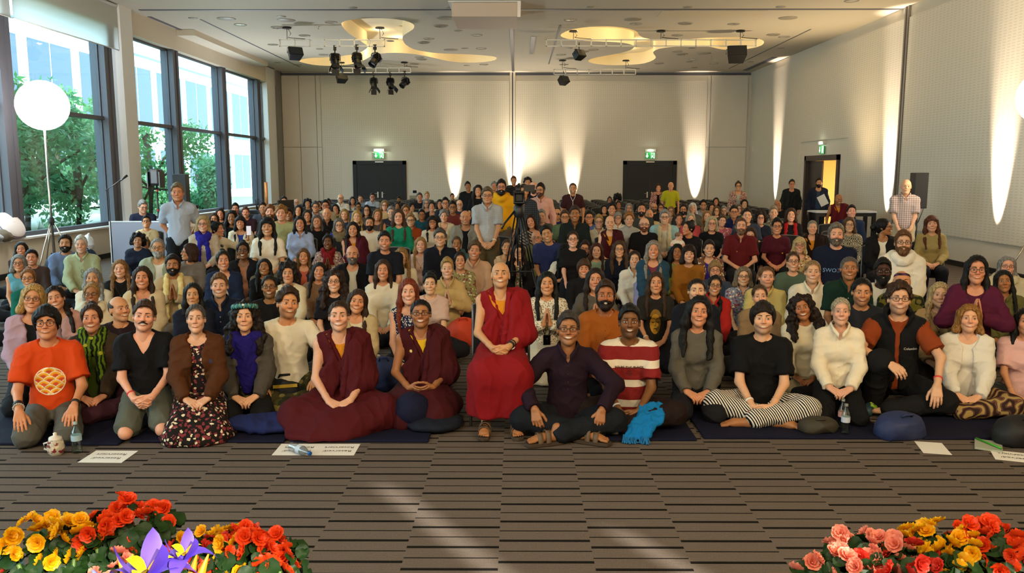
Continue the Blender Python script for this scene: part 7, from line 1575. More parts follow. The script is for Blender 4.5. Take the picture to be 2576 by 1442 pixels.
def person(row):
    X, Y, k, pose, arms, sex, skin, hair, hcol, top, ex, roll, yaw, nod, bot, lod, label = row[:17]; hz = row[17] if len(row) > 17 else None
    r = random.Random(label); J = skeleton(pose, arms, sex, hz); key = (pose, arms, sex, hz); ext = ex.split()
    E1 = {t[:2] if t[:2] in ('SK', 'SC') else t[0]: t[2:] if t[:2] in ('SK', 'SC') else t[1:] for t in ext if '#' in t}; flags = {t for t in ext if '#' not in t}
    rz = -math.atan2(X, Y) * .75; root = empty('person', (0, 0, 0), rz, label, 'person', 'people in the group photo')
    hc = J['hc']; root.scale = (k,) * 3
    root.location = (X - k * (-math.sin(rz)) * hc[1], Y - k * math.cos(rz) * hc[1], 0)
    nod += math.degrees(math.atan2(2.02 - k * hc[2], Y)) * .9
    sm = r.choice((.2, .6, .8, .9, 1.)); sm = max(sm, .6) if lod == 0 else sm; sm = 1. if 'chin raised' in label or 'laugh' in label else sm
    sx = r.uniform(.95, 1.05) * (1.03 if sex == 'm' else .99); sz = r.uniform(.97, 1.03)
    sk = srgb(SKIN[skin]) * np.array([r.uniform(.93, 1.05), r.uniform(.92, 1.04), r.uniform(.92, 1.04)]); hco = srgb(hcol)
    smq = round(sm * 2) / 2
    hv, hF = cached(('head', sex, smq, lod), lambda: nets(head_prims(sex, smq), VOX['head'][lod]))
    hcolr = face_paint(hv, sk, hco, flags | set(E1), sex, hair)
    brow = hco * .8 if hair not in ('bald',) or hcol < '#6' else srgb('#5a4636')
    if hair == 'bald' and hcol == '#d8d4cc': brow = srgb('#b0a898')
    isl = face_islands(sk, hco, sm, sex, lod, np.minimum(brow, .25))
    v1, f1, c1 = merge([(hv, hF, hcolr)] + isl)
    R = rot(-math.radians(nod), math.radians(roll), math.radians(yaw)); pv = np.array([0, .02, -.13])
    Sc = np.diag([sx, 1, sz]); T = hc + pv - R @ Sc @ pv
    v1 = (v1 @ (R @ Sc).T + T).astype(f32)
    bv, bF = body_mesh(J, lod, key, not any(w in label for w in ('central monk', 'dark purple shirt', 'red and white striped', 'striped trousers')))
    v, F, c = merge([(bv, bF, np.tile(sk, (len(bv), 1))), (v1, f1, c1)])
    link('body', to_mesh('body', v, F, [skin_m], c), root)
    HM = Matrix([list(a) + [t] for a, t in zip((R @ Sc), T)] + [[0, 0, 0, 1]])
    def hd(name, me): o = link(name, me, root); o.matrix_local = HM; return o
    if hair != 'bald': hd('hair', shared((hair, sex, lod), 'hair', lambda: hair_mesh(hair, sex, lod), hair_mat(hcol)))
    if 'B' in E1: hd('beard', shared(('full', lod), 'beard', lambda: beard_mesh('big' if 'big black beard' in label else 'full', sex, lod), hair_mat(E1['B'])))
    if 'M' in flags: hd('moustache', shared(('mous', lod), 'moustache', lambda: beard_mesh('mous', sex, lod), hair_mat(hcol if hair != 'bald' else '#1c110b')))
    if 'G' in flags or 'Z' in flags:
        g = hd('glasses', shared((lod, skin == 2), 'glasses', lambda: glasses_mesh(lod, skin == 2 and lod == 0), spec_m))
        if 'Z' in flags: o = link('lens', shared((), 'lens', lens_mesh, lens_dark), g)
    kind, _, cs = top.partition(':'); cs = cs.split('/')
    def wear(name, me): return link(name, me, root)
    if kind.startswith('MONK') or kind == 'rb':
        rc = {'MONK1': '#7e0f15', 'MONK2': '#480d14', 'MONK3': '#3e0c12'}.get(kind, cs[0]); ic = '#c8801a' if kind != 'MONK3' else '#d0a51e'
        wear('inner_shirt', shared(key + (lod,), 'inner_shirt', lambda: top_mesh(J, 'in', lod, key), cloth(ic)))
        wear('robe', shared(key + (lod,), 'robe', lambda: robe_mesh(J, lod, key), cloth(rc)))
        wear('shawl_pleats', shared(key + (lod,), 'shawl_pleats', lambda: shawl_mesh(J, lod, key), cloth(rc)))
        wear('robe_skirt', shared(key + (lod,), 'robe_skirt', lambda: robe_skirt(J, lod, key, 'c' if pose == 'c' else ('f' if pose == 'f' else 'k')) if pose != 's' else bottom_mesh(J, 'skirt', lod, key), cloth(rc)))
    else:
        mk = {'jk': 'jk', 'vs': 'vs'}.get(kind, kind)
        if kind in ('jk', 'vs'):
            wear('shirt', shared(key + (lod, kind), 'shirt', lambda: top_mesh(J, 'in' if kind == 'jk' else 'ts', lod, key), cloth(cs[1]))); wear('jacket' if kind == 'jk' else 'vest', shared(key + (lod, kind), 'jacket', lambda: top_mesh(J, kind, lod, key), cloth(cs[0])))
        elif kind == 'rg':
            wear('shirt', shared(key + (lod, 'ts'), 'shirt', lambda: top_mesh(J, 'ts', lod, key), cloth(cs[1]))); wear('front_panel', shared(key + (lod, 'rgb'), 'front_panel', lambda: top_mesh(J, 'rgb', lod, key), cloth(cs[0])))
        else:
            nm = {'sh': 'shirt', 'ss': 'shirt', 'hd': 'hoodie', 'tn': 'turtleneck', 'sl': 'sleeveless_top', 'ls': 'sweater'}.get(kind, 'shirt')
            wear(nm, shared(key + (lod, kind), nm, lambda: top_mesh(J, kind, lod, key), cloth(cs[0])))
            if kind in ('sh', 'ss'): wear('collar', shared(key + (lod,), 'collar', lambda: collar_mesh(J, lod, key), cloth(cs[0])))
        bk, _, bc = bot.partition(':')
        wear({'pants': 'trousers', 'skirt': 'skirt', 'shorts': 'shorts'}[bk], shared(key + (lod, bk), bk, lambda: bottom_mesh(J, bk, lod, key), cloth(bc)))
    if pose in 'cs' and not kind.startswith('MONK'): wear('shoes', shared(key + (lod,), 'shoes', lambda: shoes_mesh(J, lod, key), sole_m))
    for sk_ in ('S', 'SK', 'SC'):
        if sk_ in E1: wear('scarf', shared(key + (lod, sk_), 'scarf', lambda: scarf_mesh(J, sk_, lod, key), cloth(E1[sk_])))
    if 'N' in flags or 'L' in flags:
        b = MB(); nb = J['nb']; dz = .30 if 'L' in flags else .10
        b.tube([nb + V3(.055, .04, .03), nb + V3(.07, -.04, .0), nb + V3(.05, -.10, -.05 - dz * .3), nb + V3(0, -.135, -.06 - dz), nb + V3(-.05, -.10, -.05 - dz * .3), nb + V3(-.07, -.04, .0), nb + V3(-.055, .04, .03)], .004 if 'L' in flags else .0025, 5)
        b.ball(nb + V3(0, -.14, -.07 - dz), .009, 8, 6); b.build('necklace' if 'N' in flags else 'lanyard', mat('necklace_dark', '#2a1a14' if 'red lanyard' not in label else '#a01818', .4), root)
    if 'A' in flags: o = hd('sunglasses', shared((lod, False), 'glasses', lambda: glasses_mesh(lod), spec_m)); o.matrix_local = HM @ Matrix.Translation((0, .02, .075)) @ Matrix.Rotation(-.75, 4, 'X')
    PR[label] = (root, J, HM, lod, key)
    if pose == 'c' and not kind.startswith('MONK'):
        place_chair(root.location.x, root.location.y + .02, rz, ' '.join(('black chair under ' + label).split()[:16]).rstrip(','), 'occupied chairs among the crowd')
    return root
def find(word): return next(PR[k] for k in PR if word in k)
for row in PEOPLE: person(row)
# empty rear rows
occ = [(PR[k][0].location.x, PR[k][0].location.y) for k in PR]
rr = random.Random(3); n_empty = 0
for j in range(14):
    y = 18.7 + j * .98
    for i in range(26):
        x = -7.0 + i * .60 + (.0 if i < 12 else .45)
        if abs(x - .35) < .45 or (j < 5 and x > 6.5) or x > 7.8: continue
        if any(abs(x - a) < .52 and abs(y - b) < .75 for a, b in occ): continue
        if j < 3 and -5 < x < -1: continue
        n_empty += 1; place_chair(x + rr.uniform(-.03, .03), y + rr.uniform(-.04, .04), rr.uniform(-.04, .04) - x * .012, 'empty black chair in the rear rows', 'empty chairs in the rear rows')
for x, y, lab in ((-1.75, 11.6, 'empty black chair beside stubbled man in navy tee'), (-2.85, 13.3, 'empty black chair behind woman with palms together'), (5.15, 13.9, 'empty black chair beside shaven-headed woman in brown robe'), (5.75, 14.9, 'empty black chair behind shaven-headed woman in brown robe'), (4.55, 13.9, 'empty black chair beside woman in burgundy tee'), (6.4, 16.9, 'empty black chair behind woman in red shawl'), (-.35, 13.6, 'empty black chair behind tall man in grey-blue shirt')):
    place_chair(x, y, -.05 * x, lab, 'empty chairs among the crowd')
# ------------------------------------------------------------------ what the front row wears, sits on and has beside it
from mathutils.bvhtree import BVHTree
col_m = mat('printed_ink', None, .8, build=lambda nt, bs: (lambda q, a: (setattr(a, 'layer_name', 'Col'), q.l(a.outputs[0], bs.inputs['Base Color'])))(NB(nt), NB(nt).n('ShaderNodeVertexColor')))
def child(root, *names):
    for n in names:
        for o in root.children:
            if o.name.split('.')[0] == n: return o
def bvh(o): me = o.data; return BVHTree.FromPolygons([v.co[:] for v in me.vertices], [p.vertices[:] for p in me.polygons])
def on_front(tree, x, z, off=.003):
    h = tree.ray_cast(Vector((x, -1.5, z)), Vector((0, 1, 0)))
    return None if h[0] is None else h[0].y - off
def print_patch(word, cx, cz, w, h, res, fn, name='printed_motif', garment=('shirt', 'sweater', 'vest')):
    """a print that follows the cloth: fn(u, v) gives a colour or None, u and v from -1 to 1"""
    root = find(word)[0]; g = child(root, *garment); tr = bvh(g); nz = max(2, int(h / res)); nx = max(2, int(w / res)); V, C, ok = [], [], []
    for j in range(nz + 1):
        for i in range(nx + 1):
            u, v = -1 + 2 * i / nx, -1 + 2 * j / nz; x, z = cx + u * w / 2, cz + v * h / 2; c = fn(u, v); y = on_front(tr, x, z)
            V.append((x, y if y is not None else 0, z)); C.append(srgb(c) if c else (0, 0, 0)); ok.append(c is not None and y is not None)
    F = []
    for j in range(nz):
        for i in range(nx):
            q = (j * (nx + 1) + i, j * (nx + 1) + i + 1, (j + 1) * (nx + 1) + i + 1, (j + 1) * (nx + 1) + i)
            if all(ok[k] for k in q): F.append(q)
    V, F, C = np.array(V), np.array(F), np.array(C); use = np.unique(F); mp = np.zeros(len(V), int); mp[use] = np.arange(len(use))
    return link(name, to_mesh(name, V[use], mp[F], [col_m], C[use]), g)
def text_mesh(s, size, bold=0.):
    c = bpy.data.curves.new('lettering', 'FONT'); c.body = s; c.size = size; c.align_x = 'CENTER'; c.align_y = 'CENTER'; c.offset = bold; c.resolution_u = 2
    o = bpy.data.objects.new('lettering', c); COL.objects.link(o); bpy.context.view_layer.update()
    me = bpy.data.meshes.new_from_object(o.evaluated_get(bpy.context.evaluated_depsgraph_get())); bpy.data.objects.remove(o); return me
def cloth_text(word, s, cx, cz, size, color, garment=('shirt', 'vest'), bold=0.):
    root = find(word)[0]; g = child(root, *garment); tr = bvh(g); me = text_mesh(s, size, bold); last = 0
    for v in me.vertices:
        x, z = v.co.x + cx, v.co.y + cz; y = on_front(tr, x, z, .005); v.co = (x, y if y is not None else -.2, z)
    me.materials.append(mat('ink_' + color, color, .7)); return link('lettering', me, g)
# --- prints
def waves(u, v):
    r = math.hypot(u, v)
    if r > 1: return None
    if r > .92: return '#e8dcc0'
    best = None
    for row in range(-3, 4):            # overlapping fish-scale arcs, lower rows in front
        cy = row * .30 + .0; off = .0 if row % 2 else .36
        for k in range(-3, 4):
            cx = k * .72 + off; d = math.hypot(u - cx, (v - cy + .36))
            if d < .44 and v > cy - .40:
                if best is None: best = d
        if best is not None: break
    if best is None: return '#e08a18'
    return '#e8dcc0' if best > .385 else ('#e8a81e' if best > .29 else ('#dd8a14' if best > .23 else '#cc4a10'))
print_patch('wave circle', .0, find('wave circle')[1]['hz'] + .245, .215, .215, .0022, waves)
def face(u, v):
    e = (u / .72) ** 2 + ((v + .12) / .78) ** 2
    g1, g2, dk = '#c08a1a', '#7a560e', '#241c10'
    if abs(abs(u) - .30) < .22 and abs(v - .08 + .10 * (1 - ((abs(u) - .30) / .22) ** 2)) < .035: return dk     # closed eyes
    if abs(abs(u) - .30) < .26 and abs(v - .25 - .08 * (1 - ((abs(u) - .30) / .26) ** 2)) < .03: return dk        # brows
    if abs(u) < .05 + .05 * max(0, -(v + .1)) and -.22 < v < .2: return '#dca62a' if u < 0 else g2
    if abs(u) < .14 and abs(v + .26) < .03: return dk
    if abs(u) < .20 and abs(v + .47 + .05 * (u / .2) ** 2) < .035: return dk
    if e < 1: return g1 if (u + .2 * math.sin(v * 9)) < .25 else g2
    if v > .45 and abs(u) < .75 * math.sqrt(max(0, 1 - ((v - .45) / .55) ** 2)): return g2 if math.sin(u * 30) * math.sin(v * 30) > -.2 else '#a87818'
    return None
print_patch('golden face', 0, find('golden face')[1]['hz'] + .24, .17, .30, .004, face)
root, J, _, _, _ = find('red and white striped')
cloth_text('red and white striped', 'TO BE THE PLACE', 0, J['hz'] + .335, .027, '#241c1c', bold=.0004)
for i, (s, sz) in enumerate((('with', .017), ('natural', .017), ('TONES', .014))): cloth_text('red and white striped', s, .0, J['hz'] + .31 - i * .017, sz, '#241c1c')
J = find('bicycle lettering')[1]
cloth_text('bicycle lettering', 'SWO', -.055, J['hz'] + .27, .062, '#7aa0c8')
def bike(u, v):
    for cx, cy, r in ((-.55, -.25, .36), (.55, -.05, .36)):
        d = math.hypot(u - cx, v - cy)
        if abs(d - r) < .06: return '#7aa0c8'
    for (x0, y0), (x1, y1) in (((-.55, -.25), (-.2, .45)), ((-.2, .45), (.35, .35)), ((.35, .35), (.0, -.2)), ((.0, -.2), (-.55, -.25)), ((.35, .35), (.55, -.05)), ((-.35, .55), (-.05, .5)), ((.25, .55), (.4, .62))):
        t = max(0, min(1, ((u - x0) * (x1 - x0) + (v - y0) * (y1 - y0)) / ((x1 - x0) ** 2 + (y1 - y0) ** 2)))
        if math.hypot(u - x0 - t * (x1 - x0), v - y0 - t * (y1 - y0)) < .05: return '#b0506a'
    return None
print_patch('bicycle lettering', .07, J['hz'] + .285, .13, .10, .0035, bike, 'bicycle_motif')
J = find('black quilted')[1]
cloth_text('black quilted', 'Columbia', .095, J['hz'] + .29, .026, '#d8d4cc', ('jacket', 'vest'))
def tag_label(u, v): return '#9a7a4a' if v > .35 else ('#3a3a3a' if abs(v - .1) < .12 and abs(u) < .7 else '#8f9aa8')
print_patch('charcoal tee with name tag', .085, find('charcoal tee with name tag')[1]['hz'] + .31, .075, .05, .006, tag_label, 'name_tag')
for word, cx, dz, r, c in (('badge', .075, .27, .014, '#c05a40'), ('burgundy tee', .09, .27, .016, '#d0a040'), ('dark red polo', -.05, .30, .010, '#c09a40'), ('ponytail in profile', .05, .33, .018, '#c8924a')):
    print_patch(word, cx, find(word)[1]['hz'] + dz, 2 * r, 2 * r, .004, lambda u, v, c=c: c if u * u + v * v < 1 else None, 'round_badge', ('shirt', 'jacket'))
print_patch('black floral dress', .105, find('black floral dress')[1]['hz'] + .33, .036, .04, .004, lambda u, v: '#2c2a4c' if u * u + v * v < 1 else None, 'round_badge', ('jacket',))
print_patch('maroon robes on a blue', -.085, find('maroon robes on a blue')[1]['hz'] + .36, .03, .032, .003, lambda u, v: '#e0c46a' if u * u + v * v < .8 + .2 * math.cos(6 * math.atan2(v, u)) else None, 'flower_pin', ('robe',))
# --- wristbands, watches, beads
def band(word, side, color, width=.012, r=.030, along=.06, nm='wristband', label=None):
    root, J, _, _, _ = find(word); e, w = J['el'][side], J['wr'][side]; d = nrm(np.array(w) - e); c = np.array(w) - d * along; r = r if J['sex'] == 'm' else r * .9
    M = Matrix.Translation(c) @ Vector((0, 0, 1)).rotation_difference(Vector(d)).to_matrix().to_4x4(); b = MB()
    b.lathe([(r, -width / 2), (r + .003, -width / 2), (r + .003, width / 2), (r, width / 2)], 16, M=M); o = b.build(nm, mat('band_' + color, color, .5), root)
    if label: o['label'] = label
    return M, root
M, root = band('wave circle', 1, '#151515', .022, .030, .035, 'watch'); b = MB(); b.lathe([(.018, .030), (.018, .038), (.014, .040)], 14, M=M @ Matrix.Rotation(PI * .5, 4, 'X')); b.build('watch_face', mat('watch_metal', '#4a4a42', .3, .8), root)
band('wave circle', -1, '#161312', .03, .031, .075, 'wrist_support')
M, root = band('wave circle', -1, '#8a8478', .004, .030, .04, 'bead_thread'); b = MB()
for i in range(16): a = i * PI / 8; b.ball(M @ Vector((.034 * math.cos(a), .034 * math.sin(a), 0)), .0065, 8, 6)
b.build('bead_bracelet', mat('beads_grey', '#b8b2a4', .3), root)
for args in (('black v-neck tee kneeling', -1, '#d03a38'), ('black floral dress', -1, '#e6e0d4'), ('black floral dress', 1, '#b02428'), ('glancing aside', 1, '#e04a2a'), ('red and white striped', -1, '#e6e2da'), ('striped trousers', -1, '#e6e2da'), ('white blouse kneeling', 1, '#121214'), ('black quilted', 1, '#d84038'), ('golden face', -1, '#e0dacc'), ('central monk', 1, '#121214'), ('tall standing man with glasses', 1, '#e4ded2'), ('khaki sweater', -1, '#d85a38'), ('burgundy tee', -1, '#d04038'), ('red scarf and floral', 1, '#d04838'), ('cream scarf, palms', -1, '#c03a2c'), ('mustard dress', 1, '#e2dccf'), ('white patterned dress', 1, '#121214'), ('white patterned dress', -1, '#2a1712')): band(*args)
M, root = band('central monk', 1, '#15130f', .018, .031, .03, 'watch_strap'); b = MB(); b.lathe([(.020, .031), (.020, .039), (.017, .041)], 14, M=M @ Matrix.Rotation(PI * .5, 4, 'X')); b.build('watch_face', mat('watch_white', '#c8c4b8', .3), root)
for i, c in enumerate(('#5a2a1a', '#2a2c6a', '#7a3a22', '#5a2a1a')): band('dark purple shirt', 1, c, .010, .031, .02 + i * .016, 'bracelet')
# --- lapel zips, buttons, plackets
def buttons(word, garment, n, dz0, step, color, r=.0055, x=0.):
    root, J, _, _, _ = find(word); g = child(root, *garment); tr = bvh(g)
    for i in range(n):
        z = J['hz'] + dz0 - i * step; y = on_front(tr, x, z, 0)
        if y is not None: b = MB(); b.ball((x, y, z), (r, r * .5, r), 8, 6); b.build('button', mat('button_' + color, color, .4), g)
for w, g, n, z, st, c in (('white blouse kneeling', ('shirt',), 7, .38, .06, '#d8ccb0'), ('dark purple shirt', ('shirt',), 4, .40, .06, '#2c1626'), ('navy polo shirt', ('shirt',), 2, .36, .05, '#c8c4b8'), ('white collarless', ('shirt',), 3, .39, .05, '#2a2622'), ('yellow shirt', ('shirt',), 5, .37, .065, '#8a7a48'), ('tall standing man with glasses', ('shirt',), 6, .35, .075, '#d8d8d8'), ('dark green polo', ('shirt',), 2, .37, .05, '#c8c4b8'), ('ochre orange', ('sweater',), 4, .38, .06, '#5a3214'), ('mustard dress', ('sweater',), 6, .42, .05, '#7a4a18'), ('pale grey-blue short-sleeve', ('shirt',), 5, .35, .075, '#c8c8c8'), ('khaki shirt with palms', ('shirt',), 3, .36, .07, '#8a744c')): buttons(w, g, n, z, st, c)
# --- head wear, phone and card lanyards
root, J, HM, _, _ = find('turquoise headband'); t = np.linspace(0, 2 * PI, 33)
hb = [(0.101 * math.cos(a), .012 - .104 * math.sin(a) * 1.0, .072 - .052 * max(0, -math.sin(a)) + .014 * max(0, math.sin(a))) for a in t]
b = MB()
for i in range(30):
    a = -.15 + i * (PI + .3) / 29; p = Vector((.098 * math.cos(a), .012 - .118 * math.sin(a), .076 + .012 * math.sin(a) + .008 * (i % 2))); b.ball(p, (.012, .010, .017), 8, 6, i % 3)
o = b.build('headband', [mat('headband_teal', '#1c5a5e', .6), mat('headband_blue', '#2a7a86', .5), mat('headband_green', '#5a8a6a', .6)], root); o.matrix_local = HM
b = MB(); b.ball((0, -.122, .098), (.012, .008, .010), 10, 7); o = b.build('headband_brooch', mat('brooch_white', '#d8d8cc', .3), root); o.matrix_local = HM
root, J, HM, _, _ = find('purple headband'); b = MB(); prof = []
v, F = nets([ell((0, .010, .030), (.0795, .1005, .0945)), fun(lambda P: np.abs(P[:, 2] - .072 - (P[:, 1] + .02) * -.25) - .016, op=2, k=.003)], .005); o = link('headband', to_mesh('headband', v, F, [cloth('#5a3a5c~stripe')]), root); o.matrix_local = HM
root, J, _, _, _ = find('white patterned dress'); nb = J['nb']; b = MB(); b.box((-.036, -.175, J['hz'] + .02), (.036, -.165, J['hz'] + .17)); o = b.build('hanging_phone', mat('phone_black', '#0a0a0c', .15), root, .004)
b = MB()
for s in (-1, 1): b.tube([nb + V3(s * .06, .03, .03), nb + V3(s * .085, -.06, -.03), nb + V3(s * .07, -.15, -.18), V3(s * .02, -.17, J['hz'] + .17)], .006, 6)
b.build('phone_strap', blk, root)
# --- held things
def hold_pos(word, side, fwd=.09): root, J, _, _, _ = find(word); d = nrm(J['hd'][side][0]); return root, J, np.array(J['wr'][side]) + d * fwd
root, J, p = hold_pos('phone photo', 1, .12); e = empty('smartphone', root.matrix_basis @ Vector(p + [0, -.035, .03]), root.rotation_euler.z, 'white-screened smartphone raised for a photo', 'phone'); bx('phone_body', (-.038, -.004, -.075), (.038, .004, .075), mat('phone_black'), e, .004); bx('screen', (-.034, -.0065, -.07), (.034, -.0042, .07), mat('phone_screen', '#b8b4b4', .2, emit='#e8e4ea', estr=.5), e)
root, J, p = hold_pos('holding papers', 1, .08); e = empty('paper_sheets', root.matrix_basis @ Vector((.10, -.20, J['hz'] + .22)), root.rotation_euler.z, 'white paper sheets held by dark-bearded man in the doorway', 'paper'); M = Matrix.Rotation(-.5, 4, 'Y') @ Matrix.Rotation(.3, 4, 'X'); b = MB(); b.box((-.105, -.003, -.15), (.105, .003, .15), 0, M); b.build('sheets', mat('paper_white', '#e4e0d6', .7), e)
root, J, _, _, _ = find('with a backpack'); e = empty('worn_backpack', root.matrix_basis @ Vector((.06, .20, J['hz'] + .18)), root.rotation_euler.z + .3, 'black backpack on the back of man by the doorway', 'backpack')
v, F = nets([ell((0, 0, 0), (.16, .10, .23)), ell((0, .07, -.08), (.12, .07, .12))], .015); link('bag_body', to_mesh('bag_body', v, F, [mat('bag_#0c0c0e', '#0c0c0e', .7)]), e); b = MB()
for s in (-1, 1): b.tube([(s * .10, -.08, .20), (s * .11, -.24, .22), (s * .12, -.30, .10), (s * .13, -.14, -.18)], .014, 6)
b.build('strap', blk, e)
# the baby in its mother's arms
root, J, _, _, _ = find('kissing a baby'); e = empty('person', root.matrix_basis @ Vector((-.19, -.19, J['hz'] + .30)), root.rotation_euler.z, 'baby in a white dress held up by dark-haired mother', 'person', 'people in the group photo'); e.scale = (.92,) * 3
hv, hF = cached(('head', 'f', 0., 1), lambda: nets(head_prims('f', 0.), VOX['head'][1])); bs_ = srgb('#d8a78c'); hc_ = face_paint(hv, bs_, srgb('#6a4a30'), set(), 'f'); v1, f1, c1 = merge([(hv, hF, hc_)] + face_islands(bs_, srgb('#8a6a48'), .1, 'f', 1, srgb('#8a6a4c'))); keep = v1[:, 2] > -.14
R = rot(0, 0, .95); v1 = (v1 * .62 * V3(1.12, 1.08, .95)) @ R.T + np.array([.02, 0, .245])
Lb = [ell((0, 0, .10), (.075, .065, .11)), ell((0, 0, .02), (.085, .07, .07)), cap((0, 0, .16), (.01, 0, .21), .035, .03)]
for s in (-1, 1): Lb += [cap((s * .06, 0, .15), (s * .10, -.06, .10), .026, .022), cap((s * .10, -.06, .10), (s * .06, -.12, .07), .022, .018), ell((s * .055, -.135, .065), (.018, .02, .016), k=.01), cap((s * .045, -.02, .0), (s * .08, -.10, -.06), .036, .03), cap((s * .08, -.10, -.06), (s * .07, -.12, -.15), .028, .022), cap((s * .07, -.12, -.15), (s * .07, -.16, -.165), .02, .016)]
bv, bF = nets(Lb, .009); v, F, c = merge([(bv, bF, np.tile(bs_, (len(bv), 1))), (v1.astype(f32), f1, c1)]); link('body', to_mesh('body', v, F, [skin_m], c), e)
Ld = [ell((0, 0, .10), (.082, .072, .105)), cap((0, -.01, .06), (0, -.05, -.05), .085, .12, k=.05), cap((-.06, 0, .15), (-.085, -.035, .12), .036, .036, k=.02), cap((.06, 0, .15), (.085, -.035, .12), .036, .036, k=.02), fun(lambda P: -.09 - P[:, 2], op=2, k=.01), fun(lambda P: P[:, 2] - .19, op=2, k=.01)]
v, F = nets(Ld, .010); v = wrinkle(v, F, .008, 45, 1); link('dress', to_mesh('dress', v, F, [cloth('#e2d6c4')]), e)
v, F = nets([ell((0, .012, .028), (.080, .101, .093)), fun(lambda P: -np.maximum(.045 - P[:, 2], P[:, 1] - .05), op=2, k=.01), fun(lambda P: -.02 - P[:, 2], op=2, k=.01)], .008); v = (v * .62 * V3(1.12, 1.08, .95)) @ R.T + np.array([.02, 0, .245]); link('hair', to_mesh('hair', v, F, [hair_mat('#8a6038')]), e)
# --- the central monk's chair, sandals and bare feet
mr, mJ, _, _, _ = find('central monk')
place_chair(mr.location.x, mr.location.y + .03, mr.rotation_euler.z, 'dark chair with slim metal legs under the central monk in red', 'occupied chairs among the crowd')
sand_m, sole2 = mat('sandal_leather', '#5a4630', .6, bump=(80, .3)), mat('sandal_sole', '#3a2c1e', .8)
def foot_pair(root, pts, word, sock=None):
    """bare feet with five toes, in two-strap sandals; pts are ankle x, y, z and toe direction"""
    for k, (x, y, z, yaw, sandal) in enumerate(pts):
        M = Matrix.Translation((x, y, z)) @ Matrix.Rotation(yaw, 4, 'Z')
        L = [cap((0, .02, .10), (0, .01, .045), .034, .036), cap((0, .03, .035), (0, -.10, .035), .032, .034, k=.03), ell((0, -.13, .028), (.043, .05, .020), k=.03)]
        if not sock:
            for i in range(5): tx = -.034 + i * .017; ln = (.030, .034, .032, .026, .018)[i] if k else (.018, .026, .032, .034, .030)[i]; r = (.0125, .0085, .0085, .008, .0075)[i] if k else (.0075, .008, .0085, .0085, .0125)[i]; L.append(cap((tx, -.155, .022), (tx * 1.08, -.165 - ln, .018), r, r * .95, k=.006))
        else: L.append(ell((0, -.165, .026), (.040, .035, .020), k=.02))
        v, F = nets(L, .005); me = to_mesh('foot', v, F, [skin_m if not sock else cloth(sock)], np.tile(srgb(SKIN[3]) * .95, (len(v), 1)) if not sock else None); o = link('foot' if not sock else 'sock', me, root); o.matrix_local = M
        if sandal:
            b = MB(); b.prism([(-.036, .06), (.036, .06), (.045, -.04), (.052, -.15), (.044, -.205), (.0, -.225), (-.044, -.205), (-.052, -.15), (-.045, -.04)], -.022, .004); s = b.build('sandal', sole2, root, .004); s.matrix_local = M
            for yy, zz in ((-.055, .083), (-.115, .066)):
                b = MB(); n = 9; vv = []
                for i in range(n):
                    a = PI * i / (n - 1)
                    for dy in (-.019, .019): vv.append((.049 * math.cos(a), yy + dy, .002 + zz * math.sin(a) ** .7)); vv.append((.053 * math.cos(a), yy + dy, .004 + (zz + .004) * math.sin(a) ** .7))
                b.add(vv, [q for i in range(n - 1) for q in ((i * 4 + 1, i * 4 + 3, i * 4 + 7, i * 4 + 5), (i * 4, i * 4 + 4, i * 4 + 6, i * 4 + 2), (i * 4, i * 4 + 1, i * 4 + 5, i * 4 + 4), (i * 4 + 2, i * 4 + 6, i * 4 + 7, i * 4 + 3))], 0, True); b.box((-.018, yy - .012, zz + .002), (.012, yy + .012, zz + .010), 1); st = b.build('strap', [sand_m, mat('buckle', '#2a2218', .4, .6)], s)
foot_pair(mr, [(-.125, -.40, .024, -.06, 1), (.125, -.40, .024, .10, 1)], 'monk')
pr = find('dark purple shirt')[0]; foot_pair(pr, [(-.10, -.42, .026, -1.25, 1), (.10, -.37, .026, 1.25, 1)], 'purple')
sr = find('red and white striped')[0]; foot_pair(sr, [(-.10, -.42, .012, -1.35, 0)], 'striped', '#c8bea4')
br = find('striped trousers')[0]; foot_pair(br, [(-.10, -.41, .012, -1.45, 0), (.10, -.36, .012, 1.4, 0)], 'bare')
wr_ = find('black quilted')[0]
b = MB()
for x in (-.16, .0):
    v, F = nets([cap((x, -.20, .05), (x - .04, -.36, .04), .045, .04), fun(lambda P: .005 - P[:, 2], op=2, k=.004)], .01); sh_ = link('running_shoe', to_mesh('running_shoe', v, F, [mat('shoe_teal', '#1c3a44', .6)]), wr_)
    b = MB()
    for i in range(4): b.tube([(x - .02 - .03, -.24 - .03 * i, .055), (x - .015, -.245 - .03 * i, .092 - .004 * i), (x + .03, -.24 - .03 * i, .055)], .008, 6)
    b.build('neon_lacing', mat('neon_green', '#8ab81c', .5), sh_)
# --- mats and cushions
mat_m = cloth('#0f1128')
def floor_mat(x0, x1, y0, y1, lab, rz=0):
    e = empty('floor_mat', ((x0 + x1) / 2, (y0 + y1) / 2, 0), rz, lab, 'mat', 'navy mats under the front row'); b = MB(); b.box((-(x1 - x0) / 2, -(y1 - y0) / 2, .001), ((x1 - x0) / 2, (y1 - y0) / 2, .022)); b.build('mat_cover', mat_m, e, .008)
for a in ((-4.6, -2.95, 5.90, 6.85, 'navy mat under kneeling man in orange tee'), (-2.90, -1.74, 5.97, 6.95, 'navy mat under woman with royal blue scarf'), (-1.70, -.66, 5.98, 7.0, 'navy mat under the two seated monks in maroon'), (.66, 1.36, 6.03, 6.95, 'navy mat under man in striped tee'), (1.42, 2.86, 6.08, 7.05, 'wide navy mat under man in striped trousers'), (3.08, 4.5, 6.07, 7.05, 'navy mat under woman in white cardigan')): floor_mat(*a)
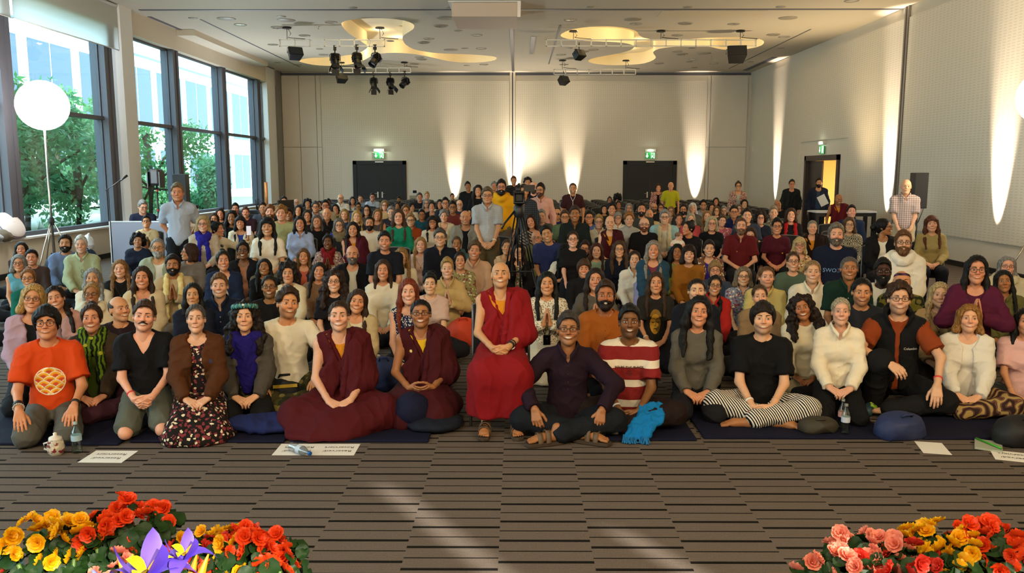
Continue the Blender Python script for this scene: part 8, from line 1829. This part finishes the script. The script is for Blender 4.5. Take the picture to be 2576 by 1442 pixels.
def cushion(x, y, r, h, lab, col='#12152e', z=.0):
    v, F = nets([ell((0, 0, h * .5), (r, r, h * .56)), fun(lambda P: .001 - P[:, 2], op=2, k=.02)], max(.012, r / 16)); v = wrinkle(v, F, .008, 22, 1); o = link('meditation_cushion', to_mesh('meditation_cushion', v, F, [cloth(col)])); o.location = (x, y, z); tag(o, lab, 'cushion', 'meditation cushions')
cushion(-.83, 6.36, .155, .25, 'round navy cushion standing in front of monk with black glasses', z=.022); cushion(-.66, 6.36, .24, .11, 'flat navy cushion lying beside the knee of monk with glasses', '#161a26', .0)
bag('cloth_bag', 2.93, 6.14, (.155, .13, .105), '#1c2850', 'blue stuffed bag on the carpet before man in quilted vest', 'bag', .0, 4, .2, .014)
v, F = nets([ell((0, 0, .05), (.30, .16, .055)), ell((.12, .05, .08), (.2, .12, .05)), ell((-.15, -.02, .07), (.16, .12, .05))], .014); v = wrinkle(v, F, .016, 24, 2); o = link('folded_blanket', to_mesh('folded_blanket', v, F, [cloth('#1a2350')])); o.location = (-1.92, 6.22, .02); tag(o, 'crumpled blue blanket beside woman with royal blue scarf', 'blanket')
e = bag('backpack', -2.02, 7.02, (.20, .17, .15), '#0d0f12', 'black backpack with a yellow notebook behind woman with blue scarf', 'backpack', 0, 5, .3); bx('notebook', (-.10, -.17, .19), (.10, -.15, .215), mat('notebook_yellow', '#c0a030', .6), e)
bag('sling_bag', -1.22, 7.5, (.16, .14, .17), '#1f2c55', 'blue bag beside red-haired woman behind the monks', 'bag', 0, 6); bag('bag', -.62, 9.55, (.20, .14, .17), '#d8421a', 'bright orange bag on the carpet behind monk with glasses', 'bag', 0, 7)
bag('pouch', 2.33, 6.22, (.13, .09, .058), '#2e2818', 'olive brown pouch on the mat beside man in striped trousers', 'bag', .022, 8); bag('tote', 2.55, 7.2, (.16, .12, .11), '#8a7c58', 'khaki cloth bundle behind man in striped trousers', 'bag', 0, 9)
bag('handbag', 3.78, 5.98, (.20, .13, .12), '#0b0b0d', 'black bag at the picture edge before woman in white cardigan', 'bag', 0, 10)
# --- bottles, jar, cup
def clear(nm, tint):
    def b(nt, bs):
        q = NB(nt); out = [n for n in nt.nodes if n.type == 'OUTPUT_MATERIAL'][0]; nt.nodes.remove(bs); t = q.n('ShaderNodeBsdfTransparent'); t.inputs[0].default_value = tint; g = q.n('ShaderNodeBsdfGlossy'); g.inputs['Roughness'].default_value = .06; lw = q.n('ShaderNodeLayerWeight'); lw.inputs[0].default_value = .35; m = q.n('ShaderNodeMixShader'); q.l(q.math('ADD', q.math('MULTIPLY', lw.outputs['Facing'], .55), .06), m.inputs[0]); q.l(t.outputs[0], m.inputs[1]); q.l(g.outputs[0], m.inputs[2]); q.l(m.outputs[0], out.inputs[0])
    return mat(nm, None, build=b)
pet, gl2 = clear('pet_plastic', (.80, .86, .92, 1)), clear('bottle_glass', (.70, .82, .76, 1))
def bottle(x, y, z, h, r, lab, glassm, cap_c, label_c, lying=None, grp=None):
    e = empty('bottle', (x, y, z), 0, lab, 'bottle', grp)
    if lying is not None: e.rotation_euler = (PI / 2, 0, lying)
    rib = [(r * (1 - .05 * (i % 2)), h * (.06 + .035 * i)) for i in range(8)]
    b = MB(); b.lathe([(r * .8, 0), (r, h * .03)] + rib + [(r, h * .40), (r, h * .60), (r * .85, h * .70), (r * .42, h * .84), (r * .36, h * .93)], 20); b.build('bottle_body', glassm, e)
    b = MB(); b.lathe([(r * .42, h * .92), (r * .42, h), (r * .3, h)], 14); b.build('bottle_cap', mat('cap_' + cap_c, cap_c, .4), e)
    if label_c: b = MB(); b.lathe([(r * 1.012, h * .40), (r * 1.012, h * .58)], 20); b.build('bottle_label', mat('label_' + label_c, label_c, .6), e)
bottle(-1.64, 5.80, .036, .24, .034, 'clear plastic water bottle with blue cap lying on the paper', pet, '#1c5aa8', '#b8c4d0', lying=.85)
bottle(-3.18, 5.76, 0, .23, .036, 'glass bottle with pale label standing before man in orange tee', gl2, '#8a9a90', '#9ab4c0')
for x, y, lab in ((2.55, 6.30, 'glass bottle with red and white label, farther of the pair by the olive pouch'), (2.52, 6.16, 'glass bottle with pale blue label, nearer of the pair by the olive pouch')): bottle(x, y, .022, .235, .033, lab, gl2, '#6a7068', '#c08a80' if 'red' in lab else '#b8c0d0', grp='glass bottles by the olive pouch')
for x, y, lab in ((2.58, 7.50, 'steel flask with black lid behind man in black tee'), (2.63, 7.62, 'second steel flask just behind the first flask')):
    e = empty('flask', (x, y, 0), label=lab, cat='flask', group='steel flasks'); b = MB(); b.lathe([(.034, 0), (.036, .02), (.036, .17), (.024, .21)], 16); b.build('flask_body', mat('steel', '#b0aca4', .25, .9), e); b = MB(); b.lathe([(.026, .21), (.026, .25), (.02, .255)], 14); b.build('flask_lid', blk, e)
e = empty('tea_jar', (-3.31, 5.72, 0), label='small flower-patterned glass teapot with lid on the carpet', cat='teapot'); b = MB(); b.lathe([(.04, 0), (.056, .02), (.06, .06), (.05, .10), (.042, .115)], 18); b.build('pot_body', cloth('#b8b09a~floral', .3), e); b = MB(); b.lathe([(.046, .115), (.042, .13), (.012, .142), (.014, .158), (.004, .164)], 16); b.build('pot_lid', mat('porcelain', '#d0c6b8', .3), e); b = MB(); b.tube([(-.05, 0, .09), (-.085, 0, .08), (-.085, 0, .04), (-.055, 0, .03)], .007, 7); b.build('pot_handle', mat('porcelain'), e)
e = empty('coffee_cup', (-1.44, 8.30, 0), label='dark paper cup with white lid behind the smiling monk', cat='cup'); b = MB(); b.lathe([(.03, 0), (.043, .13)], 18); b.build('cup_body', mat('cup_dark', '#15182a', .6), e); b = MB(); b.lathe([(.046, .13), (.046, .142), (.038, .15)], 18); b.build('cup_lid', mat('lid_white', '#dcd6ca', .4), e)
# --- papers
pap = mat('paper_white', '#e4e0d6', .7); ink = mat('print_ink', '#2a2622', .7)
def paper(x, y, w, h, rz, lab, txt=True, z=.001):
    e = empty('reserved_sheet' if txt else 'paper_card', (x, y, z), rz, lab, 'sign' if txt else 'paper', 'reserved signs on the carpet' if txt else None); b = MB(); b.box((-w / 2, -h / 2, 0), (w / 2, h / 2, .0012)); b.build('sheet', pap, e)
    if txt:
        for s, dy in (('Reserved/', -.035), ('Reserviert', .045)):
            me = text_mesh(s, .052); me.materials.append(ink); o = link('lettering', me, e); o.location = (0, dy, .0022); o.rotation_euler = (0, 0, PI)
    return e
paper(-2.91, 5.67, .31, .25, -.02, 'reserved sign lying in front of man with bushy moustache'); paper(-1.60, 5.83, .31, .25, .0, 'reserved sign partly under the plastic bottle'); paper(-1.305, 5.83, .28, .25, .0, 'reserved sign clear of the bottle, touching the monk\'s robe')
paper(3.06, 5.89, .19, .27, -.22, 'small blank white card on the carpet before the blue bag', False); paper(3.56, 5.70, .30, .22, -.35, 'reserved sign cut by the picture edge')
e = empty('notebook', (3.49, 5.93, 0), -.5, 'thin notebook with a bright green pen on the carpet', 'notebook'); b = MB(); b.box((-.09, -.12, 0), (.09, .12, .014)); b.build('notebook_cover', mat('notebook_grey', '#9aa08c', .5), e, .003); b = MB(); b.tube([(-.08, .10, .022), (.08, -.08, .022)], .007, 8); b.build('green_pen', mat('pen_green', '#3aa01c', .4), e)
# --- the turquoise cloth in the lap of the man in the striped tee
J = find('red and white striped')[1]; L = []
for i in range(6):
    x = .03 + .032 * i; L += [cap((x + .06, -.33 + .01 * i, .215), (x + .05, -.43, .17 - .006 * i), .020, k=.02), cap((x + .05, -.43, .17 - .006 * i), (x * 1.0 - .02, -.50 - .01 * (i % 2), .09), .020, k=.02), cap((x * 1.0 - .02, -.50 - .01 * (i % 2), .09), (x * .95 - .05, -.545, .035), .020, .024, k=.02)]
v, F = nets(L, .010); v = wrinkle(v, F, .014, 50, 1); v = v + V3(0, .0, .0); rw = find('red and white striped')[0]
e = empty('fringed_scarf', rw.location, rw.rotation_euler.z, 'bright turquoise fringed scarf in the hands of man in striped tee', 'scarf'); link('scarf_cloth', to_mesh('scarf_cloth', v, F, [cloth('#0a6fb0')]), e); b = MB(); rg = random.Random(4)
for i in range(46): x = rg.uniform(-.05, .14); y = -.575 - rg.uniform(0, .03); b.tube([(x, -.54, .045), (x + rg.uniform(-.01, .01), y, .028), (x + rg.uniform(-.02, .02), y - .04, .008)], .004, 5)
b.build('fringe', mat('fringe_blue', '#0e6ea8', .8), e)
# glasses hanging on a shirt, earphone cord
root, J, _, _, _ = find('glasses hanging'); tr = bvh(child(root, 'shirt')); o = link('hanging_glasses', glasses_mesh_obj := to_mesh('hanging_glasses', *glasses_mesh(1), [spec_m]), root); z = J['hz'] + .25; o.matrix_local = Matrix.Translation((0, (on_front(tr, 0, z) or -.12) + .085, z)) @ Matrix.Rotation(-.2, 4, 'X') @ Matrix.Rotation(PI / 2, 4, 'Y')
root, J, _, _, _ = find('white earphone cord'); nb = J['nb']; b = MB(); b.tube([nb + V3(-.075, 0, .12), nb + V3(-.05, -.09, -.02), nb + V3(0, -.13, -.12), nb + V3(.01, -.14, -.40)], .005, 5); b.tube([nb + V3(.075, 0, .12), nb + V3(.05, -.09, -.02), nb + V3(0, -.13, -.12)], .005, 5); b.build('earphone_cord', mat('cord_white', '#d8d4cc', .5), root)
